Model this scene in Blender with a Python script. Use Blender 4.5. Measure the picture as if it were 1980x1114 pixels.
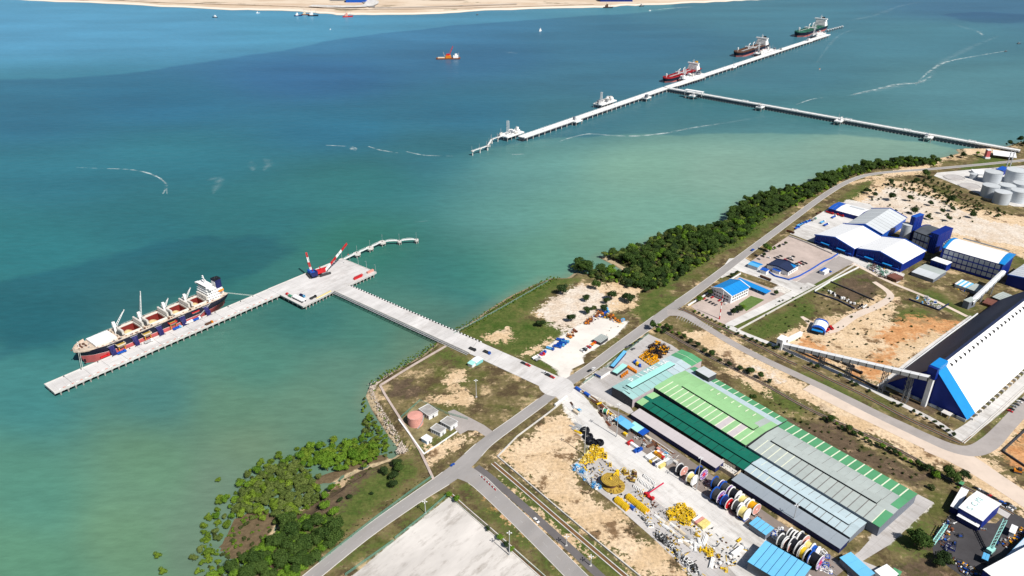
import bpy,math,random
import numpy as np
from mathutils import Vector,noise as mnoise
R_=math.radians
for o in list(bpy.data.objects):bpy.data.objects.remove(o)
SC=bpy.context.scene
COL=SC.collection
random.seed(7); RNG=np.random.default_rng(7)

# ------------------------------------------------------------------ camera, sky, sun, exposure
CAM_H,FOC,CX,CY,HOR=420.0,1442.0,990.0,557.0,-196.0     # camera height in metres, the rest in image pixels
PITCH=math.atan((CY-HOR)/FOC)
cam_d=bpy.data.cameras.new('camera'); cam=bpy.data.objects.new('camera',cam_d); COL.objects.link(cam)
cam.location=(0,0,CAM_H); cam.rotation_euler=(math.pi/2-PITCH,0,0)
cam_d.sensor_width=36.0; cam_d.lens=36.0*FOC/1980.0
cam_d.clip_start=1.0; cam_d.clip_end=80000.0
SC.camera=cam
SUN_EL,SUN_AZ=R_(49),R_(-48)          # azimuth counter-clockwise from +x
SUN=Vector((math.cos(SUN_AZ)*math.cos(SUN_EL),math.sin(SUN_AZ)*math.cos(SUN_EL),math.sin(SUN_EL)))
W=bpy.data.worlds.new('World'); SC.world=W; W.use_nodes=True
nt=W.node_tree; nt.nodes.clear()
sky=nt.nodes.new('ShaderNodeTexSky'); sky.sky_type='NISHITA'; sky.sun_disc=False
sky.sun_elevation=SUN_EL; sky.sun_rotation=math.atan2(SUN.x,SUN.y); sky.air_density=1.0; sky.dust_density=0.8; sky.altitude=100
bg=nt.nodes.new('ShaderNodeBackground'); bg.inputs[1].default_value=0.05
wo=nt.nodes.new('ShaderNodeOutputWorld')
nt.links.new(sky.outputs[0],bg.inputs[0]); nt.links.new(bg.outputs[0],wo.inputs[0])
sd=bpy.data.lights.new('sun','SUN'); sd.energy=4.8; sd.angle=R_(0.5); sd.color=(1.0,0.955,0.89)
so=bpy.data.objects.new('sun',sd); COL.objects.link(so); so.rotation_euler=SUN.to_track_quat('Z','Y').to_euler(); so.location=(300,-300,900)
SC.render.engine='CYCLES'
vs=SC.view_settings; vs.view_transform='Standard'; vs.look='None'; vs.exposure=0.32; vs.gamma=1.0; vs.use_curve_mapping=False

# ------------------------------------------------------------------ image pixels cast through the camera onto a level plane -> site metres
_c,_s=math.cos(PITCH),math.sin(PITCH)
def P(x,y,z=0.0):
    u=(x-CX)/FOC; v=(CY-y)/FOC
    d=(u,_c+v*_s,-_s+v*_c); t=(z-CAM_H)/d[2]
    return(d[0]*t,d[1]*t,z)
def P2(x,y,z=0.0):return P(x,y,z)[:2]
def PL(pts,z=0.0):return[P2(x,y,z)for x,y in pts]
def ang(a,b):return math.atan2(b[1]-a[1],b[0]-a[0])
def frame(c,z=0.0):
    """c: four corners (near-left, near-right, far-right, far-left) -> origin, angle, length, width"""
    a,b,cc,d=[Vector(P2(x,y,z))for x,y in c]
    u=((b-a)+(cc-d)); th=math.atan2(u.y,u.x); U=Vector((math.cos(th),math.sin(th))); V=Vector((-U.y,U.x))
    L=((b-a).dot(U)+(cc-d).dot(U))/2; Wd=((d-a).dot(V)+(cc-b).dot(V))/2
    m=(a+b+cc+d)/4; o=m-U*(L/2)-V*(Wd/2)
    return(o.x,o.y,0.0),th,L,Wd

# ------------------------------------------------------------------ materials
MATS={}
def nod(t,k,**kw):
    n=t.nodes.new(k)
    for a,b in kw.items():setattr(n,a,b)
    return n
def M(name,col,rough=0.75,var=0.14,scale=0.25,metal=0.0,spec=0.25,rot=None,joint=0,stretch=None,dirt=0.0,rnd=0.0,emit=None,streak=None):
    if name in MATS:return MATS[name]
    m=bpy.data.materials.new(name); m.use_nodes=True; MATS[name]=m
    t=m.node_tree; b=t.nodes['Principled BSDF']; L=t.links
    b.inputs['Roughness'].default_value=rough; b.inputs['Metallic'].default_value=metal
    b.inputs['Specular IOR Level'].default_value=spec
    tc=nod(t,'ShaderNodeTexCoord'); mp=nod(t,'ShaderNodeMapping')
    mp.inputs['Scale'].default_value=stretch or(1,1,1)
    L.new(tc.outputs['Object'],mp.inputs['Vector'])
    if rot is not None:mp.vector_type='TEXTURE'; mp.inputs['Rotation'].default_value=(0,0,rot); mp.inputs['Scale'].default_value=(3.0,1,1)
    n1=nod(t,'ShaderNodeTexNoise'); n1.inputs['Scale'].default_value=scale; n1.inputs['Detail'].default_value=5; n1.inputs['Roughness'].default_value=0.62
    L.new(mp.outputs[0],n1.inputs['Vector'])
    mr=nod(t,'ShaderNodeMapRange'); mr.inputs['From Min'].default_value=0.3; mr.inputs['From Max'].default_value=0.7
    mr.inputs['To Min'].default_value=1-var; mr.inputs['To Max'].default_value=1+var
    L.new(n1.outputs['Fac'],mr.inputs['Value'])
    fac=mr.outputs[0]
    if rnd:
        oi=nod(t,'ShaderNodeObjectInfo'); mr2=nod(t,'ShaderNodeMapRange'); mr2.inputs['To Min'].default_value=1-rnd; mr2.inputs['To Max'].default_value=1+rnd
        L.new(oi.outputs['Random'],mr2.inputs['Value']); mu=nod(t,'ShaderNodeMath',operation='MULTIPLY')
        L.new(fac,mu.inputs[0]); L.new(mr2.outputs[0],mu.inputs[1]); fac=mu.outputs[0]
    vm=nod(t,'ShaderNodeVectorMath',operation='SCALE'); vm.inputs[0].default_value=col[:3]
    L.new(fac,vm.inputs['Scale']); out=vm.outputs[0]
    if dirt:
        n2=nod(t,'ShaderNodeTexNoise'); n2.inputs['Scale'].default_value=scale*0.35; n2.inputs['Detail'].default_value=6; n2.inputs['Roughness'].default_value=0.7
        L.new(mp.outputs[0],n2.inputs['Vector'])
        n3=nod(t,'ShaderNodeTexNoise'); n3.inputs['Scale'].default_value=0.16; n3.inputs['Detail'].default_value=7; n3.inputs['Roughness'].default_value=0.72; L.new(mp.outputs[0],n3.inputs['Vector'])
        av=nod(t,'ShaderNodeMath',operation='MULTIPLY_ADD'); av.inputs[1].default_value=0.55; L.new(n3.outputs['Fac'],av.inputs[0]); hf=nod(t,'ShaderNodeMath',operation='MULTIPLY'); hf.inputs[1].default_value=0.45; L.new(n2.outputs['Fac'],hf.inputs[0]); L.new(hf.outputs[0],av.inputs[2])
        r2=nod(t,'ShaderNodeMapRange'); r2.inputs['From Min'].default_value=0.49; r2.inputs['From Max'].default_value=0.66; r2.inputs['To Max'].default_value=dirt
        L.new(av.outputs[0],r2.inputs['Value'])
        mx=nod(t,'ShaderNodeMix',data_type='RGBA'); mx.inputs['B'].default_value=(0.16,0.13,0.10,1)
        L.new(r2.outputs[0],mx.inputs['Factor']); L.new(out,mx.inputs['A']); out=mx.outputs['Result']
    if joint:
        m3=nod(t,'ShaderNodeMapping',vector_type='TEXTURE'); m3.inputs['Rotation'].default_value=(0,0,rot or 0); L.new(tc.outputs['Object'],m3.inputs['Vector'])
        bk=nod(t,'ShaderNodeTexBrick'); bk.offset=0.0; bk.inputs['Scale'].default_value=1.0; bk.inputs['Brick Width'].default_value=joint; bk.inputs['Row Height'].default_value=joint; bk.inputs['Mortar Size'].default_value=0.16; bk.inputs['Color1'].default_value=(1,1,1,1); bk.inputs['Color2'].default_value=(.95,.95,.95,1); bk.inputs['Mortar'].default_value=(.86,.85,.84,1); L.new(m3.outputs[0],bk.inputs['Vector'])
        mj=nod(t,'ShaderNodeMix',data_type='RGBA',blend_type='MULTIPLY'); mj.inputs['Factor'].default_value=1.0; L.new(out,mj.inputs['A']); L.new(bk.outputs['Color'],mj.inputs['B']); out=mj.outputs['Result']
    L.new(out,b.inputs['Base Color'])
    return m
def col(name):return MATS[name]
# paints and common stuff (linear base colours)
M('concrete',(0.58,0.56,0.53),0.85,0.12,0.06,dirt=0.35)
M('deck_concrete',(0.58,0.565,0.555),0.85,0.16,0.05,dirt=0.34,rot=R_(49),joint=8.0)
M('dark_concrete',(0.17,0.165,0.16),0.9,0.2,0.1)
M('pile',(0.30,0.29,0.27),0.9,0.2,0.4)
M('asphalt',(0.30,0.285,0.278),0.9,0.14,0.08,dirt=0.35,rot=R_(49))
M('asphalt_dark',(0.13,0.12,0.12),0.9,0.14,0.08)
M('asphalt_black',(0.055,0.052,0.056),0.85,0.25,0.06)
M('white_paint',(0.80,0.80,0.79),0.5,0.05,0.3)
M('white_roof',(0.79,0.80,0.81),0.45,0.04,0.2)
M('cream',(0.62,0.53,0.40),0.7,0.15,0.3)
M('deck_cream',(0.57,0.47,0.38),0.7,0.22,0.3,dirt=.55)
M('black_paint',(0.012,0.013,0.018),0.5,0.2,0.2)
M('hull_black',(0.012,0.015,0.03),0.4,0.3,0.06)
M('hull_red',(0.52,0.12,0.12),0.6,0.25,0.08)
M('hold_red',(0.18,0.022,0.018),0.75,0.25,0.12)
M('navy',(0.015,0.022,0.10),0.5,0.2,0.2)
M('blue',(0.012,0.085,0.42),0.45,0.12,0.2)
M('royal_blue',(0.005,0.022,0.20),0.5,0.12,0.2,spec=0.2)
M('sky_blue',(0.10,0.38,0.66),0.5,0.10,0.15)
M('office_blue',(0.012,0.22,0.58),0.45,0.06,0.2)
M('tarp_blue',(0.012,0.012,0.085),0.6,0.3,0.5)
M('red',(0.50,0.02,0.025),0.5,0.2,0.4)
M('salmon',(0.60,0.29,0.24),0.7,0.12,0.25)
M('orange',(0.62,0.20,0.015),0.55,0.2,0.5)
M('orange_yellow',(0.70,0.33,0.008),0.5,0.2,0.5)
M('yellow',(0.70,0.47,0.02),0.5,0.2,0.5)
M('pale_yellow',(0.72,0.60,0.22),0.55,0.15,0.5)
M('gold',(0.40,0.27,0.05),0.55,0.3,0.4)
M('rust',(0.20,0.07,0.035),0.9,0.4,0.5)
M('brown',(0.11,0.055,0.035),0.9,0.3,0.4)
M('steel',(0.45,0.46,0.47),0.5,0.15,0.4,metal=0.2)
M('grey_steel',(0.20,0.21,0.22),0.6,0.2,0.4)
M('dark_steel',(0.045,0.047,0.05),0.6,0.3,0.4)
M('tyre',(0.015,0.015,0.015),0.9,0.1)
M('glass',(0.02,0.03,0.04),0.15,0.1,spec=0.6)
M('green_paint',(0.05,0.25,0.15),0.6,0.15,0.4)
M('fence_green',(0.10,0.28,0.20),0.6,0.15,0.4)
M('teal_paint',(0.22,0.55,0.55),0.55,0.12,0.3)
M('purple',(0.22,0.10,0.36),0.5,0.2,0.4)
M('magenta',(0.60,0.02,0.08),0.5,0.2,0.4)
M('grain',(0.60,0.45,0.24),0.9,0.15,0.3)
M('foamw',(0.75,0.8,0.8),0.9,0.05)

# ------------------------------------------------------------------ mesh builder
class MB:
    def __init__(s):s.v=[]; s.f=[]; s.m=[]
    def add(s,vs,fs,m=0):
        b=len(s.v); s.v+=[tuple(p)for p in vs]; s.f+=[tuple(i+b for i in f)for f in fs]; s.m+=[m]*len(fs); return s
    def box(s,x0,x1,y0,y1,z0,z1,m=0):
        return s.add([(x0,y0,z0),(x1,y0,z0),(x1,y1,z0),(x0,y1,z0),(x0,y0,z1),(x1,y0,z1),(x1,y1,z1),(x0,y1,z1)],
                     [(3,2,1,0),(4,5,6,7),(0,1,5,4),(1,2,6,5),(2,3,7,6),(3,0,4,7)],m)
    def cbox(s,x,y,z,sx,sy,sz,rz=0.0,m=0):
        c,q=math.cos(rz),math.sin(rz); pts=[]
        for dz in(0,sz):
            for dx,dy in((-sx/2,-sy/2),(sx/2,-sy/2),(sx/2,sy/2),(-sx/2,sy/2)):
                pts.append((x+dx*c-dy*q,y+dx*q+dy*c,z+dz))
        return s.add(pts,[(3,2,1,0),(4,5,6,7),(0,1,5,4),(1,2,6,5),(2,3,7,6),(3,0,4,7)],m)
    def beam(s,p,q,w,h=None,m=0):
        p=Vector(p); q=Vector(q); d=(q-p).normalized(); h=h or w
        up=Vector((0,0,1))if abs(d.z)<0.95 else Vector((0,1,0))
        a=d.cross(up).normalized()*(w/2); b=a.cross(d).normalized()*(h/2)
        return s.add([p-a-b,p+a-b,p+a+b,p-a+b,q-a-b,q+a-b,q+a+b,q-a+b],
                     [(0,1,2,3),(7,6,5,4),(4,5,1,0),(5,6,2,1),(6,7,3,2),(7,4,0,3)],m)
    def tube(s,p,q,r0,r1=None,n=8,m=0,cap=True):
        p=Vector(p); q=Vector(q); r1=r0 if r1 is None else r1; d=(q-p).normalized()
        up=Vector((0,0,1))if abs(d.z)<0.95 else Vector((0,1,0))
        a=d.cross(up).normalized(); b=d.cross(a); vs=[]
        for c,r in((p,r0),(q,r1)):
            for i in range(n):
                t=2*math.pi*i/n; vs.append(c+a*(r*math.cos(t))+b*(r*math.sin(t)))
        fs=[((i+1)%n,i,n+i,n+(i+1)%n)for i in range(n)]
        if cap:fs+=[tuple(range(n)),tuple(range(2*n-1,n-1,-1))]
        return s.add(vs,fs,m)
    def prism(s,poly,z0,z1,m=0):
        n=len(poly); ar=sum(poly[i][0]*poly[(i+1)%n][1]-poly[(i+1)%n][0]*poly[i][1]for i in range(n))
        if ar<0:poly=poly[::-1]
        return s.add([(x,y,z0)for x,y in poly]+[(x,y,z1)for x,y in poly],
                     [tuple(range(n-1,-1,-1)),tuple(range(n,2*n))]+[(i,(i+1)%n,n+(i+1)%n,n+i)for i in range(n)],m)
    def poly(s,pts,m=0):return s.add(pts,[tuple(range(len(pts)))],m)
    def xprism(s,prof,x0,x1,m=0):       # profile in (y, z), extruded along x
        n=len(prof)
        return s.add([(x0,y,z)for y,z in prof]+[(x1,y,z)for y,z in prof],
                     [tuple(range(n-1,-1,-1)),tuple(range(n,2*n))]+[(i,(i+1)%n,n+(i+1)%n,n+i)for i in range(n)],m)
    def mesh(s,name,mats):
        me=bpy.data.meshes.new(name); me.from_pydata(s.v,[],s.f)
        if not isinstance(mats,(list,tuple)):mats=[mats]
        for x in mats:me.materials.append(MATS[x]if isinstance(x,str)else x)
        if len(mats)>1:me.polygons.foreach_set('material_index',s.m)
        me.update(); return me
    def build(s,name,mats,parent=None,loc=None,rz=0.0):
        return link(name,s.mesh(name,mats),parent,loc,rz)
def link(name,data,parent=None,loc=None,rz=0.0):
    o=bpy.data.objects.new(name,data); COL.objects.link(o)
    if parent:o.parent=parent
    if loc:o.location=loc
    if rz:o.rotation_euler=(0,0,rz)
    return o
def tag(o,label=None,cat=None,group=None,kind=None):
    if label:o['label']=label
    if cat:o['category']=cat
    if group:o['group']=group
    if kind:o['kind']=kind
    return o
def thing(name,label,cat,loc=(0,0,0),rz=0.0,group=None):
    return tag(link(name,None,None,loc,rz),label,cat,group)
def struct(o):o['kind']='structure'; return o
KIDS={}
def kids(o):
    return[c for c in bpy.data.objects if c.parent==o]
def copy_tree(o,loc,rz=0.0,label=None,group=None,scale=None,ch=None):
    r=o.copy(); COL.objects.link(r); r.location=loc; r.rotation_euler=(0,0,rz)
    if label:r['label']=label
    if group:r['group']=group
    if scale:r.scale=scale if isinstance(scale,(tuple,list))else(scale,)*3
    if o.name not in KIDS:KIDS[o.name]=[(c,kids(c))for c in kids(o)]
    for c,gs in KIDS[o.name]:
        d=c.copy(); COL.objects.link(d); d.parent=r
        for g in gs:
            e=g.copy(); COL.objects.link(e); e.parent=d
    return r
ORD='first second third fourth fifth sixth seventh eighth ninth tenth eleventh twelfth thirteenth fourteenth fifteenth sixteenth seventeenth eighteenth nineteenth twentieth'.split()
ORD+=['twenty-'+w for w in ORD[:9]]+['thirtieth']+['thirty-'+w for w in ORD[:9]]+['fortieth']+['forty-'+w for w in ORD[:9]]
def ribbon(pts,w,z=0.0,closed=False):
    """offset polyline (site metres) to both sides by w/2 (w may be a list)"""
    n=len(pts); ws=w if isinstance(w,list)else[w]*n; Lf,Rt=[],[]
    for i in range(n):
        a=Vector(pts[max(i-1,0)]); b=Vector(pts[min(i+1,n-1)]); d=(b-a).normalized(); nn=Vector((-d.y,d.x)); p=Vector(pts[i])
        Lf.append(tuple(p+nn*ws[i]/2)); Rt.append(tuple(p-nn*ws[i]/2))
    return Lf,Rt
def smooth_line(pts,k=3):
    out=[]
    n=len(pts)
    for i in range(n-1):
        p0=Vector(pts[max(i-1,0)]); p1=Vector(pts[i]); p2=Vector(pts[i+1]); p3=Vector(pts[min(i+2,n-1)])
        for j in range(k):
            t=j/k; out.append(tuple(0.5*((2*p1)+(p2-p0)*t+(2*p0-5*p1+4*p2-p3)*t*t+(3*p1-p0-3*p2+p3)*t**3)))
    out.append(tuple(pts[-1])); return out
def sdf(X,Y,poly):
    """signed distance, positive inside"""
    p=np.asarray(poly); n=len(p); d=np.full(X.shape,1e18); ins=np.zeros(X.shape,bool)
    for i in range(n):
        ax,ay=p[i]; bx,by=p[(i+1)%n]; ex,ey=bx-ax,by-ay; wx,wy=X-ax,Y-ay
        t=np.clip((wx*ex+wy*ey)/(ex*ex+ey*ey+1e-9),0,1)
        d=np.minimum(d,(wx-ex*t)**2+(wy-ey*t)**2)
        c=((ay<=Y)&(by>Y))|((by<=Y)&(ay>Y))
        with np.errstate(divide='ignore',invalid='ignore'):xi=ax+(Y-ay)*ex/(ey if ey else 1e-9)
        ins^=c&(X<xi)
    d=np.sqrt(d); return np.where(ins,d,-d)

# ------------------------------------------------------------------ water
WZ=-5.0
COAST=[(380,1180),(455,1120),(495,1060),(530,1005),(575,972),(612,945),(640,925),(668,905),(700,893),(745,880),(764,868),(752,838),(735,812),(718,785),(706,758),
         (714,738),(742,718),(790,694),(825,672),(842,656),(872,637),(905,619),(945,591),(985,566),(1030,545),(1066,531),(1098,531),(1112,520),(1128,524),(1160,522),(1195,524),(1210,520),
         (1185,505),(1158,492),(1185,486),(1235,478),(1250,462),(1290,446),(1350,437),(1402,428),(1412,405),(1440,384),(1480,368),(1555,356),(1575,340),(1640,320),
         (1720,310),(1795,305),(1832,298),(1856,291),(1848,284),(1900,284),(1940,281),(1975,270),(2100,262),(2400,230)]
coast_w=PL(COAST)
coast_w=coast_w+[(9000,1700),(9000,-400),(-330,-400),(-330,300)]
FAR=[(-300,-40),(-80,-8),(30,1),(200,8),(420,19),(560,23),(640,29),(700,30),(850,28),(960,21),(1150,16),(1200,13),(1300,9),(1420,3),(1490,0),(1600,-12),(1900,-45)]
far_w=PL(FAR,WZ)
def water():
    rows=210; cols=230
    ys=180*(60000/180)**(np.arange(rows)/(rows-1)); s=np.linspace(-1.9,1.9,cols)
    Yg=np.repeat(ys[:,None],cols,1); Xg=Yg*s[None,:]*np.where(Yg>6000,1.0,1.0)
    X,Y=Xg.ravel(),Yg.ravel()
    # water tint: (image x, image y, r, g, b) -- turbid colour, sky reflection painted into far blues
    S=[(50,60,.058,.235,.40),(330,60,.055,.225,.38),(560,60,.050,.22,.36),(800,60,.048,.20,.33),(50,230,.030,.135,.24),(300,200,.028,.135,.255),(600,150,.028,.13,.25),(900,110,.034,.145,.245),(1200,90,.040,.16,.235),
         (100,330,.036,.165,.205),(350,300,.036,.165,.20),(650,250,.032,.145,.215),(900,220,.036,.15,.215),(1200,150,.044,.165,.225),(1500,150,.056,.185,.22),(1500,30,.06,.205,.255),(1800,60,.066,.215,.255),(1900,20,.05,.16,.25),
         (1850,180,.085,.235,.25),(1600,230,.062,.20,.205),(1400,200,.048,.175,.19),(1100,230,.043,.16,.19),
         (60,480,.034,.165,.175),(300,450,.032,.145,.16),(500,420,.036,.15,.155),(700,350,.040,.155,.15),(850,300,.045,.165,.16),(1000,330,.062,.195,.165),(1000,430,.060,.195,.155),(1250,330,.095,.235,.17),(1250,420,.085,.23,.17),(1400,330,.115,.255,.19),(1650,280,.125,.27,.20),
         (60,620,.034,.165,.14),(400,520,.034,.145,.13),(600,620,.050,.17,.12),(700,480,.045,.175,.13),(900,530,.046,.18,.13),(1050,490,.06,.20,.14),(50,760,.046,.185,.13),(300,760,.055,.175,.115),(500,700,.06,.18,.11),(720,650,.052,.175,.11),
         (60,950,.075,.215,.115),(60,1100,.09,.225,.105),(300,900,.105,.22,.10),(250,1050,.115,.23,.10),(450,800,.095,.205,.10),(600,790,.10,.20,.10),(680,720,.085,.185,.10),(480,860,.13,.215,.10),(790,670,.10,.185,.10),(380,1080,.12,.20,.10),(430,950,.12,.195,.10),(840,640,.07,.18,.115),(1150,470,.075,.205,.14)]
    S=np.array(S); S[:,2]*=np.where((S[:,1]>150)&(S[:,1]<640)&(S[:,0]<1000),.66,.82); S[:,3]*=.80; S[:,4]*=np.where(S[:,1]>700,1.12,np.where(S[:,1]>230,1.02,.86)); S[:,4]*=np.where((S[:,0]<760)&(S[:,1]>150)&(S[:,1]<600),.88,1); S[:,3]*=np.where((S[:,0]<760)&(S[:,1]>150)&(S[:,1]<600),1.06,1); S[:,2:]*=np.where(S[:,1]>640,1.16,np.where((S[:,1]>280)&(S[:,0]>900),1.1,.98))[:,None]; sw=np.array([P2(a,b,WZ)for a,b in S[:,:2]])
    q=np.stack([sw[:,0]/sw[:,1],np.log(sw[:,1])],1); Q=np.stack([X/Y,np.log(np.clip(Y,380,3900))],1)
    d2=((Q[:,None,0]-q[None,:,0])/0.13)**2+((Q[:,None,1]-q[None,:,1])/0.16)**2
    w=1/(d2+0.12)**1.9; w/=w.sum(1,keepdims=True); c=w@S[:,2:]
    me=bpy.data.meshes.new('water')
    idx=np.arange(rows*cols).reshape(rows,cols)
    F=np.stack([idx[:-1,:-1],idx[:-1,1:],idx[1:,1:],idx[1:,:-1]],-1).reshape(-1,4)
    me.from_pydata(np.stack([X,Y,np.full_like(X,WZ)],1).tolist(),[],F.tolist())
    ca=me.color_attributes.new('turbid_sky_tint','FLOAT_COLOR','POINT')
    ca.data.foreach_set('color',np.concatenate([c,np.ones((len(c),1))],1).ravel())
    def fa(name,v):a=me.attributes.new(name,'FLOAT','POINT'); a.data.foreach_set('value',np.clip(v,-400,400).astype(np.float32))
    fa('plume',sdf(X,Y,PL([(600,400),(760,340),(880,300),(960,283),(1060,268),(1150,262),(1280,260),(1500,258),(1640,262),(1800,276),(1900,300),(1700,420),(1400,560),(1100,600),(850,560)],WZ)))
    s0,s1=[P2(q,300,WZ)[0]/P2(q,300,WZ)[1]for q in(820,1050)]; fa('pfade',np.clip((X/Y-s0)/(s1-s0),0,1))
    fa('silt_sky',sdf(X,Y,PL([(-100,162),(0,157),(130,151),(260,138),(400,122),(520,103),(640,78),(760,62),(900,48),(1000,40),(1300,20),(1300,-30),(-400,-50)],WZ)))  # far pale water: silt front, with sky reflection painted in as brightening
    fa('coast',np.minimum(-sdf(X,Y,coast_w),400))
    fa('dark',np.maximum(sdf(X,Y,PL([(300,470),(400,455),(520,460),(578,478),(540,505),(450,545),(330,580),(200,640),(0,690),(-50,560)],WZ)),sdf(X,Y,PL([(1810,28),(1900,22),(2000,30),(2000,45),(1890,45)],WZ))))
    m=bpy.data.materials.new('sea_water'); m.use_nodes=True; t=m.node_tree; L=t.links; b=t.nodes['Principled BSDF']
    at=nod(t,'ShaderNodeAttribute',attribute_name='turbid_sky_tint'); geo=nod(t,'ShaderNodeNewGeometry')
    def noise(sc,det=4,stretch=(1,1,1)):
        mp=nod(t,'ShaderNodeMapping'); mp.inputs['Scale'].default_value=stretch; L.new(geo.outputs['Position'],mp.inputs[0])
        n=nod(t,'ShaderNodeTexNoise'); n.inputs['Scale'].default_value=sc; n.inputs['Detail'].default_value=det; L.new(mp.outputs[0],n.inputs[0]); return n.outputs['Fac']
    def mth(op,a,bb):
        n=nod(t,'ShaderNodeMath',operation=op)
        for i,x in enumerate((a,bb)):
            if isinstance(x,(int,float)):n.inputs[i].default_value=x
            else:L.new(x,n.inputs[i])
        return n.outputs[0]
    def edge(name,nz,amp,w):
        a=nod(t,'ShaderNodeAttribute',attribute_name=name); s_=mth('ADD',a.outputs['Fac'],mth('MULTIPLY',mth('SUBTRACT',nz,0.5),amp))
        r=nod(t,'ShaderNodeMapRange',interpolation_type='SMOOTHSTEP'); r.inputs['From Min'].default_value=-w; r.inputs['From Max'].default_value=w; L.new(s_,r.inputs['Value']); return r.outputs[0]
    def mix(f,a,colr,mode='MIX'):
        n=nod(t,'ShaderNodeMix',data_type='RGBA',blend_type=mode)
        L.new(f,n.inputs['Factor']); L.new(a,n.inputs['A']); n.inputs['B'].default_value=(*colr,1); return n.outputs['Result']
    big=noise(0.010,5); c0=at.outputs['Color']
    pf=nod(t,'ShaderNodeAttribute',attribute_name='pfade'); c1=mix(mth('MULTIPLY',edge('plume',big,60,9),pf.outputs['Fac']),c0,(1.75,1.36,1.14),'MULTIPLY')
    c1=mix(edge('silt_sky',noise(0.004,5),120,16),c1,(1.55,1.42,1.24),'MULTIPLY')
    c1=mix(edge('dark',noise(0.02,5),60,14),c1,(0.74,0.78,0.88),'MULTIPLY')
    rr=nod(t,'ShaderNodeMapRange',interpolation_type='SMOOTHSTEP'); rr.inputs['From Min'].default_value=30; rr.inputs['From Max'].default_value=-6; rr.inputs['To Max'].default_value=0.6
    ac=nod(t,'ShaderNodeAttribute',attribute_name='coast'); L.new(mth('ADD',ac.outputs['Fac'],mth('MULTIPLY',noise(0.05,4),16)),rr.inputs['Value'])
    c1=mix(rr.outputs[0],c1,(0.16,0.19,0.125))
    # broad streaks of different water, wind lanes
    st=noise(0.006,6,(0.35,1,1)); f2=nod(t,'ShaderNodeMapRange'); f2.inputs['From Min'].default_value=0.3; f2.inputs['From Max'].default_value=0.7; f2.inputs['To Min'].default_value=0.88; f2.inputs['To Max'].default_value=1.12; L.new(st,f2.inputs['Value'])
    rp=noise(0.12,4,(0.5,1.5,1)); f3=nod(t,'ShaderNodeMapRange'); f3.inputs['From Min'].default_value=0.3; f3.inputs['From Max'].default_value=0.7; f3.inputs['To Min'].default_value=0.92; f3.inputs['To Max'].default_value=1.08; L.new(rp,f3.inputs['Value'])
    sc=nod(t,'ShaderNodeVectorMath',operation='SCALE'); L.new(c1,sc.inputs[0]); L.new(mth('MULTIPLY',f2.outputs[0],f3.outputs[0]),sc.inputs['Scale'])
    L.new(sc.outputs[0],b.inputs['Base Color']); b.inputs['Roughness'].default_value=0.32; b.inputs['IOR'].default_value=1.33; b.inputs['Specular IOR Level'].default_value=0.24
    bp=nod(t,'ShaderNodeBump'); bp.inputs['Strength'].default_value=0.35; bp.inputs['Distance'].default_value=0.5
    L.new(mth('ADD',noise(0.35,3,(0.7,1.2,1)),mth('MULTIPLY',noise(0.06,3,(0.6,1.2,1)),3.0)),bp.inputs['Height']); L.new(bp.outputs[0],b.inputs['Normal'])
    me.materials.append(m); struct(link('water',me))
water()

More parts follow.
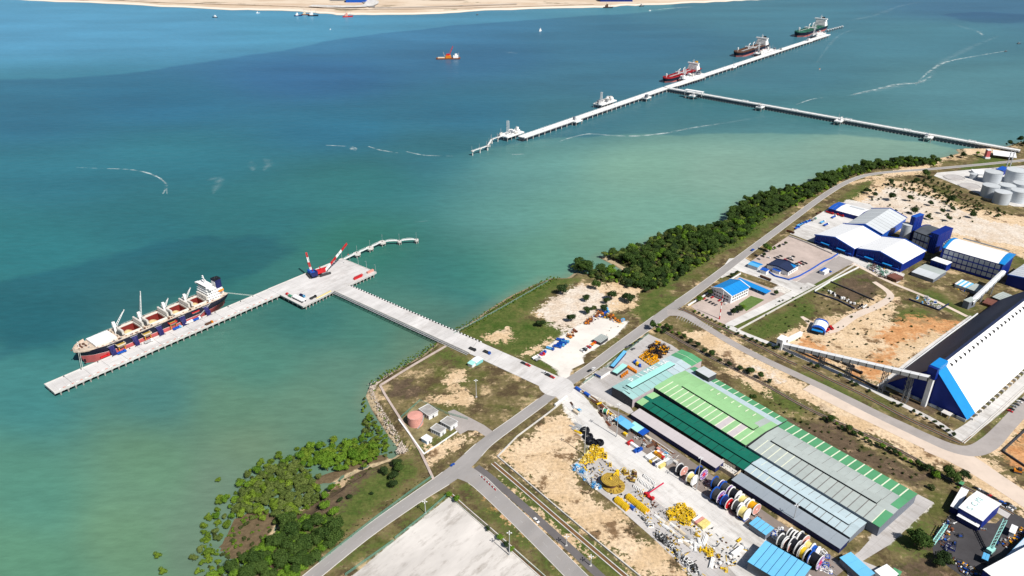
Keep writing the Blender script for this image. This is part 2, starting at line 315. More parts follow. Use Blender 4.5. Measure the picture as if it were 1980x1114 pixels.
# ------------------------------------------------------------------ ground sheet with soil classes
def ground():
    step=3.5
    xs=np.arange(-330,1400,step); ys=np.arange(235,1900,step)
    Xg,Yg=np.meshgrid(xs,ys); X,Y=Xg.ravel(),Yg.ravel()
    cs=sdf(X,Y,coast_w)
    keep=cs>-45
    def field(polys):
        f=np.full(X.shape,-40.0); k=keep
        for p in polys:f[k]=np.maximum(f[k],sdf(X[k],Y[k],PL(p)))
        return np.clip(f,-40,40)
    green=[[(1060,535),(880,640),(905,655),(1000,620),(1075,560),(1120,540)],[(876,641),(950,670),(1082,727),(1082,712),(1035,690),(1090,645),(1080,620),(1000,615),(960,590),(880,640)],
             [(1380,500),(1440,470),(1530,405),(1515,398),(1400,470),(1240,575),(1260,585)],[(1310,495),(1365,490),(1360,510),(1310,515)],[(1290,600),(1330,570),(1240,575),(1220,600),(1250,625)],
             [(700,930),(790,890),(820,910),(700,1005),(600,1080),(560,1114),(600,1020),(650,990)],[(645,1100),(740,1050),(735,1045),(660,1080)],[(760,1030),(850,970),(865,955),(800,985)],
             [(800,706),(860,673),(925,705),(905,715),(850,695)],[(840,850),(900,820),(880,835),(850,868),(815,880),(800,860)],[(1340,650),(1400,630),(1560,545),(1680,520),(1500,600),(1420,640)],
             [(1400,703),(1450,732),(1560,788),(1535,800),(1440,748)],[(1435,640),(1500,605),(1560,580),(1580,600),(1530,640),(1470,660)],[(1640,725),(1700,690),(1740,700),(1710,740)],[(1730,600),(1790,600),(1800,620),(1750,630)],[(1725,1060),(1750,1000),(1800,1010),(1790,1070)],[(1890,868),(1980,770),(1990,785),(1925,852)],[(1630,380),(1700,335),(1660,390)],[(1850,322),(1930,312),(1940,322),(1860,330)],
             [(1535,718),(1600,735),(1690,790),(1640,785)],[(1900,300),(1935,305),(1980,330),(1880,320)],[(1130,725),(1200,685),(1230,660),(1215,662),(1160,705)],[(1090,1000),(1230,1114),(1160,1114),(950,930),(965,910)],[(1800,560),(1880,610),(1870,618),(1780,575)],
             [(900,935),(1120,1114),(1080,1114),(890,950)]]
    sand=[[(965,880),(1088,790),(1118,818),(1128,860),(1108,900),(1120,935),(1190,995),(1260,1060),(1330,1114),(1240,1114)],[(1060,585),(1150,545),(1240,555),(1230,590),(1150,615),(1110,640),(1040,610)],
            [(1650,390),(1700,345),(1780,355),(1860,400),(1990,420),(1990,500),(1860,470),(1700,440)],[(1310,640),(1390,640),(1470,690),(1560,745),(1700,810),(1860,880),(1900,880),(1990,960),(1990,1010),(1900,950),(1800,900),(1640,820),(1500,745),(1380,680)],
            [(1500,655),(1560,625),(1640,605),(1700,575),(1740,575),(1720,620),(1830,640),(1760,715),(1690,745),(1600,700)],[(955,945),(1110,1085),(1085,1085),(925,945)],[(940,910),(1130,1070),(1120,1075),(930,920)],
            [(770,1112),(850,1050)],[(1400,700),(1470,735),(1490,770),(1420,730)],[(1640,355),(1760,320),(1860,288),(1850,300),(1780,335)],[(1860,285),(1940,284),(1920,300),(1850,300)],[(1900,870),(1990,780),(1990,830),(1930,890)],
            [(855,735),(892,718),(902,735),(870,745)],[(835,770),(900,758),(920,775),(870,785)],[(820,865),(930,830),(900,855),(830,900)],[(935,650),(985,630),(990,655),(960,660)],[(1000,690),(1060,655),(1065,665),(1015,692)],[(475,1030),(530,1000),(560,990),(550,1010),(495,1060)],[(600,945),(660,925),(660,935),(610,955)]]
    white=[[(1035,690),(1085,648),(1150,612),(1215,622),(1190,650),(1125,690),(1128,700),(1105,712),(1098,738),(1080,732),(1078,715)],[(867,962),(1045,1120),(675,1120)],[(1130,735),(1255,648),(1320,690),(1225,745),(1190,790),(1120,752)],
             [(1540,455),(1640,385),(1680,395),(1700,470),(1660,500),(1590,470)],[(1590,470),(1750,530),(1740,545),(1560,478)],[(1410,628),(1560,545),(1650,508),(1640,502),(1540,530),(1405,610)],[(1700,1020),(1775,958),(1805,975),(1720,1050),(1660,1080)],
             [(1075,765),(1110,750),(1160,800),(1260,870),(1420,985),(1540,1080),(1600,1120),(1370,1120),(1250,1010),(1180,960),(1110,900),(1140,870)]]
    orange=[[(1690,650),(1760,610),(1860,625),(1830,645),(1800,640),(1730,670)],[(1560,650),(1620,690),(1580,700),(1540,670)],[(960,960),(1100,1085),(1080,1080),(945,965)],[(1640,720),(1740,660),(1700,740)],[(1935,880),(1985,830),(2010,860),(2010,920),(1985,915)]]
    dark=[[(1365,660),(1420,690),(1500,765),(1470,750),(1350,675)],[(1520,800),(1600,820),(1780,920),(1790,960),(1720,920),(1560,850),(1500,810)],[(1740,1090),(1770,1040),(1830,1070),(1800,1120),(1740,1120)],[(740,752),(790,730),(810,760),(775,780)],
            [(1270,490),(1400,430),(1420,380),(1560,350),(1700,305),(1800,303),(1810,318),(1650,330),(1530,400),(1400,470),(1240,560),(1120,530)],[(470,1080),(520,1040),(600,970),(700,890),(760,880),(700,940),(600,1050),(540,1114),(470,1130)],[(1580,560),(1660,522),(1710,545),(1690,585),(1650,595)],[(1700,640),(1740,650),(1730,680),(1690,670)],[(1600,690),(1660,660),(1670,690),(1630,705)],[(1750,740),(1790,690),(1800,800),(1720,770)]]
    me=bpy.data.meshes.new('ground')
    z=np.where(cs<11,(cs-11)*0.46,0.0)
    # mangrove flats lie at tide level
    mang=sdf(X,Y,PL([(300,1180),(520,1120),(560,1040),(640,960),(740,890),(800,870),(760,840),(500,860),(300,1000)]))
    z=np.where((mang>0)&(cs<30),np.minimum(z,(cs-24)*0.24),z)
    mud=sdf(X,Y,PL([(428,1062),(450,1015),(470,992),(505,985),(535,1003),(520,1035),(490,1062),(455,1080)],WZ)); mud=np.maximum(mud,sdf(X,Y,PL([(598,942),(640,915),(690,893),(740,880),(745,888),(690,905),(640,930)],WZ)))
    nzv=np.array([mnoise.noise((x*.07,y*.07,3.0))for x,y in zip(X[keep],Y[keep])]); zz=np.zeros_like(X); zz[keep]=nzv
    z=np.where(mud>-4,np.maximum(z,WZ+.15+.5*zz+np.clip(mud,-4,6)*.06),z)
    remap=-np.ones(len(X),int); remap[keep]=np.arange(keep.sum())
    nY,nX=Xg.shape; idx=np.arange(nY*nX).reshape(nY,nX)
    F=np.stack([idx[:-1,:-1],idx[:-1,1:],idx[1:,1:],idx[1:,:-1]],-1).reshape(-1,4); F=remap[F]; F=F[(F>=0).all(1)]
    me.from_pydata(np.stack([X,Y,z],1)[keep].tolist(),[],F.tolist())
    for nme,pol in(('green',green),('sand',sand),('white',white),('orange',orange),('dark',dark),('pale',[[(1042,602),(1075,572),(1120,552),(1150,558),(1192,580),(1172,606),(1125,632),(1088,640),(1060,622)],[(1660,395),(1720,360),(1800,380),(1900,425),(1990,440),(1990,480),(1860,455),(1740,425)],[(1420,690),(1520,735),(1500,735)]])):
        a=me.attributes.new(nme,'FLOAT','POINT'); a.data.foreach_set('value',field(pol)[keep].astype(np.float32))
    a=me.attributes.new('coast','FLOAT','POINT'); a.data.foreach_set('value',np.clip(cs,-40,40)[keep].astype(np.float32))
    m=bpy.data.materials.new('soil'); m.use_nodes=True; t=m.node_tree; L=t.links; b=t.nodes['Principled BSDF']; geo=nod(t,'ShaderNodeNewGeometry')
    b.inputs['Roughness'].default_value=0.95; b.inputs['Specular IOR Level'].default_value=0.1
    def noise(sc,det=6,rough=0.62,off=(0,0,0)):
        mp=nod(t,'ShaderNodeMapping'); mp.inputs['Location'].default_value=off; L.new(geo.outputs['Position'],mp.inputs[0])
        n=nod(t,'ShaderNodeTexNoise'); n.inputs['Scale'].default_value=sc; n.inputs['Detail'].default_value=det; n.inputs['Roughness'].default_value=rough; L.new(mp.outputs[0],n.inputs[0]); return n.outputs['Fac']
    def mth(op,a,bb):
        n=nod(t,'ShaderNodeMath',operation=op)
        for i,x in enumerate((a,bb)):
            if isinstance(x,(int,float)):n.inputs[i].default_value=x
            else:L.new(x,n.inputs[i])
        return n.outputs[0]
    def ramp(v,lo,hi,a=0.0,bb=1.0):
        r=nod(t,'ShaderNodeMapRange',interpolation_type='SMOOTHSTEP'); r.inputs['From Min'].default_value=lo; r.inputs['From Max'].default_value=hi; r.inputs['To Min'].default_value=a; r.inputs['To Max'].default_value=bb; L.new(v,r.inputs['Value']); return r.outputs[0]
    def mixc(f,a,bcol):
        n=nod(t,'ShaderNodeMix',data_type='RGBA'); L.new(f,n.inputs['Factor'])
        for k,v in(('A',a),('B',bcol)):
            if isinstance(v,tuple):n.inputs[k].default_value=(*v,1)
            else:L.new(v,n.inputs[k])
        return n.outputs['Result']
    n_big=noise(0.022); n_mid=noise(0.045,8,0.68,(50,0,0)); n_fin=noise(0.35,5,0.7,(0,90,0)); n_m2=noise(0.03,8,0.68,(200,300,0)); n_m3=noise(0.11,6,0.7,(400,100,0))
    def cls(name,nz,amp,w):
        a=nod(t,'ShaderNodeAttribute',attribute_name=name); return ramp(mth('ADD',mth('ADD',a.outputs['Fac'],mth('MULTIPLY',mth('SUBTRACT',nz,0.5),amp)),mth('MULTIPLY',mth('SUBTRACT',n_fin,0.5),amp*.3)),-w,w)
    dry=mixc(ramp(n_m3,0.35,0.65),(0.12,0.105,0.04),(0.20,0.155,0.08))
    dry=mixc(ramp(n_mid,0.46,0.60),dry,(0.085,0.062,0.033)); dry=mixc(ramp(n_m2,0.54,0.64),dry,(0.50,0.37,0.22))
    dry=mixc(ramp(n_m3,0.585,0.65,0,.75),dry,(0.46,0.35,0.21)); dry=mixc(ramp(n_big,0.52,0.66,0,0.7),dry,(0.075,0.095,0.02))
    grs=mixc(ramp(n_m3,0.35,0.65),(0.052,0.088,0.017),(0.105,0.122,0.034)); grs=mixc(ramp(n_m2,0.52,0.70,0,0.8),grs,(0.17,0.145,0.055)); grs=mixc(ramp(n_big,0.56,0.72,0,0.75),grs,(0.034,0.078,0.010))
    snd=mixc(ramp(n_m2,0.40,0.62),(0.64,0.49,0.33),(0.54,0.39,0.235)); snd=mixc(ramp(n_mid,0.55,0.62),snd,(0.19,0.12,0.065)); snd=mixc(ramp(n_m3,0.58,0.68,0,0.7),snd,(0.095,0.085,0.035)); snd=mixc(ramp(n_big,0.55,0.7,0,0.7),snd,(0.66,0.53,0.38))
    wht=mixc(ramp(n_m2,0.35,0.65),(0.66,0.63,0.58),(0.54,0.51,0.47)); wht=mixc(ramp(n_mid,0.58,0.72,0,0.55),wht,(0.40,0.35,0.31)); wht=mixc(ramp(n_m3,0.68,0.76,0,0.5),wht,(0.18,0.16,0.15))
    org=mixc(ramp(n_m3,0.35,0.65),(0.58,0.33,0.16),(0.45,0.21,0.085)); org=mixc(ramp(n_m2,0.55,0.66),org,(0.30,0.20,0.10))
    drk=mixc(ramp(n_m3,0.35,0.65),(0.085,0.062,0.04),(0.13,0.092,0.06)); drk=mixc(ramp(n_m2,0.50,0.62),drk,(0.07,0.07,0.025)); drk=mixc(ramp(n_mid,0.6,0.7),drk,(0.34,0.24,0.15))
    c=dry
    c=mixc(cls('dark',n_mid,60,4),c,drk); c=mixc(cls('green',mth('ADD',mth('MULTIPLY',n_m2,.5),mth('MULTIPLY',n_m3,.5)),95,6),c,grs)
    c=mixc(cls('sand',mth('ADD',mth('MULTIPLY',n_m2,.5),mth('MULTIPLY',n_m3,.5)),85,2.2),c,snd); c=mixc(cls('pale',mth('ADD',mth('MULTIPLY',n_m2,.4),mth('MULTIPLY',n_m3,.6)),80,3),c,mixc(ramp(n_mid,.4,.6),(0.64,0.57,0.49),(0.56,0.46,0.36))); c=mixc(cls('orange',n_m3,50,5),c,org); c=mixc(cls('white',n_m3,14,1.5),c,wht)
    a=nod(t,'ShaderNodeAttribute',attribute_name='coast'); sh=mth('ADD',a.outputs['Fac'],mth('MULTIPLY',mth('SUBTRACT',n_mid,0.5),10))
    bch=mixc(ramp(sh,-1.0,1.8),(0.13,0.095,0.055),(0.47,0.37,0.235)); c=mixc(ramp(sh,6.6,5.0),c,bch)
    sc=nod(t,'ShaderNodeVectorMath',operation='SCALE'); L.new(c,sc.inputs[0]); L.new(ramp(n_fin,0.25,0.75,0.72,1.26),sc.inputs['Scale']); L.new(sc.outputs[0],b.inputs['Base Color'])
    bp=nod(t,'ShaderNodeBump'); bp.inputs['Strength'].default_value=0.5; bp.inputs['Distance'].default_value=0.8; L.new(mth('ADD',n_fin,mth('MULTIPLY',n_m3,2.0)),bp.inputs['Height']); L.new(bp.outputs[0],b.inputs['Normal'])
    me.materials.append(m); struct(link('ground',me))
    # land out of view, so that the site does not end at a cliff
    mb=MB(); mb.poly([(1396,-400,-0.5),(9000,-400,-0.5),(9000,1750,-0.5),(1396,1700,-0.5)]); mb.poly([(-330,-400,-0.5),(1396,-400,-0.5),(1396,238,-0.5),(-330,238,-0.5)])
    struct(mb.build('terrain',M('dry_land',(0.30,0.23,0.13),0.95,0.35,0.02,spec=0.1)))
ground()
def far_shore():
    pts=smooth_line([tuple(p)for p in far_w],6); rng=random.Random(3)
    pts=[(x,y+rng.uniform(-14,14))for x,y in pts]
    mb=MB(); n=len(pts)
    prof=[(-20,-1.5),(25,0.6),(60,3.0),(400,4.0),(1200,5.0),(9000,6.0)]
    for k,(d,z)in enumerate(prof):
        for x,y in pts:mb.v.append((x*(1+d/9000.0),y+d,WZ+z))
    for k in range(len(prof)-1):
        for i in range(n-1):mb.f.append((k*n+i,k*n+i+1,(k+1)*n+i+1,(k+1)*n+i)); mb.m.append(0)
    m=bpy.data.materials.new('reclaimed_sand'); m.use_nodes=True; t=m.node_tree; L=t.links; b=t.nodes['Principled BSDF']; b.inputs['Roughness'].default_value=0.95; b.inputs['Specular IOR Level'].default_value=0.1
    geo=nod(t,'ShaderNodeNewGeometry')
    def noise(sc,st,off):
        mp=nod(t,'ShaderNodeMapping'); mp.inputs['Scale'].default_value=st; mp.inputs['Location'].default_value=off; L.new(geo.outputs['Position'],mp.inputs[0])
        q=nod(t,'ShaderNodeTexNoise'); q.inputs['Scale'].default_value=sc; q.inputs['Detail'].default_value=6; q.inputs['Roughness'].default_value=0.65; L.new(mp.outputs[0],q.inputs[0]); return q.outputs['Fac']
    def mixc(v,lo,hi,a,bb):
        r=nod(t,'ShaderNodeMapRange',interpolation_type='SMOOTHSTEP'); r.inputs['From Min'].default_value=lo; r.inputs['From Max'].default_value=hi; L.new(v,r.inputs['Value'])
        q=nod(t,'ShaderNodeMix',data_type='RGBA'); L.new(r.outputs[0],q.inputs['Factor'])
        for k,w in(('A',a),('B',bb)):
            if isinstance(w,tuple):q.inputs[k].default_value=(*w,1)
            else:L.new(w,q.inputs[k])
        return q.outputs['Result']
    c=mixc(noise(0.004,(1,1.6,1),(0,0,0)),0.4,0.62,(0.62,0.52,0.41),(0.52,0.40,0.29))
    c=mixc(noise(0.006,(0.6,1,1),(900,0,0)),0.57,0.64,c,(0.30,0.24,0.17)); c=mixc(noise(0.012,(0.6,1,1),(100,500,0)),0.62,0.68,c,(0.14,0.14,0.07))
    sp=nod(t,'ShaderNodeSeparateXYZ'); L.new(geo.outputs['Position'],sp.inputs[0])
    c=mixc(sp.outputs['Z'],WZ+3.2,WZ+2.2,c,(0.70,0.63,0.54)); c=mixc(sp.outputs['Z'],WZ+0.5,WZ+0.1,c,(0.24,0.21,0.15))
    L.new(c,b.inputs['Base Color']); o=struct(mb.build('far_terrain',m))
    return o
far_shore()

# ------------------------------------------------------------------ roads and paved yards
def sheet(name,px,z,mat,parent=None):
    mb=MB(); mb.poly([(*p,z)for p in PL(px)][::1])
    o=mb.build(name,mat,parent)
    me=o.data
    if me.polygons[0].normal.z<0:me.flip_normals()
    return o
JUNC=[(P2(900,905),17),(P2(1080,747),24),(P2(1295,602),20),(P2(935,845),10)]
def road(name,px,w,z,mat,kerb=None,k=5):
    pts=smooth_line(PL(px),k)
    ws=w if not isinstance(w,list)else list(np.interp(np.linspace(0,len(w)-1,len(pts)),range(len(w)),w))
    Lf,Rt=ribbon(pts,ws); mb=MB(); n=len(pts)
    mb.v=[(*p,z)for p in Rt]+[(*p,z)for p in Lf]; mb.f=[(i,i+1,n+i+1,n+i)for i in range(n-1)]; mb.m=[0]*(n-1)
    o=struct(mb.build(name,mat))
    if kerb:
        for side in(Lf,Rt):
            kb=MB()
            for i in range(n-1):
                if all(math.dist(side[i],q)>r and math.dist(side[i+1],q)>r for q,r in JUNC):kb.beam((*side[i],0.10),(*side[i+1],0.10),kerb,0.26)
            kb.build('kerb','concrete',o)
    return o,pts
M('kerb_grey',(0.42,0.40,0.37),0.9,0.15,0.2)
M('pad_white',(0.60,0.585,0.565),0.9,0.16,0.03,dirt=0.55,rot=R_(-52),joint=7.0)
M('pad_grey',(0.46,0.44,0.43),0.9,0.18,0.04,dirt=0.6,rot=R_(-52),joint=6.0)
M('pad_pink',(0.46,0.38,0.34),0.9,0.14,0.05,dirt=0.35)
M('pad_brown',(0.22,0.185,0.165),0.9,0.2,0.05,dirt=0.4)
M('sand_road',(0.60,0.50,0.42),0.95,0.10,0.03,dirt=0.15)
M('grey_road',(0.34,0.31,0.295),0.9,0.12,0.05,dirt=0.2)
M('lane_paint',(0.36,0.35,0.34),0.8,0.25,0.5)
coast_road,cr=road('coastal_road',[(560,1150),(700,1037),(800,966),(868,921),(905,890),(940,856),(1000,812),(1060,768),(1095,742),(1140,713),(1200,668),(1290,603),(1350,560),(1440,492),(1530,425),(1600,374),(1650,347),(1700,335),(1800,327),(1900,318),(2010,307)],
                      [11,11,12,15,15,12,11,11,12,12,12,14,12,11,10,10,9,9,9,9,9],0.10,'asphalt',0.5)
side_road,sr=road('side_road',[(884,908),(918,925),(955,958),(1030,1030),(1118,1118),(1170,1170)],[20,15,13.5,13.5,13.5,13.5],0.11,'asphalt',0.5)
old_lane,_=road('old_lane',[(921,903),(945,921),(1000,968),(1080,1040),(1160,1114),(1220,1170)],6.5,0.09,'asphalt_dark')
site_road,st=road('site_road',[(1290,604),(1322,608),(1360,630),(1420,666),(1480,697),(1525,718),(1570,739),(1606,756),(1650,778),(1700,803),(1743,823),(1790,845),(1840,866),(1880,872),(1912,858),(1945,825),(2000,765)],[16,13,10,10,10,10,10,10,11,11,12,12,13,14,15,13,13],0.11,'grey_road',None,6)
road('sand_track',[(1790,862),(1860,888),(1920,925),(2010,985)],[16,24,20,18],0.085,'sand_road')
road('sand_shoulder',[(1560,748),(1640,788),(1720,826),(1800,864),(1860,885)],14,0.08,'sand_road')
# painted lane lines
def dashes(parent,pts,off,dash,gap,w,z,mat='lane_paint',s0=0,s1=1e9):
    s=0; carry=0
    for i in range(len(pts)-1):
        a,b=Vector(pts[i]),Vector(pts[i+1]); Ls=(b-a).length; d=(b-a)/Ls; nn=Vector((-d.y,d.x)); t=carry
        while t<Ls:
            if s0<s+t<s1:
                e=min(t+dash,Ls+0.01); mb=MB(); p=a+d*t+nn*off; q=a+d*e+nn*off; h=nn*w/2
                mb.poly([(*(p-h),z),(*(q-h),z),(*(q+h),z),(*(p+h),z)]); o=mb.build('lane_marking',mat,parent)
                if o.data.polygons[0].normal.z<0:o.data.flip_normals()
            t+=dash+gap
        carry=t-Ls; s+=Ls
dashes(coast_road,cr,0.0,6,9,0.35,0.125)
dashes(side_road,sr,0.0,6,9,0.35,0.135,s0=40)
# rumble bars on the site road by the junction
for i in range(14):
    t=i/13; a=Vector(P2(1308+62*t,616+24*t)); b=Vector(P2(1316+62*t,604+27*t)); d=(b-a).normalized(); n_=Vector((-d.y,d.x))*0.3
    mb=MB(); mb.poly([(*(a-n_),0.135),(*(b-n_),0.135),(*(b+n_),0.135),(*(a+n_),0.135)]); o=mb.build('rumble_bar','lane_paint',site_road)
    if o.data.polygons[0].normal.z<0:o.data.flip_normals()
yard=struct(sheet('yard_pavement',[(1074,766),(1104,744),(1135,772),(1158,803),(1175,830),(1250,880),(1400,985),(1500,1058),(1575,1120),(1430,1120),(1330,1015),(1250,952),(1180,897),(1146,872),(1128,838),(1110,802)],0.09,'pad_white'))
struct(sheet('apron_pavement',[(1146,770),(1180,790),(1222,808),(1300,866),(1395,932),(1500,1004),(1640,1096),(1610,1120),(1575,1118),(1500,1056),(1400,983),(1250,878),(1177,828)],0.07,'pad_brown'))
struct(sheet('storage_pavement',[(1103,900),(1150,873),(1182,899),(1250,954),(1332,1018),(1428,1118),(1345,1120),(1262,1040),(1180,968),(1130,930)],0.06,'pad_grey'))
struct(sheet('shed_yard_pavement',[(1118,752),(1150,728),(1254,646),(1300,668),(1322,684),(1187,746),(1228,800),(1215,800),(1165,772)],0.06,'pad_grey'))
struct(sheet('loading_pavement',[(1662,1066),(1700,1024),(1775,956),(1806,972),(1722,1052),(1668,1085),(1730,1110),(1740,1125),(1640,1125),(1636,1085)],0.06,'pad_grey'))
struct(sheet('empty_lot_pavement',[(868,962),(905,992),(980,1058),(1055,1125),(668,1125),(760,1048)],0.05,M('lot_slab',(0.55,0.52,0.49),0.9,0.30,0.025,dirt=0.85,rot=R_(49))))
struct(sheet('gravel_yard_pavement',[(1036,690),(1086,650),(1148,615),(1214,624),(1188,652),(1124,690),(1130,702),(1105,714),(1098,738),(1086,735),(1080,716)],0.05,M('white_gravel',(0.68,0.64,0.59),0.95,0.12,0.03,dirt=0.2)))
struct(sheet('plant_yard_pavement',[(1527,452),(1580,416),(1622,391),(1682,394),(1704,420),(1640,480),(1745,540),(1735,548),(1590,475)],0.06,'pad_white'))
struct(sheet('car_park_pavement',[(1452,505),(1525,456),(1588,477),(1622,494),(1560,535),(1533,547)],0.07,'pad_pink'))
struct(sheet('weighbridge_pavement',[(1536,548),(1622,495),(1652,507),(1563,556)],0.08,'grey_road'))
struct(sheet('gate_pavement',[(1410,500),(1438,498),(1475,520),(1540,545),(1572,552),(1540,566),(1490,545),(1428,524),(1395,538),(1390,528)],0.09,'pad_white'))
struct(sheet('office_yard_pavement',[(1336,592),(1390,560),(1428,534),(1518,568),(1500,578),(1404,628),(1360,612)],0.06,'pad_pink'))
lawn=struct(sheet('office_lawn',[(1428,588),(1452,572),(1478,580),(1443,602)],0.10,M('lawn_green',(0.10,0.16,0.04),0.95,0.25,0.3)))
plant_road,_=road('plant_road',[(1570,549),(1520,575),(1470,600),(1420,624),(1410,630),(1420,637),(1438,645),(1472,658),(1506,671),(1535,684),(1567,698),(1623,722),(1655,738),(1680,750),(1714,768),(1772,796),(1815,819),(1846,842)],[11,11,11,10,9,8,7,6,6,6,6,6,6,6,6,6,6,7],0.10,'pad_white',None,5)
road('hall_side_road',[(1846,846),(1880,826),(1935,782),(2000,722)],12,0.11,'pad_white')
road('hall_back_road',[(1700,748),(1760,700),(1820,655),(1880,612)],5,0.10,'pad_white')
road('bank_track',[(1550,612),(1600,640),(1650,612),(1700,590),(1722,570),(1690,545)],[4,12,10,9,8,6],0.05,'sand_road')
road('plant_back_road',[(1600,487),(1660,515),(1720,545),(1800,578),(1870,612)],5,0.055,'sand_road')
struct(sheet('scrap_yard_pavement',[(1806,1076),(1800,1040),(1846,984),(1884,1010),(1926,1012),(1952,988),(1995,1010),(1945,1120),(1868,1120)],0.06,'asphalt_black'))
struct(sheet('workshop_pavement',[(1888,948),(1962,985),(1948,1003),(1880,965)],0.07,'pad_grey'))
struct(sheet('tank_farm_pavement',[(1806,340),(1812,334),(1900,326),(2010,318),(2010,402),(1960,399),(1930,390)],0.06,'pad_white'))
struct(sheet('pump_yard_pavement',[(776,810),(812,776),(905,812),(800,868)],0.05,M('sparse_grass',(0.20,0.17,0.085),0.95,0.5,0.12)))
struct(sheet('pump_lane',[(866,796),(878,792),(936,822),(958,838),(945,848),(922,833),(905,832),(890,840),(880,830)],0.07,'grey_road'))

# ------------------------------------------------------------------ near jetty: approach bridge, jetty head, berth
DZ=0.8
M('fender',(0.02,0.02,0.022),0.9,0.2)
def deck_thing(name,label,quads,z,thick,mat,seam=0.12):
    t=thing(name,label,'jetty')
    for q in quads:
        mb=MB(); mb.prism(q,z-thick,z); mb.build('deck_slab',mat,t)
    return t
def lerp(a,b,t):return(a[0]+(b[0]-a[0])*t,a[1]+(b[1]-a[1])*t)
def strip_quads(a0,a1,b0,b1,n,gap=0.25):
    """deck bays between edge a (a0->a1) and edge b (b0->b1)"""
    Lh=math.hypot(a1[0]-a0[0],a1[1]-a0[1]); g=gap/Lh; out=[]
    for i in range(n):
        t0,t1=i/n+g/2,(i+1)/n-g/2
        out.append([lerp(a0,a1,t0),lerp(a0,a1,t1),lerp(b0,b1,t1),lerp(b0,b1,t0)])
    return out
bA,bB,bC,bK0=P2(85,742,DZ),P2(105,760,DZ),P2(541,570,DZ),P2(519,557,DZ)
# make the berth a true rectangle
th_b=ang(bB,bC); Ub=Vector((math.cos(th_b),math.sin(th_b))); Vb=Vector((-Ub.y,Ub.x))
Lb=(Vector(bC)-Vector(bB)).dot(Ub); Wb=23.0
def B(u,v):p=Vector(bB)+Ub*u+Vb*v; return(p.x,p.y)
berth=deck_thing('ship_berth','long pale concrete berth deck the bulk carrier lies along',strip_quads(B(0,0),B(Lb,0),B(0,Wb),B(Lb,Wb),14),DZ,1.6,'deck_concrete')
def edge_beam(t,a,b,z=DZ,w=0.9,h=0.55,mat='concrete'):
    mb=MB(); mb.beam((*a,z+h/2+0.02),(*b,z+h/2+0.02),w,h); mb.build('kerb_beam',mat,t)
def piles(t,a,b,n,z=DZ,r=0.75,capb=True,inset=1.2):
    a=Vector(a); b=Vector(b)
    for i in range(n):
        p=a+(b-a)*((i+0.5)/n); mb=MB(); mb.tube((p.x,p.y,WZ-2),(p.x,p.y,z-1.5),r,n=8)
        if capb:mb.cbox(p.x,p.y,z-2.6,2.2,2.2,1.1,math.atan2((b-a).y,(b-a).x))
        mb.build('pile','pile',t)
edge_beam(berth,B(0,0.5),B(Lb,0.5)); edge_beam(berth,B(0,Wb-0.5),B(Lb,Wb-0.5)); edge_beam(berth,B(0.5,1.2),B(0.5,Wb-1.2))
piles(berth,B(2,1.3),B(Lb,1.3),36); piles(berth,B(2,Wb-2),B(Lb,Wb-2),22); piles(berth,B(1.5,3),B(1.5,Wb-3),3)
for i in range(60):     # red and white guard stones
    mb=MB(); x,y=B(6+i*(Lb-12)/60,1.9); mb.cbox(x,y,DZ,2.2,0.8,0.7,th_b); mb.build('guard_stone',('white_paint','salmon')[i%2],berth)
for i in range(14):
    x,y=B(12+i*(Lb-20)/14,Wb+0.25); mb=MB(); mb.cbox(x,y,-3.5,2.0,1.1,4.0,th_b); mb.build('fender','fender',berth)
    x,y=B(18+i*(Lb-24)/14,Wb-1.8); mb=MB(); mb.tube((x,y,DZ),(x,y,DZ+0.7),0.45,0.3,8); mb.tube((x,y,DZ+0.7),(x,y,DZ+1.0),0.6,0.6,8); mb.build('bollard','black_paint',berth)
hK,hJ,hI,hE,hD=P2(661,500,DZ),P2(728,527,DZ),P2(674,552,DZ),P2(646,563,DZ),P2(586,593,DZ)
hC,hF=B(Lb+0.15,0),B(Lb+0.15,Wb)
head=deck_thing('crane_wharf','wide concrete jetty head where the cranes stand, joined to the bridge',[[hC,hD,hE,hI,hJ,hK,hF]],DZ,1.6,'deck_concrete')
for a,b,n in((hC,hD,5),(hD,hE,9),(hI,hJ,8),(hJ,hK,7),(hK,hF,16)):
    edge_beam(head,a,b)
    m_=Vector((0,0)); cen=Vector(P2(640,545)); aa=Vector(a)+(cen-Vector(a)).normalized()*2.0; bb=Vector(b)+(cen-Vector(b)).normalized()*2.0
    piles(head,aa,bb,n)
tE0,tE1=P2(646,563.5,DZ),P2(1046,747,DZ); tI0,tI1=P2(675,551.5,DZ),P2(1080,727,DZ)
thb=ang(tE0,tE1)
mE,mI=lerp(tE0,tE1,0.70),lerp(tI0,tI1,0.66)
bridge=deck_thing('approach_bridge','straight concrete approach bridge from the shore to the jetty head',strip_quads(lerp(tE0,mE,0.004),mE,lerp(tI0,mI,0.004),mI,9),DZ,1.5,'deck_concrete')
ramp_q=strip_quads(lerp(mE,tE1,0.002),tE1,lerp(mI,tI1,0.002),tI1,3)
for i,q in enumerate(ramp_q):
    mb=MB(); zs=[DZ-(DZ-0.14)*k/3 for k in(i,i+1)]
    mb.add([(*q[0],-1),(*q[1],-1),(*q[2],-1),(*q[3],-1),(*q[0],zs[0]),(*q[1],zs[1]),(*q[2],zs[1]),(*q[3],zs[0])],[(4,5,6,7),(0,1,5,4),(1,2,6,5),(2,3,7,6),(3,0,4,7)]); mb.build('ramp_slab','deck_concrete',bridge)
mb=MB(); nb=92
for i in range(nb):     # black and white kerb stones, too small to tell apart
    p=lerp(lerp(tI0,tI1,0.01),lerp(tI0,tI1,0.68),(i+0.5)/nb); mb.cbox(p[0],p[1],DZ,1.75 if i%2 else 1.9,1.0,1.0 if i%2 else 0.9,thb,i%2)
o=mb.build('kerb_stones',['black_paint','white_paint'],bridge); o['kind']='stuff'
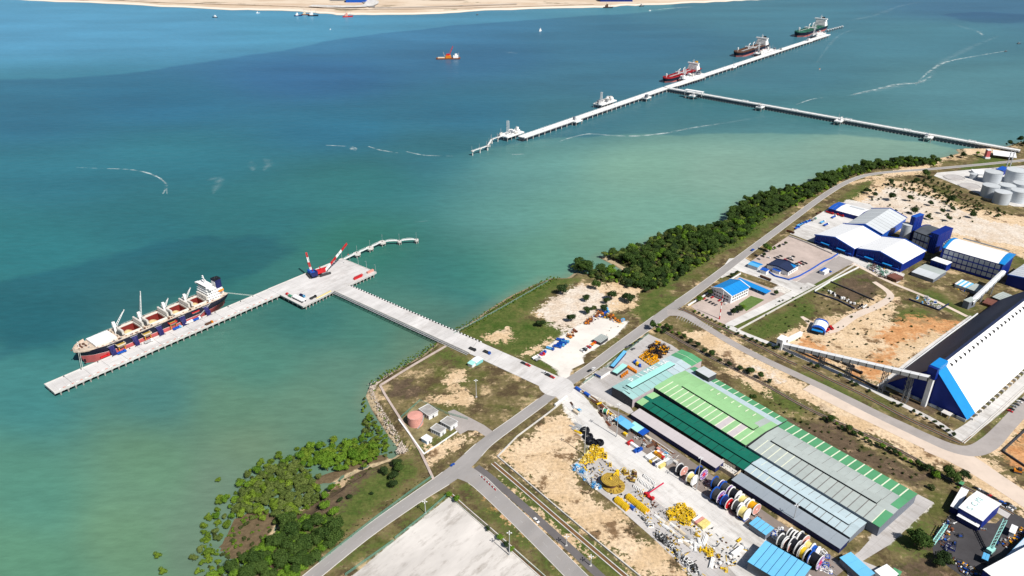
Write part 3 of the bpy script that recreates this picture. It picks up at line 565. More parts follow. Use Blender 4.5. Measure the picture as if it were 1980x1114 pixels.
def off(a,b,d):
    v=Vector((b[0]-a[0],b[1]-a[1])).normalized(); n=Vector((-v.y,v.x))*d; return(a[0]+n.x,a[1]+n.y),(b[0]+n.x,b[1]+n.y)
for d,h in((-1.4,0.5),(-3.2,0.1)):
    a,b=off(tE0,mE,d); mb=MB(); mb.tube((*a,DZ+h-0.6),(*b,DZ+h-0.6),0.42,n=8); mb.build('service_pipe','steel',bridge)
a,b=off(tE0,mE,0.5); edge_beam(bridge,a,b,w=0.7,h=0.9)
for i in range(30):
    p=lerp(a,mE,i/30); v=off(tE0,mE,-2.2); q=lerp(v[0],v[1],i/30); mb=MB(); mb.beam((*p,DZ-0.9),(*q,DZ-0.9),0.5,0.4); mb.build('pipe_bracket','grey_steel',bridge)
a,b=off(tE0,mE,1.6); piles(bridge,a,lerp(a,b,0.86),18); a,b=off(tI0,mI,-1.6); piles(bridge,a,lerp(a,b,0.86),14)
# paved turning circle where the bridge meets the coast road
cc=P2(1076,747); mb=MB(); mb.prism([(cc[0]+17*math.cos(i*math.pi/16),cc[1]+17*math.sin(i*math.pi/16))for i in range(32)],-0.3,0.13); struct(mb.build('junction_pavement','deck_concrete'))
# mooring dolphins and catwalks beyond the head
dol=[(690,489.5),(715,478.5),(739,467.5),(772,465.5),(805,463)]
dp=[P2(x,y,DZ)for x,y in dol]; prev=lerp(hK,hJ,0.06)
for i,p in enumerate(dp):
    far=i==len(dp)-1
    d=thing('mooring_dolphin',['mooring dolphin platform nearest the jetty head','second mooring dolphin out from the jetty head','third mooring dolphin, at the bend of the white catwalk','slim fourth dolphin carrying the white catwalk','last dolphin at the sea end of the white catwalk'][i],'dolphin',(*p,0),th_b,'mooring dolphins in a line off the jetty head')
    s=4.6 if i<3 else 2.8
    mb=MB(); mb.prism([(s*x,s*y)for x,y in((-1,-.5),(-.5,-1),(.5,-1),(1,-.5),(1,.5),(.5,1),(-.5,1),(-1,.5))],DZ-2.2,DZ); mb.build('platform','concrete',d)
    for sx in(-.55,.55):
        for sy in(-.55,.55):mb=MB(); mb.tube((s*sx,s*sy,WZ-2),(s*sx,s*sy,DZ-2.2),0.7,n=8); mb.build('pile','pile',d)
    mb=MB(); mb.tube((s*.5,s*.5,DZ),(s*.5,s*.5,DZ+9),0.16,0.10,6); mb.cbox(s*.5,s*.5,DZ+8.8,0.9,0.4,0.25); mb.build('lamp_post','steel',d)
    mb=MB(); mb.tube((0,0,DZ),(0,0,DZ+1.1),0.7,0.5,8); mb.build('bollard','dark_steel',d)
    a=Vector(prev); b=Vector(p); L_=(b-a).length; w=thing('catwalk',['catwalk span from the jetty head to the first dolphin','catwalk span between the first and second dolphins','catwalk span between the second and third dolphins','humped catwalk span leaving the bend towards the sea','outermost humped catwalk span'][i],'catwalk',(*prev,0),ang(prev,p),'white catwalk spans between the dolphins')
    e0=0.5 if i==0 else(4.4 if i<4 else 2.8); e1=L_-(4.4 if i<3 else 2.7)
    hump=.5 if i>2 else 0.0; N=8
    mb=MB()
    for k in range(N):
        x0,x1=e0+(e1-e0)*k/N,e0+(e1-e0)*(k+1)/N; z0,z1=[DZ+0.25+hump*math.sin(math.pi*q/N)for q in(k,k+1)]
        mb.beam((x0,0,z0),(x1,0,z1),2.6,0.5)
    mb.build('walkway','white_paint',w)
    for sy in(-1.25,1.25):
        mb=MB()
        for k in range(N):
            x0,x1=e0+(e1-e0)*k/N,e0+(e1-e0)*(k+1)/N; z0,z1=[DZ+1.4+(hump+.6)*math.sin(math.pi*q/N)for q in(k,k+1)]
            mb.beam((x0,sy,z0),(x1,sy,z1),0.14); mb.beam((x1,sy,DZ+0.4+hump*math.sin(math.pi*(k+1)/N)),(x1,sy,z1),0.12); mb.beam((x0,sy,z0),(x1,sy,DZ+0.4+hump*math.sin(math.pi*(k+1)/N)),0.1)
        mb.build('railing','white_paint',w)
    prev=p

# ------------------------------------------------------------------ bulk carrier at the berth
M('hatch_white',(0.70,0.67,0.62),0.6,0.08,0.2)
M('wall_shade',(0.72,0.74,0.78),0.5,0.05,0.3)
def hull_mesh(stations,levels,cols):
    """stations: (x_by_level, half_breadth_by_level); levels z list; cols: material index per band"""
    mb=MB(); nl=len(levels); ns=len(stations)
    for sgn in(1,-1):
        base=len(mb.v)
        for xs,hb in stations:
            for k in range(nl):mb.v.append((xs[k],sgn*hb[k],levels[k]))
        for i in range(ns-1):
            for k in range(nl-1):
                a=base+i*nl+k; q=(a,a+nl,a+nl+1,a+1)
                mb.f.append(q if sgn<0 else q[::-1]); mb.m.append(cols[k])
    return mb
def carrier():
    bow=Vector(P2(139,676,13.5))
    # bow foot on the berth line, hull parallel to the berth
    u0=(bow-Vector(bB)).dot(Ub); stern=Vector(P2(443,569,12.0)); u1=(stern-Vector(bB)).dot(Ub); L=u1-u0
    o0=B(u0,Wb+18.0)
    s=thing('bulk_carrier','black and red bulk carrier with open holds moored at the long berth','ship',(o0[0],o0[1],WZ),th_b)
    bm=15.6; zd=17.0
    lv=[-1.5,0.0,9.4,9.7,14.0,zd]
    def st(x,f):return([x]*6,[bm*q for q in f])
    stn=[([7.5,7,5.0,4.9,1.5,0.0],[0.05,.05,.1,.1,.25,.35])]
    stn+=[([9.5,9,8,7.9,5.5,4.5],[bm*q for q in(.12,.16,.22,.23,.34,.40)]),([16,15.5,14.5,14.4,13,12],[bm*q for q in(.42,.48,.55,.56,.66,.70)]),st(26,(.74,.80,.86,.86,.92,.93)),st(38,(.95,.98,1,1,1,1)),
            st(L*.5,(1,1,1,1,1,1)),st(L-45,(.97,1,1,1,1,1)),st(L-28,(.7,.80,.95,.96,1,1)),st(L-14,(.35,.45,.75,.78,.93,.95)),st(L-5,(.1,.15,.5,.55,.75,.80)),([L-3,L-3,L-1.5,L-1.4,L-.4,L],[bm*q for q in(.02,.05,.35,.4,.6,.66)])]
    mb=hull_mesh(stn,lv,[0,0,1,2,2]); n=len(mb.v)
    # transom
    k=len(lv); i0=(len(stn)-1)*k; half=len(stn)*k
    for j in range(k-1):mb.f.append((i0+j,i0+half+j,i0+half+j+1,i0+j+1)); mb.m.append((0,0,1,2,2)[j])
    h=mb.build('hull',['hull_red','white_paint','hull_black'],s)
    for p in h.data.polygons:p.use_smooth=True
    xsd=[q[0][5]for q in stn]; hbd=[q[1][5]for q in stn]
    def hb(x):return float(np.interp(x,xsd,hbd))
    hw=10.4
    hat=[(.105,.235),(.285,.395),(.445,.56),(.605,.71),(.75,.84)]; hat=[(a*L,b*L)for a,b in hat]
    # deck: side strips and cross decks (holds stay open)
    X=sorted(set([hat[0][0]-2,hat[-1][1]+2]+list(np.linspace(hat[0][0]-2,hat[-1][1]+2,12))))
    for sg,nm in((1,'side_deck'),(-1,'side_deck')):
        mb=MB()
        for a,b in zip(X[:-1],X[1:]):
            q=[(a,sg*hw,zd),(b,sg*hw,zd),(b,sg*hb(b),zd),(a,sg*hb(a),zd)]; mb.poly(q if sg>0 else q[::-1])
        mb.build(nm,'deck_cream',s)
    cuts=[hat[0][0]-2]+[v for h_ in hat for v in h_]+[hat[-1][1]+2]
    for i in range(0,len(cuts),2):
        mb=MB(); mb.poly([(cuts[i],-hw,zd),(cuts[i+1],-hw,zd),(cuts[i+1],hw,zd),(cuts[i],hw,zd)]); mb.build('cross_deck','deck_cream',s)
    def endplate(x0,x1,z,nm,mat,npts=10):
        xs=np.linspace(x0,x1,npts); mb=MB(); mb.poly([(x,-hb(x),z)for x in xs]+[(x,hb(x),z)for x in xs[::-1]]); return mb.build(nm,mat,s)
    endplate(hat[-1][1]+2,L-.05,zd,'aft_deck','deck_cream')
    xs=np.linspace(0.0,hat[0][0]-2,12)   # forecastle with bulwark
    mb=MB(); mb.prism([(x,-hb(x)*.97)for x in xs]+[(x,hb(x)*.97)for x in xs[::-1]],zd-1.0,zd+1.8); fc=mb.build('forecastle','deck_cream',s)
    mb=MB()
    for sg in(1,-1):
        for a,b in zip(xs[:-1],xs[1:]):mb.beam((a,sg*hb(a),zd+1.6),(b,sg*hb(b),zd+1.6),0.35,3.2)
    mb.build('bulwark','deck_cream',fc)
    for sg in(1,-1):
        for x in(8,12):mb=MB(); mb.tube((x,sg*2.4,zd+1.8),(x,sg*2.4,zd+3.1),0.9,n=10); mb.tube((x,sg*2.4-1.2,zd+2.6),(x,sg*2.4+1.2,zd+2.6),0.8,n=10); mb.build('winch','brown',fc)
        mb=MB(); mb.cbox(5.5,sg*(hb(5.5)+.25),5.4,1.6,0.8,2.6); mb.beam((5,sg*(hb(5)+.3),5.4),(6.4,sg*(hb(6)+.5),5.0),0.7); mb.build('anchor','black_paint',s)
    mb=MB(); mb.tube((6,0,zd+1.8),(6,0,zd+9),0.35,0.2,8); mb.cbox(6,0,zd+8,0.5,2.2,0.3); mb.build('foremast','white_paint',fc)
    # hatches
    for i,(a,b)in enumerate(hat):
        mb=MB()
        for q in((a,b,-hw,-hw+.5),(a,b,hw-.5,hw),(a,a+.5,-hw+.5,hw-.5),(b-.5,b,-hw+.5,hw-.5)):mb.box(*q,zd-.2,zd+2.0)
        co=mb.build('hatch_coaming','hatch_white',s)
        if i==0:
            for k in range(4):
                w_=(b-a)/4; mb=MB(); mb.box(a+k*w_+.06,a+(k+1)*w_-.06,-hw-.2,hw+.2,zd+2.0,zd+3.0); mb.build('hatch_cover','white_paint',s)
            continue
        mb=MB(); zb=4.0
        x0,x1,y0,y1=a+.5,b-.5,-hw+.5,hw-.5
        for q in([(x0,y0,zb),(x0,y1,zb),(x0,y1,zd),(x0,y0,zd)],[(x1,y1,zb),(x1,y0,zb),(x1,y0,zd),(x1,y1,zd)],[(x0,y1,zb),(x1,y1,zb),(x1,y1,zd),(x0,y1,zd)],[(x1,y0,zb),(x0,y0,zb),(x0,y0,zd),(x1,y0,zd)],[(x0,y0,zb),(x1,y0,zb),(x1,y1,zb),(x0,y1,zb)]):mb.poly(q)
        mb.build('hold','hold_red',s)
        # cargo heap
        mb=MB(); nx,ny=10,8; rg=random.Random(i)
        for jx in range(nx+1):
            for jy in range(ny+1):
                u,v=jx/nx,jy/ny; mb.v.append((x0+(x1-x0)*u,y0+(y1-y0)*v,zb+0.3+12.0*max(0,1-((u-.38)/.62)**2)*max(0,1-((v-.5)/.6)**2)+rg.uniform(0,.5)))
        for jx in range(nx):
            for jy in range(ny):p=jx*(ny+1)+jy; mb.f.append((p,p+ny+1,p+ny+2,p+1)); mb.m.append(0)
        mb.build('cargo_heap','grain',s)
        for(xe,dr)in((a,-1),(b,1)):     # folded covers standing at the hold ends
            for k in range(2):
                xx=xe+dr*(0.6+k*1.0); mb=MB(); mb.box(min(xx,xx+dr*.7),max(xx,xx+dr*.7),-hw,hw,zd+2.0,zd+7.0)
                cv=mb.build('folded_hatch_cover','hatch_white',s)
            if i==4 and dr==1:       # ring emblem on the aftermost cover
                xf=xe+0.55; mb=MB(); 
                for r0,r1,m_ in((3.1,0,0),(2.5,0,1),(1.9,1.0,0)):
                    pts=[]; N=24; kx=xf-0.02*(3.2-r0)-0.01
                    if r1==0:mb.poly([(kx,0.0+r0*math.cos(t*2*math.pi/N)-0,zd+4.1+min(r0,2.0)/2.0*1.0*math.sin(t*2*math.pi/N)*1.0)for t in range(N)],m_)
                    else:
                        for t in range(3,20):
                            a0,a1=t*2*math.pi/N,(t+1)*2*math.pi/N
                            mb.poly([(kx,r0*math.cos(a0),zd+4.1+.8*math.sin(a0)),(kx,r0*math.cos(a1),zd+4.1+.8*math.sin(a1)),(kx,r1*math.cos(a1),zd+4.1+.4*math.sin(a1)),(kx,r1*math.cos(a0),zd+4.1+.4*math.sin(a0))],m_)
                mb.build('emblem',['black_paint','white_paint'],cv)
    # deck cranes
    tips=[(.345,1.5,23),(.470,2.5,36),(.625,1.0,17),(.785,1.0,19)]
    for(a,b),(c_,d_),tp in zip(hat[:-1],hat[1:],tips):
        xc=(b+c_)/2; mb=MB(); mb.tube((xc,0,zd),(xc,0,zd+9),1.3,1.2,10); pd=mb.build('crane_pedestal','white_paint',s)
        mb=MB(); mb.xprism([(-1.5,zd+9),(1.5,zd+9),(1.5,zd+12),(.8,zd+15),(-.8,zd+15),(-1.5,zd+12)],xc-1.6,xc+1.2); mb.build('crane_house','white_paint',pd)
        mb=MB(); tx=tp[0]*L; tip=(tx,tp[1],zd+tp[2])
        for sg in(-1,1):
            mb.beam((xc+1.6,sg*1.5,zd+9.5),(tx,tp[1]+sg*.4,zd+tp[2]),0.32,0.45)
        for k in range(1,8):
            t=k/8; w_=1.5*(1-t)+.5*t; p=(xc+1.6+(tx-xc-1.6)*t,tp[1]*t,zd+9.5+(tp[2]-9.5)*t); mb.beam((p[0],p[1]-w_,p[2]),(p[0],p[1]+w_,p[2]),0.35)
        mb.build('crane_boom','white_paint',pd)
        mb=MB(); mb.tube((xc,0,zd+15),tip,0.12,n=5); mb.build('crane_cable','dark_steel',pd)
        for sg in(-1,1):
            mb=MB(); mb.cbox(xc,sg*6.6,zd,4.0,3.0,2.2); mb.build('deck_house','deck_cream',s)
            mb=MB(); mb.tube((xc-3,sg*13.0,zd),(xc-3,sg*13.0,zd+1.6),1.2,n=8); mb.build('mooring_winch','brown',s)
        mb=MB(); mb.tube((xc+1.4,-8.5,zd+2.4),(xc+1.4,-1.5,zd+2.4),2.2,n=10); mb.build('grab_bucket','dark_steel',s)
    # rails
    for sg in(1,-1):
        mb=MB(); xr=np.linspace(hat[0][0],L-2,40)
        for a,b in zip(xr[:-1],xr[1:]):mb.beam((a,sg*(hb(a)-.15),zd+1.0),(b,sg*(hb(b)-.15),zd+1.0),0.12); mb.beam((a,sg*(hb(a)-.15),zd),(a,sg*(hb(a)-.15),zd+1.0),0.12)
        mb.build('railing','white_paint',s)
    mb=MB(); rg=random.Random(8)
    for i in range(150):
        x=rg.uniform(hat[0][0]-22,L-4); y=rg.choice((-1,1))*rg.uniform(hw+.8,max(hw+.9,hb(x)-1.0))
        if hb(x)>hw+1.5 and x>hat[0][0]:mb.cbox(x,y,zd,rg.uniform(.5,3),rg.uniform(.4,1.2),rg.uniform(.3,1.3),0,rg.randrange(4))
        elif x<hat[0][0]-2:mb.cbox(x,rg.uniform(-.7,.7)*hb(x),zd+1.8,rg.uniform(.5,2),rg.uniform(.4,1.6),rg.uniform(.3,1.2),0,rg.randrange(4))
    mb.build('deck_fittings',['brown','grey_steel','cream','rust'],s)['kind']='stuff'
    # superstructure
    xa=hat[-1][1]+2.4; wd=11.5; zz=zd
    for k in range(5):
        x0,x1=xa+k*.4,xa+14.5-k*1.1; w_=wd-.5*k; mb=MB(); mb.box(x0,x1,-w_,w_,zz,zz+2.9); dk=mb.build('deck_tier','white_paint',s)
        if k<4:
            for j in range(8):
                y=-w_+1.6+j*(2*w_-3.2)/7; mb=MB(); mb.box(x0-.06,x0-.005,y-.55,y+.55,zz+1.2,zz+2.2); mb.build('window','glass',dk)
            for j in range(4):
                x=x0+1.8+j*(x1-x0-3.6)/3; mb=MB(); mb.box(x-.5,x+.5,-w_-.06,-w_-.005,zz+1.2,zz+2.2); mb.build('window','glass',dk)
            mb=MB(); mb.box(x0-.8,x1+1.6,-w_-1.0,w_+1.0,zz+2.9,zz+3.05); mb.build('deck_edge','white_paint',dk)
        zz+=3.05
    mb=MB(); mb.box(xa+.5,xa+8.5,-9.5,9.5,zz-.02,zz+3.0); br=mb.build('bridge','white_paint',s)
    mb=MB(); mb.box(xa+.42,xa+.495,-9.2,9.2,zz+1.2,zz+2.3); mb.build('bridge_windows','glass',br)
    for sg in(-1,1):mb=MB(); mb.box(xa+1.2,xa+5.0,min(sg*9.5,sg*15.2),max(sg*9.5,sg*15.2),zz-.3,zz+1.3); mb.build('bridge_wing','white_paint',br)
    mb=MB(); mb.box(xa,xa+9.2,-10.2,10.2,zz+3.0,zz+3.25); mb.build('monkey_island','white_paint',br)
    mb=MB(); mb.tube((xa+5,0,zz+3.2),(xa+5,0,zz+12),.7,.35,8); mb.cbox(xa+5,0,zz+7.5,1.0,6.5,.5); mb.cbox(xa+4.4,0,zz+9.6,.8,4.5,.6); mb.cbox(xa+5,1.5,zz+11,1.2,1.2,1.4); mb.build('radar_mast','white_paint',br)
    mb=MB(); mb.box(xa+14.6,xa+22.4,-5.4,5.4,zd,zd+8); mb.build('engine_casing','white_paint',s)
    mb=MB(); mb.prism([(xa+15.2,-4.6),(xa+22.8,-4.0),(xa+23.2,0),(xa+22.8,4.0),(xa+15.2,4.6)],zd+8,zd+18.5); fn=mb.build('funnel','navy',s)
    mb=MB(); mb.prism([(xa+15.0,-4.8),(xa+23.0,-4.2),(xa+23.4,0),(xa+23.0,4.2),(xa+15.0,4.8)],zd+18.5,zd+19.3); mb.build('funnel_cap','black_paint',fn)
    mb=MB(); mb.cbox(xa+15.1,0,zd+8.4,.35,7.4,8.0); mb.build('funnel_front','white_paint',fn)
    for k in range(3):mb=MB(); mb.tube((xa+17+k*1.7,(-1,1,0)[k],zd+19.2),(xa+17+k*1.7,(-1,1,0)[k],zd+20.6),.45,n=8); mb.build('exhaust_pipe','dark_steel',fn)
    for sg in(-1,1):
        mb=MB(); y=sg*9.6; mb.add([(xa+14.5,y-1.2,zd+6.5),(xa+20.5,y-1.2,zd+6.5),(xa+20.5,y+1.2,zd+6.5),(xa+14.5,y+1.2,zd+6.5),(xa+13.8,y,zd+8.4),(xa+21.2,y,zd+8.4),(xa+17.5,y,zd+5.2)],[(0,1,6),(1,2,6),(2,3,6),(3,0,6),(0,3,4),(1,5,2),(0,4,5,1),(3,2,5,4)]); mb.build('lifeboat','orange',s)
        for x in(L-13,L-8):mb=MB(); mb.tube((x,sg*4,zd+.9),(x,sg*7,zd+.9),.9,n=10); mb.build('mooring_winch','brown',s)
    mb=MB(); mb.beam((L-26,-bm-.3,zd),(L-48,-bm-2.6,5.8),.9,.3); mb.build('gangway','steel',s)
    # mooring lines
    for nm,a,b in(('mooring_line',(3,-4,zd+1),(-4,-20,5.9)),('mooring_line',(4,-5,zd+1),(-2.5,-20,5.9)),('mooring_line',(L-1,-6,zd),(L+26,-19,5.9)),('mooring_line',(L-1,-4,zd),(L+28,-19,5.9))):
        mb=MB(); mb.tube(a,b,.16,n=5); mb.build(nm,M('rope',(0.55,0.6,0.55),.9),s)
    return L,u0
SHIP_L,SHIP_U=carrier()
# blue tarpaulins from ship side to quay, hoppers with lorries under them
def berth_pt(px,py):
    return P2(px,py,DZ)
tarp=[(208,674),(256,658),(305,640),(348,620),(394,601)]
for i,(x,y)in enumerate(tarp):
    u=(Vector(P2(x,y,3))-Vector(bB)).dot(Ub); c=B(u,Wb-1.2); rg=random.Random(i)
    t=thing('spill_tarpaulin',ORD[i]+' dark blue tarpaulin from the bow hung between ship and quay','tarpaulin',(*c,0),th_b,'blue tarpaulins along the ship side')
    mb=MB(); nu,nv=6,6
    for a in range(nu+1):
        for b in range(nv+1):
            q=b/nv; mb.v.append(((a/nu-.5)*6.2*(1-.2*q)+rg.uniform(-.4,.4),-1.6+5.0*(1-q)+rg.uniform(-.3,.3)*(0<b<nv),DZ+.15+9.6*(1-q)**.8+rg.uniform(0,.3)))
    for a in range(nu):
        for b in range(nv):k=a*(nv+1)+b; mb.f.append((k,k+nv+1,k+nv+2,k+1)); mb.m.append(0)
    mb.build('sheet','tarp_blue',t)
    mb=MB(); mb.beam((-4,3.4,DZ+9.9),(4,3.4,DZ+9.9),.35); mb.build('spreader_bar','steel',t)
    for sx in(-3,3):mb=MB(); mb.tube((sx,-1.9,DZ),(sx,-1.9,DZ+1.2),.35,n=6); mb.build('tie_post','dark_steel',t)
hop=[(236,678,'cream','blue'),(286,657,'cream','steel'),(335,635,'red','sky_blue'),(378,614,'red','blue')]
for i,(x,y,c1,c2)in enumerate(hop):
    p=P2(x,y,DZ); t=thing('cargo_hopper',['cream hopper over a blue lorry nearest the bow','cream hopper beside the second tarpaulin, grey lorry below','red topped hopper amidships on the quay','red topped hopper nearest the stern of the carrier'][i],'hopper',(*p,0),th_b,'grain hoppers on the berth')
    for sx in(-3,3):
        for sy in(-2.4,2.4):mb=MB(); mb.beam((sx,sy,DZ),(sx,sy,DZ+6),.5); mb.build('leg','orange_yellow',t)
    mb=MB(); b,tp=1.0,3.9
    mb.add([(-b,-b,DZ+4.2),(b,-b,DZ+4.2),(b,b,DZ+4.2),(-b,b,DZ+4.2),(-tp-.5,-tp,DZ+8),(tp+.5,-tp,DZ+8),(tp+.5,tp,DZ+8),(-tp-.5,tp,DZ+8)],[(0,1,5,4),(1,2,6,5),(2,3,7,6),(3,0,4,7),(4,7,3,0),(3,2,1,0)]); mb.build('funnel','cream',t)
    mb=MB()
    for a in((-tp-.5,tp+.5,-tp,-tp+.4),(-tp-.5,tp+.5,tp-.4,tp),(-tp-.5,-tp,-tp+.4,tp-.4),(tp,tp+.5,-tp+.4,tp-.4)):mb.box(*a,DZ+8,DZ+9.2)
    mb.build('rim',c1,t)
    mb=MB(); mb.box(-tp,tp,-tp+.4,tp-.4,DZ+8.0,DZ+8.2); mb.build('grating','gold',t)
# lorries under/near hoppers
def lorry(name,label,loc,rz,cab,bed,L_=9.5,load=None,group=None,tank=False):
    t=thing(name,label,'lorry',loc,rz,group); z=0.0
    mb=MB(); mb.add([(-1.2+0,-1.25,.7),(1.1,-1.25,.7),(1.1,1.25,.7),(-1.2,1.25,.7),(-1.2,-1.2,3.0),(.7,-1.2,3.0),(.7,1.2,3.0),(-1.2,1.2,3.0),(1.1,-1.25,1.9),(1.1,1.25,1.9)],
                      [(3,2,1,0),(4,5,6,7),(0,1,8,5,4),(2,3,7,6,9),(1,2,9,8),(3,0,4,7),(8,9,6,5)]); c=mb.build('cab',cab,t); c.location=(L_/2-1.2,0,0)
    mb=MB(); mb.poly([(1.09,-1.0,1.98),(1.09,1.0,1.98),(.76,1.0,2.9),(.76,-1.0,2.9)]); mb.v=[(x+.03,y,zz+.02)for x,y,zz in mb.v]; mb.build('windscreen','glass',c)
    if tank:mb=MB(); mb.tube((-L_/2,0,2.1),(L_/2-2.7,0,2.1),1.3,n=12); mb.build('tank',bed,t)
    else:
        mb=MB(); x0,x1=-L_/2,L_/2-2.6
        mb.box(x0,x1,-1.25,1.25,1.0,1.25)
        for q in((x0,x1,-1.25,-1.13),(x0,x1,1.13,1.25),(x0,x0+.12,-1.13,1.13),(x1-.12,x1,-1.13,1.13)):mb.box(*q,1.25,2.4)
        mb.build('cargo_bed',bed,t)
        if load:mb=MB(); mb.box(x0+.15,x1-.15,-1.1,1.1,1.25,2.3); mb.build('load',load,t)
    for x in(L_/2-1.3,-L_/2+1.2,-L_/2+2.5):
        for sy in(-1.1,1.1):mb=MB(); mb.tube((x,sy-.15,.5),(x,sy+.15,.5),.5,n=10); mb.build('wheel','tyre',t)
    return t
for i,(x,y,c,b,dr,lb)in enumerate([(236,683,'blue','blue',0,'blue tipper lorry under the hopper nearest the bow'),(288,662,'white_paint','steel',0,'white and grey tipper lorry under the second hopper'),(343,636,'sky_blue','blue',0,'sky blue lorry beside the red topped hopper amidships'),(381,619,'white_paint','blue',0,'white and blue lorry under the hopper nearest the stern'),(204,691,'red','red',0,'small red lorry below the first tarpaulin'),(405,627,'orange','brown',0,'orange and brown lorry parked at the landward berth edge'),(366,625,'white_paint','white_paint',0,'plain white lorry between the red topped hoppers')]):
    lorry('tipper_lorry',lb,(*P2(x,y,DZ),DZ),th_b+dr,c,b,group='lorries working the berth')

# ------------------------------------------------------------------ buildings
M('roof_lgreen',(0.27,0.50,0.24),0.6,0.07,0.05,dirt=0.16,rnd=0.06)
M('roof_green',(0.085,0.30,0.145),0.6,0.08,0.05,dirt=0.16,rnd=0.08)
M('roof_dgreen',(0.006,0.125,0.085),0.6,0.08,0.05,dirt=0.16,rnd=0.08)
M('roof_grey',(0.37,0.415,0.40),0.6,0.07,0.05,dirt=0.16,rnd=0.05)
M('roof_bluegrey',(0.42,0.52,0.56),0.6,0.07,0.05,dirt=0.16,rnd=0.05)
M('roof_teal',(0.29,0.48,0.47),0.6,0.07,0.05,dirt=0.16,rnd=0.05)
M('roof_cyan',(0.34,0.68,0.63),0.6,0.06,0.05,dirt=0.16)
M('roof_aqua',(0.14,0.46,0.72),0.6,0.06,0.05,dirt=0.16,rnd=0.05)
M('roof_pink',(0.50,0.46,0.47),0.6,0.06,0.05,dirt=0.16,rnd=0.04)
M('roof_slate',(0.27,0.31,0.35),0.6,0.06,0.05,dirt=0.16,rnd=0.04)
M('roof_silver',(0.50,0.53,0.55),0.5,0.06,0.05,rnd=0.06)
M('roof_dark',(0.085,0.095,0.11),0.6,0.1,0.05,rnd=0.1)
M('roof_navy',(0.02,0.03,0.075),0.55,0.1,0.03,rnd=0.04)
M('roof_rust',(0.15,0.06,0.045),0.8,0.25,0.1,rnd=0.1)
M('skylight',(0.68,0.70,0.55),0.5,0.05)
M('wall_dark',(0.05,0.052,0.062),0.7,0.15,0.1)
M('wall_pink',(0.42,0.36,0.38),0.7,0.12,0.2)
M('wall_white',(0.72,0.73,0.74),0.6,0.06,0.2)
M('wall_slate',(0.16,0.18,0.22),0.7,0.1,0.2)
M('panel_grey',(0.46,0.50,0.54),0.5,0.06,0.1,rnd=0.10)
M('flat_roof',(0.33,0.32,0.31),0.9,0.25,0.15,dirt=0.7)
def roof_seg(t,x0,x1,ya,za,yb,zb,n,mat,strip=None,sw=0.9,th=0.28,name='roof_panel'):
    w=(x1-x0)/n; g=0.10; cache={}
    for i in range(n):
        m=mat(i,n)if callable(mat)else mat
        if m not in cache:
            mb=MB(); mb.xprism([(ya,za),(yb,zb),(yb,zb-th),(ya,za-th)][::-1],g/2,w-g/2); cache[m]=mb.mesh(name,m)
        link(name,cache[m],t,(x0+i*w,0,0))
        sm=strip(i,n)if callable(strip)else strip
        if sm and i:
            k=('s',sm)
            if k not in cache:
                mb=MB(); d=0.06; mb.xprism([(ya,za+d),(yb,zb+d),(yb,zb-.1),(ya,za-.1)][::-1],-sw/2,sw/2); cache[k]=mb.mesh('skylight_strip',sm)
            link('skylight_strip',cache[k],t,(x0+i*w,0,0))
def shed(name,label,corners,eave,prof,segs,wall='wall_dark',cat='warehouse',oh=0.8,z0=0.0,group=None,walls=True,gable=None):
    """prof: (fraction of width, height above eave); segs: one (mat, n, strip, stripwidth) per roof slope"""
    loc,th,L,Wd=frame(corners,eave); t=thing(name,label,cat,loc,th,group)
    pts=[(f*Wd,eave+dz)for f,dz in prof]
    if walls:
        e=0.45; gy=[(min(max(y,e),Wd-e),z-.32)for y,z in pts]
        for x in(e,L-e-.25):
            mb=MB(); mb.xprism([(gy[0][0],z0),*[(y,z)for y,z in gy],(gy[-1][0],z0)][::-1],x,x+.25); mb.build('gable_wall',gable or wall,t)
        for y,z in((gy[0][0],gy[0][1]),(gy[-1][0]-.25,gy[-1][1])):
            mb=MB(); mb.box(e+.25,L-e-.25,y,y+.25,z0,z); mb.build('side_wall',wall,t)
    for(a,b),sg in zip(zip(pts[:-1],pts[1:]),segs):
        mat,n=sg[0],sg[1]; strip=sg[2]if len(sg)>2 else None; sw=sg[3]if len(sg)>3 else .9
        roof_seg(t,0,L,a[0],a[1],b[0],b[1],n,mat,strip,sw)
    return t,L,Wd
def monitor(t,x0,x1,ya,yb,z0,z1,mat,n=1,side='black_paint'):
    """raised roof vent: dark louvred sides under a cap"""
    mb=MB(); mb.box(x0,x1,ya,yb,z0,z1-.15); mo=mb.build('vent_monitor',side,t)  # black side colour stands in for the shaded vent opening
    w=(x1-x0)/n; mb=MB(); mb.box(.05,w-.05,ya-.25,yb+.25,z1-.15,z1); me=mb.mesh('vent_cap',mat)
    for i in range(n):link('vent_cap',me,mo,(x0+i*w,0,0))
def letters(t,txt,mat,x0,dx,y,z,size,tilt=0.0,rot=0.0,name='roof_letter'):
    for i,ch in enumerate(txt):
        if ch==' ':continue
        cu=bpy.data.curves.new('roof_letter','FONT'); cu.body=ch; cu.size=size; cu.extrude=0.03; tmp=bpy.data.objects.new('tmp',cu); COL.objects.link(tmp)
        me=bpy.data.meshes.new_from_object(tmp.evaluated_get(bpy.context.evaluated_depsgraph_get())); bpy.data.objects.remove(tmp); me.materials.clear(); me.materials.append(MATS[mat])
        o=link(name,me,t,(x0+i*dx if not isinstance(x0,list)else x0[i],y,z)); o.rotation_euler=(tilt,0,rot)
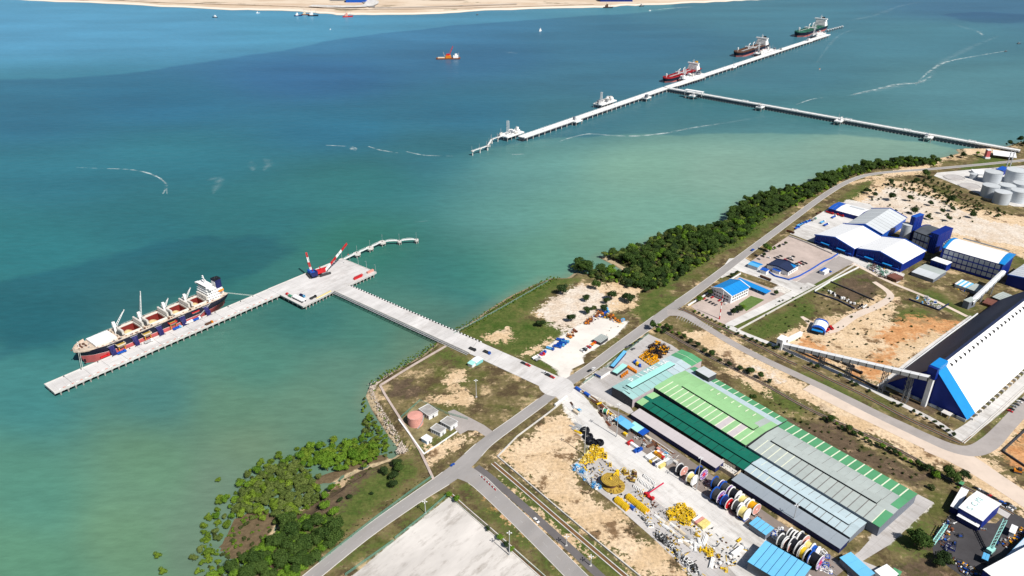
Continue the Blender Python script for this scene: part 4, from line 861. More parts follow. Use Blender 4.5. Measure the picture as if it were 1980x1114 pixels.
# long green-roofed factory
def G1s(i,n):return 'skylight'
t,L_,W_=shed('green_factory_hall','long hall with light green roof and pale skylight strips',[(1266,752),(1446,861),(1519,812),(1341,705)],10,[(0,0),(.335,1.6),(.46,2.2),(.755,.9),(.865,.5),(1,0)],
        [(lambda i,n:'roof_pink' if i in(11,13)else 'roof_lgreen',16,'skylight',.9),('roof_lgreen',1),(lambda i,n:'roof_grey' if i==14 else 'roof_lgreen',16),('roof_bluegrey',8),('roof_green',14,'skylight',.9)],wall='wall_dark')  # dark wall colour has the near side's shade painted in
monitor(t,L_*.17,L_*.93,W_*.335,W_*.46,11.4,13.1,'roof_lgreen',6)
mb=MB(); mb.box(L_*.1,L_*.25,W_*.80,W_*.985,10.2,16); pent=mb.build('roof_penthouse','wall_dark',t)
for i in range(4):mb=MB(); w_=L_*.152/4; mb.box(L_*.099+i*w_+.1,L_*.099+(i+1)*w_-.1,W_*.79,W_*.99,16.0,16.3); mb.build('penthouse_roof','roof_silver',pent)
rg_=random.Random(5)
for i in range(7):mb=MB(); x=L_*(.35+i*.075); mb.box(x,x+.8,W_*.62,W_*.70,11.72-.35*0,11.86); mb.build('roof_patch','skylight',t)
t,L_,W_=shed('grey_factory_hall','long hall with grey roof and a green striped far edge',[(1446.5,864),(1703,1021),(1773,954),(1522,814)],9.6,[(0,0),(.333,1.6),(.46,2.2),(.745,.9),(1,0)],
        [(lambda i,n:'roof_green' if i>16 else 'roof_grey',18,lambda i,n:'skylight' if i<6 or i==17 else 'dark_concrete',.7),('roof_grey',1),(lambda i,n:'roof_green' if i>16 else 'roof_grey',18,lambda i,n:None if i%2 else 'dark_concrete',.3),('roof_green',16,'skylight',1.0)],wall='wall_slate')
monitor(t,L_*.08,L_*.885,W_*.335,W_*.46,11.0,12.7,'roof_grey',7)
t,L_,W_=shed('dark_green_hall','low hall with dark green roof in front of the light green hall',[(1228.6,778.5),(1439,907),(1471,886),(1265,758)],6.2,[(0,0),(.38,1.2),(.55,1.6),(1,.8)],
        [(lambda i,n:'roof_lgreen' if i<1 else 'roof_dgreen',15,'black_paint',.35),('roof_dgreen',1),(lambda i,n:'roof_lgreen' if i<1 else 'roof_dgreen',15,lambda i,n:'black_paint' if i%2 else None,.25)],wall='black_paint')
monitor(t,L_*.1,L_*.998,W_*.38,W_*.54,7.4,8.6,'roof_dgreen',6)
t,L_,W_=shed('pale_teal_hall','low hall with pale grey teal roof in front of the grey hall',[(1439.5,907.5),(1642,1040),(1679,1011),(1471.5,886.5)],6.2,[(0,0),(.38,1.2),(.55,1.6),(1,.8)],
        [('roof_bluegrey',15,lambda i,n:'skylight' if i<5 else 'dark_concrete',.45),('roof_bluegrey',1),('roof_bluegrey',15,lambda i,n:'skylight' if i<6 and i%2 else 'dark_concrete',.35)],wall='wall_slate')
monitor(t,.3,L_*.93,W_*.38,W_*.54,7.4,8.6,'roof_bluegrey',6)
for nm,lb,c,m in(('pink_grey_lean_to','narrow lean-to with plain pinkish grey roof beside the dark green hall',[(1220,802),(1385,905),(1400,894),(1236,790)],'roof_pink'),('slate_lean_to','narrow lean-to with plain slate grey roof behind the cable reels',[(1415,927.5),(1625.5,1063),(1641,1044),(1431,915)],'roof_slate')):
    t,L_,W_=shed(nm,lb,c,5.2,[(0,0),(1,1.0)],[(m,10)],wall='navy')
# open skip between the lean-tos
c=P2(1408,910); t=thing('open_skip','brown open-topped skip of pale scrap between the two lean-tos','skip',(*c,0),ang(P2(1220,802),P2(1385,905)))
mb=MB(); 
for q in((-9,9,-5,-4.6),(-9,9,4.6,5),(-9,-8.6,-4.6,4.6),(8.6,9,-4.6,4.6)):mb.box(*q,0,4.2)
mb.build('bin','cream',t)
rg=random.Random(2); mb=MB(); mb.box(-8.5,8.5,-4.5,4.5,.1,1.2)
for i in range(40):mb.cbox(rg.uniform(-7.5,7.5),rg.uniform(-3.5,3.5),1.0,rg.uniform(.6,2),rg.uniform(.4,1.6),rg.uniform(.3,1.0),rg.uniform(0,3))
mb.build('scrap','concrete',t)
# teal building with worn roof letters
t,L_,W_=shed('teal_workshop','teal grey workshop with worn white roof letters and cyan vent',[(1223,773),(1357,697),(1319,675),(1183,748)],10,[(0,0),(.5,1.4),(1,0)],
        [(lambda i,n:'roof_green' if i>9 else('roof_bluegrey' if i>6 else 'roof_teal'),12,lambda i,n:'dark_concrete' if i<10 else 'skylight',.35),(lambda i,n:'roof_green' if i>9 else('roof_bluegrey' if i>7 else 'roof_teal'),12,lambda i,n:'skylight' if i==11 else None,.4)],wall='wall_pink',gable='wall_dark')
monitor(t,L_*.10,L_*.71,W_*.40,W_*.64,10.6,12.8,'roof_cyan',1)
sl=math.atan2(-1.4,W_*.5)
letters(t,'PIIMRIRA','white_paint',[L_*f for f in(.19,.29,.335,.40,.49,.545,.61,.66)],0,W_*.665,10+1.4*.67+.2,W_*.42,sl,0)
for i in range(3):mb=MB(); x=L_*(.03+i*.03); mb.box(x,x+.5,W_*(.25+.2*i),W_*(.5+.2*i-.25*(i==2)),11.2,11.62-.1); mb.build('roof_slot','dark_steel',t)
# blue plant: multi-bay white halls
def gable_hall(name,label,corners,eave,rise,n,roofm,wall,trim='blue',cat='factory hall',rf=.5,strip=None,trims=(True,True),endm=None):
    """x across the gable is the width here: corners = near-left, near-right, far-right, far-left of the EAVES; ridge runs along y"""
    a,b,c,d=corners; t,L,Wd=shed(name,label,[b,c,d,a],eave,[(0,0),(rf,rise),(1,0)],[(endm or roofm,n,strip,.3),(endm or roofm,n,strip,.3)],wall=wall,cat=cat)
    for k,x in enumerate((-.3,L+.3)):
        if not trims[k]:continue
        mb=MB(); mb.beam((x,-.3,eave+.1),(x,Wd*rf,eave+rise+.15),1.1,1.5); mb.beam((x,Wd*rf,eave+rise+.15),(x,Wd+.3,eave+.1),1.1,1.5); mb.build('barge_board',trim,t)
    return t,L,Wd
for nm,lb,c in(('white_hall_bay','seaward bay of the twin white-roofed blue hall',[(1571,455),(1656,481),(1704,457.5),(1631,433)]),('white_hall_bay','landward bay of the twin white-roofed blue hall',[(1656,481),(1745,511),(1791,485),(1704,457.5)])):
    t,L_,W_=gable_hall(nm,lb,c,12,6.5,8,'white_roof','royal_blue'); t['group']='twin bays of the white-roofed hall'
    for i in range(9):mb=MB(); y=W_*(.06+i*.11); mb.box(-.02,.40,y-.18,y+.18,0.2,11.5+6.2*(1-abs(y/W_-.5)*2)); mb.build('wall_rib','blue',t)
    for y in(.28,.68):mb=MB(); mb.box(-4.2,.35,W_*y-6,W_*y+6,6.0,6.5); mb.build('door_canopy','office_blue',t); mb=MB(); mb.box(.36,.42,W_*y-5,W_*y+5,.1,5.6); mb.build('roller_door','wall_dark',t)
    mb=MB(); mb.beam((-.9,W_*.03,4.2),(-.9,W_*.97,4.2),1.6,.4); mb.build('wall_band','blue',t)
gable_hall('silver_roof_hall','silver ribbed roof hall rising behind the twin white bays',[(1631,432.5),(1711,455),(1748,421),(1690,404)],13,7.5,9,'roof_silver','blue',strip='dark_concrete')
t,L_,W_=shed('truck_shed','small white-roofed shed with a blue end behind the red lorries',[(1601,402),(1659,418.5),(1681,405.5),(1623,391)],7,[(0,0),(.5,1.5),(1,0)],[(lambda i,n:'blue' if i<2 else 'white_roof',8,'grey_steel',.3),(lambda i,n:'blue' if i<2 else 'white_roof',8)],wall='royal_blue')
monitor(t,L_*.45,L_*.9,W_*.72,W_*.86,7.2,8.3,'roof_silver')
# silo, blue tower, panel buildings
def cyl_tank(name,label,px,py,r,h,wallm,roofm,cat='tank',group=None,n=28,rise=.8,stair=True,ribs=0):
    p=P2(px,py); t=thing(name,label,cat,(*p,0),0,group)
    mb=MB(); mb.tube((0,0,0),(0,0,h),r,n=n,cap=False); mb.v=mb.v; o=mb.build('shell',wallm,t)
    for q in o.data.polygons:q.use_smooth=True
    mb=MB()
    for i in range(n):a0,a1=2*math.pi*i/n,2*math.pi*(i+1)/n; mb.poly([(r*1.01*math.cos(a0),r*1.01*math.sin(a0),h),(r*1.01*math.cos(a1),r*1.01*math.sin(a1),h),(0,0,h+rise)])
    mb.build('roof',roofm,t)
    mb=MB(); mb.tube((0,0,h-.3),(0,0,h+.1),r*1.025,n=n,cap=False); mb.build('rim',roofm,t)
    for k in range(ribs):z=h*(k+1)/(ribs+1); mb=MB(); mb.tube((0,0,z-.1),(0,0,z+.1),r*1.008,n=n,cap=False); mb.build('shell_ring',wallm,t)
    if stair:
        mb=MB(); N=12
        for i in range(N):a=-1.2+i*.11; mb.cbox((r+.5)*math.cos(a),(r+.5)*math.sin(a),h*i/N,1.0,1.0,.25,a)
        mb.build('stairway','steel',t)
        mb=MB()
        for i in range(n):a0,a1=2*math.pi*i/n,2*math.pi*(i+1)/n; mb.beam((r*math.cos(a0),r*math.sin(a0),h+.9),(r*math.cos(a1),r*math.sin(a1),h+.9),.08)
        mb.build('handrail','steel',t)
    return t
cyl_tank('process_silo','tall grey silo between the silver roof hall and the blue tower',1747,467,6.8,26,'panel_grey','roof_silver','silo',ribs=5,stair=False)
def tower(name,label,c,h,wall,roof,cat='tower',z0=0,rib=None,nrib=5):
    loc,th,L,Wd=frame(c,h); t=thing(name,label,cat,loc,th)
    mb=MB(); mb.box(.3,L-.3,.3,Wd-.3,z0,h); mb.build('shell',wall,t); mb=MB(); mb.box(0,L,0,Wd,h,h+.5); mb.build('roof',roof,t)
    if rib:
        for i in range(nrib):x=L*(i+.5)/nrib; mb=MB(); mb.box(x-.25,x+.25,.12,.29,z0,h-.1); mb.build('wall_rib',rib,t)
        for i in range(3):y=Wd*(i+.5)/3; mb=MB(); mb.box(L-.29,L-.1,y-.25,y+.25,z0,h-.1); mb.build('wall_rib',rib,t)
    return t,L,Wd
tower('blue_tower','tall narrow blue tower beside the grey silo',[(1762,418.5),(1771,421.5),(1787,415),(1778,412)],38,'royal_blue','blue',rib='blue',nrib=3)
def panel_block(name,label,c,h,rows,cols,wall,roofm,endm,arch=True,group=None):
    loc,th,L,Wd=frame(c,h); t=thing(name,label,'factory hall',loc,th,group)
    mb=MB(); mb.box(0,L,0,Wd,0,h); mb.build('shell',wall,t)
    pw,ph=L*.94/cols,h*.86/rows; mb=MB(); mb.box(.12*pw,.95*pw,-.22,-.02,.14*ph,.92*ph); me=mb.mesh('wall_panel','panel_grey')
    for r in range(rows):
        for k in range(cols):link('wall_panel',me,t,(L*.03+k*pw,0,h*.10+r*ph))
    for r in range(rows):mb=MB(); mb.box(0,L,-.9,-.02,h*.085+r*ph,h*.085+r*ph+.4); mb.build('catwalk','royal_blue',t)
    N=6; prof=[(Wd*k/N,h+.05+(Wd*.10*math.sin(math.pi*k/N)if arch else .3))for k in range(N+1)]; n=max(4,cols//2)
    for a,b in zip(prof[:-1],prof[1:]):roof_seg(t,L*.05,L*.93,a[0],a[1],b[0],b[1],n,roofm)
    for x0,x1 in((0,L*.048),(L*.932,L+1.5)):
        for j,(a,b)in enumerate(zip(prof[:-1],prof[1:])):mb=MB(); mb.xprism([(a[0],a[1]+.5),(b[0],b[1]+.5),(b[0],h-.5),(a[0],h-.5)][::-1],x0,x1); mb.build('end_cap',endm,t)
    return t,L,Wd
panel_block('refinery_block','short grey panelled block between the blue tower and the long refinery hall',[(1774,449),(1805,460),(1823,444),(1792,433)],22,2,4,'wall_dark','roof_dark','royal_blue')
tower('refinery_penthouse','blue penthouse block behind the short panelled block',[(1806,452),(1822,457),(1838,440),(1822,435)],27,'royal_blue','royal_blue',rib='blue')
t,L_,W_=panel_block('refinery_hall','long hall with white arched roof and rows of grey wall panels',[(1824,478.6),(1935,512),(1966,492),(1846,461)],24,3,11,'royal_blue','white_roof','office_blue')
mb=MB(); mb.box(-.5,-.02,1,W_-1,0,24); mb.build('end_wall','royal_blue',t)
for i in range(4):mb=MB(); mb.box(L_*.1,L_*.9,W_+.2,W_+4,14+i*.1-14*0,14.4+i*.1)if i==0 else mb.tube((L_*.12,W_+1+i,25.5),(L_*.9,W_+1+i,25.5),.5,n=6); mb.build('roof_duct','grey_steel',t)
for i in range(5):mb=MB(); mb.tube((-2.2,W_*(.2+.13*i),22),(-2.2,W_*(.2+.13*i),27),1.0,n=8); mb.build('stack_pipe','steel',t)
tower('blue_annex','blue flat-roofed annex in front of the long panelled hall',[(1801,503),(1832,513.5),(1840,507),(1809,496.5)],10,'royal_blue','white_roof','annex',rib='blue')
gable_hall('blue_packing_hall','blue hall with ribbed silver roof at the right edge beyond the conveyor',[(1949,531),(2050,565),(2085,538),(1985,507)],13,4,8,'roof_silver','royal_blue',strip='dark_concrete')
t,L_,W_=shed('grey_flat_shed','plain grey low shed below the landward white bay',[(1764,526),(1806,541),(1831,524),(1787,510)],5,[(0,0),(.5,.8),(1,0)],[('roof_silver',4),('roof_grey',4)],wall='wall_slate')
shed('striped_canteen_shed','small shed with blue and white striped roof',[(1847,549),(1871,558),(1882,549),(1858,541)],4,[(0,0),(1,.8)],[(lambda i,n:'roof_aqua' if i%2 else 'white_roof',6)],wall='wall_white',cat='shed')
shed('grey_store_shed','grey metal shed beside the striped roof shed',[(1872,558),(1892,566),(1904,554),(1884,547)],4.5,[(0,0),(.5,.7),(1,0)],[('roof_grey',3),('roof_grey',3)],wall='wall_slate',cat='shed')
shed('slatted_grey_shed','dark grey slatted roof shed behind the conveyor foot',[(1921,575),(1944,584),(1960,572),(1937,563)],5,[(0,0),(.5,.8),(1,0)],[('roof_grey',5,'dark_concrete',.3),('roof_grey',5,'dark_concrete',.3)],wall='wall_dark',cat='shed')
shed('rusty_yard_shed','flat rusty brown shed at the foot of the conveyor',[(1898,584),(1926,594),(1938,585),(1910,577)],3.5,[(0,0),(1,.5)],[('roof_rust',4)],wall='brown',cat='shed')
shed('red_brown_shed','reddish brown shed joined to the slatted grey shed',[(1944,584),(1953,588),(1970,576),(1961,572)],4,[(0,0),(1,.6)],[('roof_rust',3)],wall='brown',cat='shed')
shed('rust_roof_store','rust red roofed store among scrap below the twin bays',[(1716,534),(1735,542),(1747,535),(1728,527)],4,[(0,0),(.5,.8),(1,0)],[('roof_rust',4),('roof_rust',4)],wall='brown',cat='shed')
# A-frame bulk store
a_,b_=Vector(P2(1705,751)),Vector(P2(1868,818)); dv=Vector(P2(1980,714))-Vector(P2(1884,801)); thA=math.atan2(dv.y,dv.x); UA=Vector((math.cos(thA),math.sin(thA))); VA=Vector((-UA.y,UA.x))
WA=(a_-b_).dot(VA); LA=265.0; HA=40.0; t=thing('a_frame_store','huge A-frame store with white sunny slope and navy shaded slope','warehouse',(b_.x,b_.y,0),thA)
mb=MB(); mb.xprism([(1.5,0),(WA-1.5,0),(WA-1.5,4),(WA/2,HA-1),(1.5,4)],.6,.9); gw=mb.build('gable_wall','royal_blue',t)
mb=MB(); mb.xprism([(1.5,0),(WA-1.5,0),(WA-1.5,4),(WA/2,HA-1),(1.5,4)],LA-.9,LA-.6); mb.build('gable_wall','royal_blue',t)
for y in(1.6,WA-1.9):mb=MB(); mb.box(1,LA-1,y,y+.3,0,4); mb.build('side_wall','wall_white',t)
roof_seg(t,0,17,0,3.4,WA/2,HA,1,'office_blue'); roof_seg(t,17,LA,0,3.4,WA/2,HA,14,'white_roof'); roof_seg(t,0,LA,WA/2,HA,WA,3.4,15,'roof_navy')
mb=MB(); mb.box(-3,16,WA/2-4,WA/2+4,HA-1.5,HA+3); mb.build('ridge_cap','office_blue',t)
mb=MB(); mb.box(-6,-.2,WA/2-4,WA/2+4,HA-9,HA+2.6); mb.build('transfer_house','royal_blue',t)
mb=MB(); mb.box(-5.5,-1.5,WA/2-3,WA/2+1,0,HA-9); mb.build('elevator_shaft','wall_white',t)
mb=MB(); mb.box(16.2,LA,WA/2-1.2,WA/2+1.2,HA-.3,HA+.7); mb.build('ridge_walkway','roof_navy',t)
for i in range(24):mb=MB(); x=24+i*9.5; y=WA*.44; mb.box(x,x+.5,y-1.6,y+1.6,3.4+(HA-3.4)*(y-1.6)/(WA/2)+.2,3.4+(HA-3.4)*(y+1.6)/(WA/2)+.1); mb.build('roof_vent','dark_steel',t)
for i in range(26):mb=MB(); x=8+i*9.8; mb.box(x,x+2.4,-2.4,1.4,0,2.2); mb.build('side_hatch','concrete',t)
for i in range(9):mb=MB(); y=6+i*(WA-12)/8; mb.box(-.4,.5,y-5,y+5,.3,3.2); mb.build('plinth_panel','panel_grey',t)
mb=MB(); mb.box(-7,-1,12,20,3.6,4.1); mb.box(-6.6,-6,12.5,13,0,3.6); mb.box(-6.6,-6,19,19.5,0,3.6); mb.build('door_canopy','concrete',t)
for k in range(2):     # access stair up the gable
    mb=MB()
    for z in range(8):y=WA*.72+(k*3); mb.beam((-.4,y,z*2.6),(-.4,y+(1.5 if z%2 else-1.5),z*2.6+2.6),.4); 
    mb.beam((-.5,WA*.72+k*3,0),(-.5,WA*.72+k*3,21),.35); mb.build('stair_tower','grey_steel',t)
# inclined conveyor galleries
def gallery(name,label,p0,z0,p1,z1,w,h,mat,roofm,nseg,trest,stripe='dark_steel'):
    a,b=Vector((*P2(*p0,z0),z0)),Vector((*P2(*p1,z1),z1)); th=math.atan2((b-a).y,(b-a).x); L=math.hypot((b-a).x,(b-a).y); t=thing(name,label,'conveyor',(a.x,a.y,0),th)
    for i in range(nseg):
        x0,x1=L*i/nseg+.12,L*(i+1)/nseg-.12; za,zb=z0+(z1-z0)*i/nseg,z0+(z1-z0)*(i+1)/nseg
        mb=MB(); mb.add([(x0,-w/2,za-h),(x1,-w/2,zb-h),(x1,w/2,zb-h),(x0,w/2,za-h),(x0,-w/2,za),(x1,-w/2,zb),(x1,w/2,zb),(x0,w/2,za)],[(3,2,1,0),(4,5,6,7),(0,1,5,4),(1,2,6,5),(2,3,7,6),(3,0,4,7)]); g=mb.build('gallery_section',mat,t)
        mb=MB(); mb.add([(x0,-w/2-.2,za+.02),(x1,-w/2-.2,zb+.02),(x1,0,zb+.9),(x0,0,za+.9),(x1,w/2+.2,zb+.02),(x0,w/2+.2,za+.02)],[(0,1,2,3),(3,2,4,5)]); mb.build('gallery_roof',roofm,g)
        mb=MB(); mb.box(x1-.25,x1+.5,-w/2-.25,w/2+.25,zb-h-.3,zb-.2); mb.build('frame_rib',stripe,g)
    for f in trest:
        x=L*f; z=z0+(z1-z0)*f-h; mb=MB()
        for sx in(-2.2,2.2):
            for sy in(-w/2,w/2):mb.beam((x+sx,sy,0),(x+sx*.6,sy,z),.45)
            for k in range(5):
                za,zb=z*k/5,z*(k+1)/5; mb.beam((x+sx,-w/2,za),(x+sx,w/2,zb),.25); mb.beam((x+sx,w/2,za),(x+sx,-w/2,zb),.25)
        for sy in(-w/2,w/2):
            for k in range(5):
                za,zb=z*k/5,z*(k+1)/5; mb.beam((x-2.2,sy,za),(x+2.2,sy,zb),.25); mb.beam((x+2.2,sy,za),(x-2.2,sy,zb),.25)
        mb.build('trestle_leg','grey_steel',t)
    return t
gallery('conveyor_gallery','long white conveyor gallery climbing to the A-frame store gable',(1517,664),7,(1797,728),36,5,4,'wall_white','white_roof',18,(.3,.5,.74,.9))
gallery('product_conveyor','steep grey conveyor gallery from the long panelled hall down to the yard',(1941,524),22,(1878,583),8,5,4,'panel_grey','white_roof',8,(.35,.7))
t,L_,W_=tower('transfer_tower','white transfer tower at the foot of the long conveyor',[(1502,655),(1514,660),(1523,652),(1511,648)],12,'wall_white','white_roof')
mb=MB(); mb.box(L_*.3,L_*.7,.18,.28,3,8); mb.build('window','glass',t)
tower('conveyor_foot_house','grey hopper house at the foot of the steep conveyor',[(1866,582),(1878,587),(1886,578),(1874,573)],9,'wall_slate','roof_grey')
t,L_,W_=shed('intake_ramp','low white covered ramp beside the transfer tower',[(1518,655),(1524,658),(1553,644),(1547,641)],4,[(0,0),(1,.5)],[('white_roof',5)],wall='wall_white',cat='shed')
# vaulted shed with blue ends
loc,th,L_,W_=frame([(1567,640),(1582,643),(1601,622),(1586,618)],2.5); t=thing('vaulted_shed','small vaulted shed with white middle and blue ends on the sandy field','shed',loc,th); loc=loc
loc,th,L_,W_=frame([(1560,633),(1588,640),(1610,627),(1582,620)],5)
t.location=loc; t.rotation_euler=(0,0,th); N=8
prof=[(L_*(.5-.5*math.cos(math.pi*k/N)),3.5+5*math.sin(math.pi*k/N))for k in range(N+1)]
for(f0,f1,m_)in((0,.22,'blue'),(.225,.84,'white_roof'),(.845,1,'blue')):
    for(xa_,za_),(xb_,zb_)in zip(prof[:-1],prof[1:]):mb=MB(); mb.add([(xa_,W_*f0,za_),(xb_,W_*f0,zb_),(xb_,W_*f1,zb_),(xa_,W_*f1,za_),(xa_,W_*f0,za_-.3),(xb_,W_*f0,zb_-.3),(xb_,W_*f1,zb_-.3),(xa_,W_*f1,za_-.3)],[(0,1,2,3),(7,6,5,4),(0,4,5,1),(2,6,7,3),(0,3,7,4),(1,5,6,2)]); mb.build('roof_panel',m_,t)
mb=MB(); mb.poly([(x,W_*.02,z-.31)for x,z in prof]+[(L_,W_*.02,0),(0,W_*.02,0)]); mb.build('end_wall','wall_dark',t)
mb=MB(); mb.box(L_*.12,L_*.88,-3.5,0.0,4.8,5.4); mb.build('door_canopy','office_blue',t)
for x in(0.02,L_-.3):mb=MB(); mb.box(x,x+.28,W_*.03,W_-.2,0,3.4); mb.build('side_wall','blue',t)
# office with blue gabled roof
t,L_,W_=gable_hall('admin_office','white two-storey office with bright blue gabled roof',[(1374,557),(1416,572),(1452,555.5),(1408,541)],10,4.2,5,'office_blue','wall_white',trim='white_paint',cat='office')
for z in(2.2,6.2):
    for i in range(7):mb=MB(); x=L_*(.10+i*.125); mb.box(x,x+L_*.08,.36,.44,z,z+1.7); mb.build('window','glass',t)
    for i in range(6):mb=MB(); y=W_*(.14+i*.125); mb.box(.36,.44,y,y+W_*.09,z,z+1.7); mb.build('window','glass',t)
t,L_,W_=shed('walkway_canopy','long narrow blue canopy running back from the office',[(1422,543),(1483,568),(1490,563),(1429,537)],4,[(0,0),(1,.5)],[('office_blue',9)],walls=False,cat='canopy')
for i in range(9):
    for y in(.6,W_-.6):mb=MB(); mb.tube((L_*(i+.5)/9,y,0),(L_*(i+.5)/9,y,3.9),.15,n=6); mb.build('post','steel',t)
shed('gatehouse_shed','sky blue gatehouse shed nearest the coastal road',[(1446,511),(1466,517.5),(1475,511),(1455,504)],5,[(0,0),(.5,1),(1,0)],[('sky_blue',4),('office_blue',4)],wall='panel_grey',cat='gatehouse')
shed('gate_canopy','bright blue canopy over the plant gate',[(1470,521),(1483,525.5),(1487,521.5),(1474,517)],5,[(0,0),(1,.6)],[('blue',3)],wall='wall_white',cat='canopy')
t,L_,W_=gable_hall('canteen_office','office with dark navy roof beside the car park',[(1484,510),(1524,527),(1541,515),(1502,501)],6,2.5,4,'roof_navy','wall_white',trim='roof_navy',cat='office')
for i in range(4):mb=MB(); x=L_*(.15+i*.2); mb.box(x,x+L_*.1,.36,.44,1.8,3.6); mb.build('window','glass',t)
shed('blue_porch','bright blue pyramid porch roof on the navy roofed office',[(1519,514),(1534,520),(1544,514),(1529,508)],5.5,[(0,0),(.5,2),(1,0)],[('office_blue',2),('office_blue',2)],wall='wall_white',cat='porch')
shed('long_blue_annex','low bright blue roof along the front of the navy roofed office',[(1493,520.5),(1508,526),(1512,523),(1497,517.5)],4,[(0,0),(1,.4)],[('blue',3)],wall='wall_white',cat='annex')
shed('weighbridge_cabin','small cabin with blue and white roof on the asphalt lot',[(1585,523),(1596,527),(1604,521),(1593,517)],4.5,[(0,0),(1,.5)],[(lambda i,n:'blue' if i<1 else 'white_roof',2)],wall='wall_white',cat='cabin')
# tank farm
for i,(x,y,h,r,lb)in enumerate([(1916,352,18,13.5,'rear tank of the grey farm nearest the water'),(1960,352,21,15.5,'tallest grey tank at the back beside the blue cabin'),(1911,379,18,12.5,'grey tank at the front seaward corner of the tank farm'),(1943,375,15,12.0,'middle grey tank hemmed in by its neighbours'),(1971,371,15,12.5,'grey tank at the photo edge in the middle row'),(1934,392,18,12.0,'front grey tank beside the kerbed bund'),(1966,389,18,12.5,'front grey tank at the right edge of the photo'),(1881,345,8,6.0,'small squat tank on the seaward side of the farm')]):
    cyl_tank('storage_tank',lb,x,y,r,h,'panel_grey','roof_silver',group='grey storage tanks',ribs=4)
tower('tank_farm_cabin','blue topped control cabin behind the storage tanks',[(1929,328),(1944,332),(1948,324),(1934,321)],9,'royal_blue','blue','cabin')
shed('tank_farm_office','white low office roof at the seaward end of the tank farm',[(1882,336),(1905,338),(1904,329),(1882,328)],4,[(0,0),(1,.5)],[('white_roof',4)],wall='wall_white',cat='office')
for x,lb in((1943.5,'taller flare mast behind the storage tanks'),(1950,'second thin flare mast behind the storage tanks')):
    p=P2(x,331); t=thing('flare_mast',lb,'mast',(*p,0),0,'masts at the tank farm'); mb=MB(); mb.tube((0,0,0),(0,0,38),.8,.5,8); mb.build('mast','steel',t)
    for k in range(4):mb=MB(); mb.tube((0,0,9*k+4),(0,0,9*k+4.6),1.5,n=8); mb.build('platform','steel',t)
for c,lb in(([(1828,340),(1850,339),(1862,346),(1840,350)],'empty oval tank base nearer the water'),([(1858,357),(1880,354),(1892,363),(1868,367)],'empty oval tank base nearer the tanks')):
    cx_,cy_=[sum(q[k]for q in c)/4 for k in(0,1)]; p=P2(cx_,cy_); t=thing('empty_tank_pad',lb,'tank base',(*p,0),0,'empty tank bases'); mb=MB(); mb.tube((0,0,.06),(0,0,.7),16,15,32); mb.build('pad','pad_grey',t); mb=MB()
    for k in range(32):a0,a1=k*math.pi/16,(k+1)*math.pi/16; mb.beam((16.4*math.cos(a0),16.4*math.sin(a0),.4),(16.4*math.cos(a1),16.4*math.sin(a1),.4),.7,.7)
    mb.build('kerb','concrete',t)
# pump station by the sea wall
t=cyl_tank('water_tank','salmon pink round water tank by the sea wall',804,819,6.9,9,'salmon','salmon',group=None,rise=.9,ribs=3)
for nm,lb,c,h in(('pump_house','flat roofed pump house behind the pink tank',[(810.7,792),(831,807),(846,793),(826,780)],4.8),('pump_house','flat roofed pump house beside the access lane',[(849.7,815),(871,825.7),(886,815.7),(866,804.5)],4.8),('pump_house','flat roofed pump house with a shaded blue front',[(829,828),(851,837),(864,829),(846,819)],4.8),('kiosk','small white box kiosk with blue shutters on the grass',[(813,847),(825,854),(837,847),(825,839.5)],4.2)):
    loc,th,L_,W_=frame(c,h); t=thing(nm,lb,'pump house' if nm=='pump_house' else 'kiosk',loc,th,'flat roofed pump houses' if nm=='pump_house' else None)
    mb=MB(); mb.box(.5,L_-.5,.5,W_-.5,0,h-.4); mb.build('walls','wall_white',t); mb=MB(); mb.box(0,L_,0,W_,h-.4,h); mb.build('roof_slab','flat_roof' if nm=='pump_house' else 'white_roof',t)
    mb=MB()
    for q in((0,L_,0,.35),(0,L_,W_-.35,W_),(0,.35,.35,W_-.35),(L_-.35,L_,.35,W_-.35)):mb.box(*q,h+.003,h+.35)
    mb.build('parapet','wall_white',t)
    for i in range(4):mb=MB(); x=L_*(.14+i*.21); mb.box(x,x+L_*.12,.42,.49,1.0,3.2); mb.build('shutter','sky_blue' if nm=='kiosk' else 'wall_slate',t)
    mb=MB(); mb.box(L_-.49,L_-.42,W_*.4,W_*.55,.1,2.6); mb.build('door','dark_steel',t)
# small buildings by the jetty bridge and gates
shed('guard_booth','pale guard booth at the edge of the approach bridge',[(911,697),(922,703),(934,693),(923,688)],3.8,[(0,0),(.5,.8),(1,0)],[('white_roof',3),('white_roof',3)],wall='teal_paint',cat='booth')
shed('aqua_booth','aqua roofed booth standing in the grass beside the guard booth',[(904,702),(914,707),(923,699),(913,695)],3.6,[(0,0),(.5,.8),(1,0)],[('roof_cyan',3),('roof_cyan',3)],wall='wall_white',cat='booth')
shed('gravel_yard_shed','flat dark grey slatted shed on the white gravel yard',[(1146,656),(1161,663),(1177,652),(1162,646)],4,[(0,0),(1,.4)],[('roof_grey',6,'dark_concrete',.4)],wall='wall_dark',cat='shed')
shed('parking_canopy','long sky blue parking canopy along the workshop fence',[(1177,706),(1183,708),(1216,681),(1209,679)],3.2,[(0,0),(1,.4)],[('roof_aqua',2)],walls=True,wall='navy',cat='canopy')
shed('pale_blue_store','pale blue roofed store beside stacked yellow drums',[(1184,718),(1194,723),(1213,707),(1203,703)],3.8,[(0,0),(1,.5)],[('roof_cyan',3)],wall='wall_dark',cat='shed')
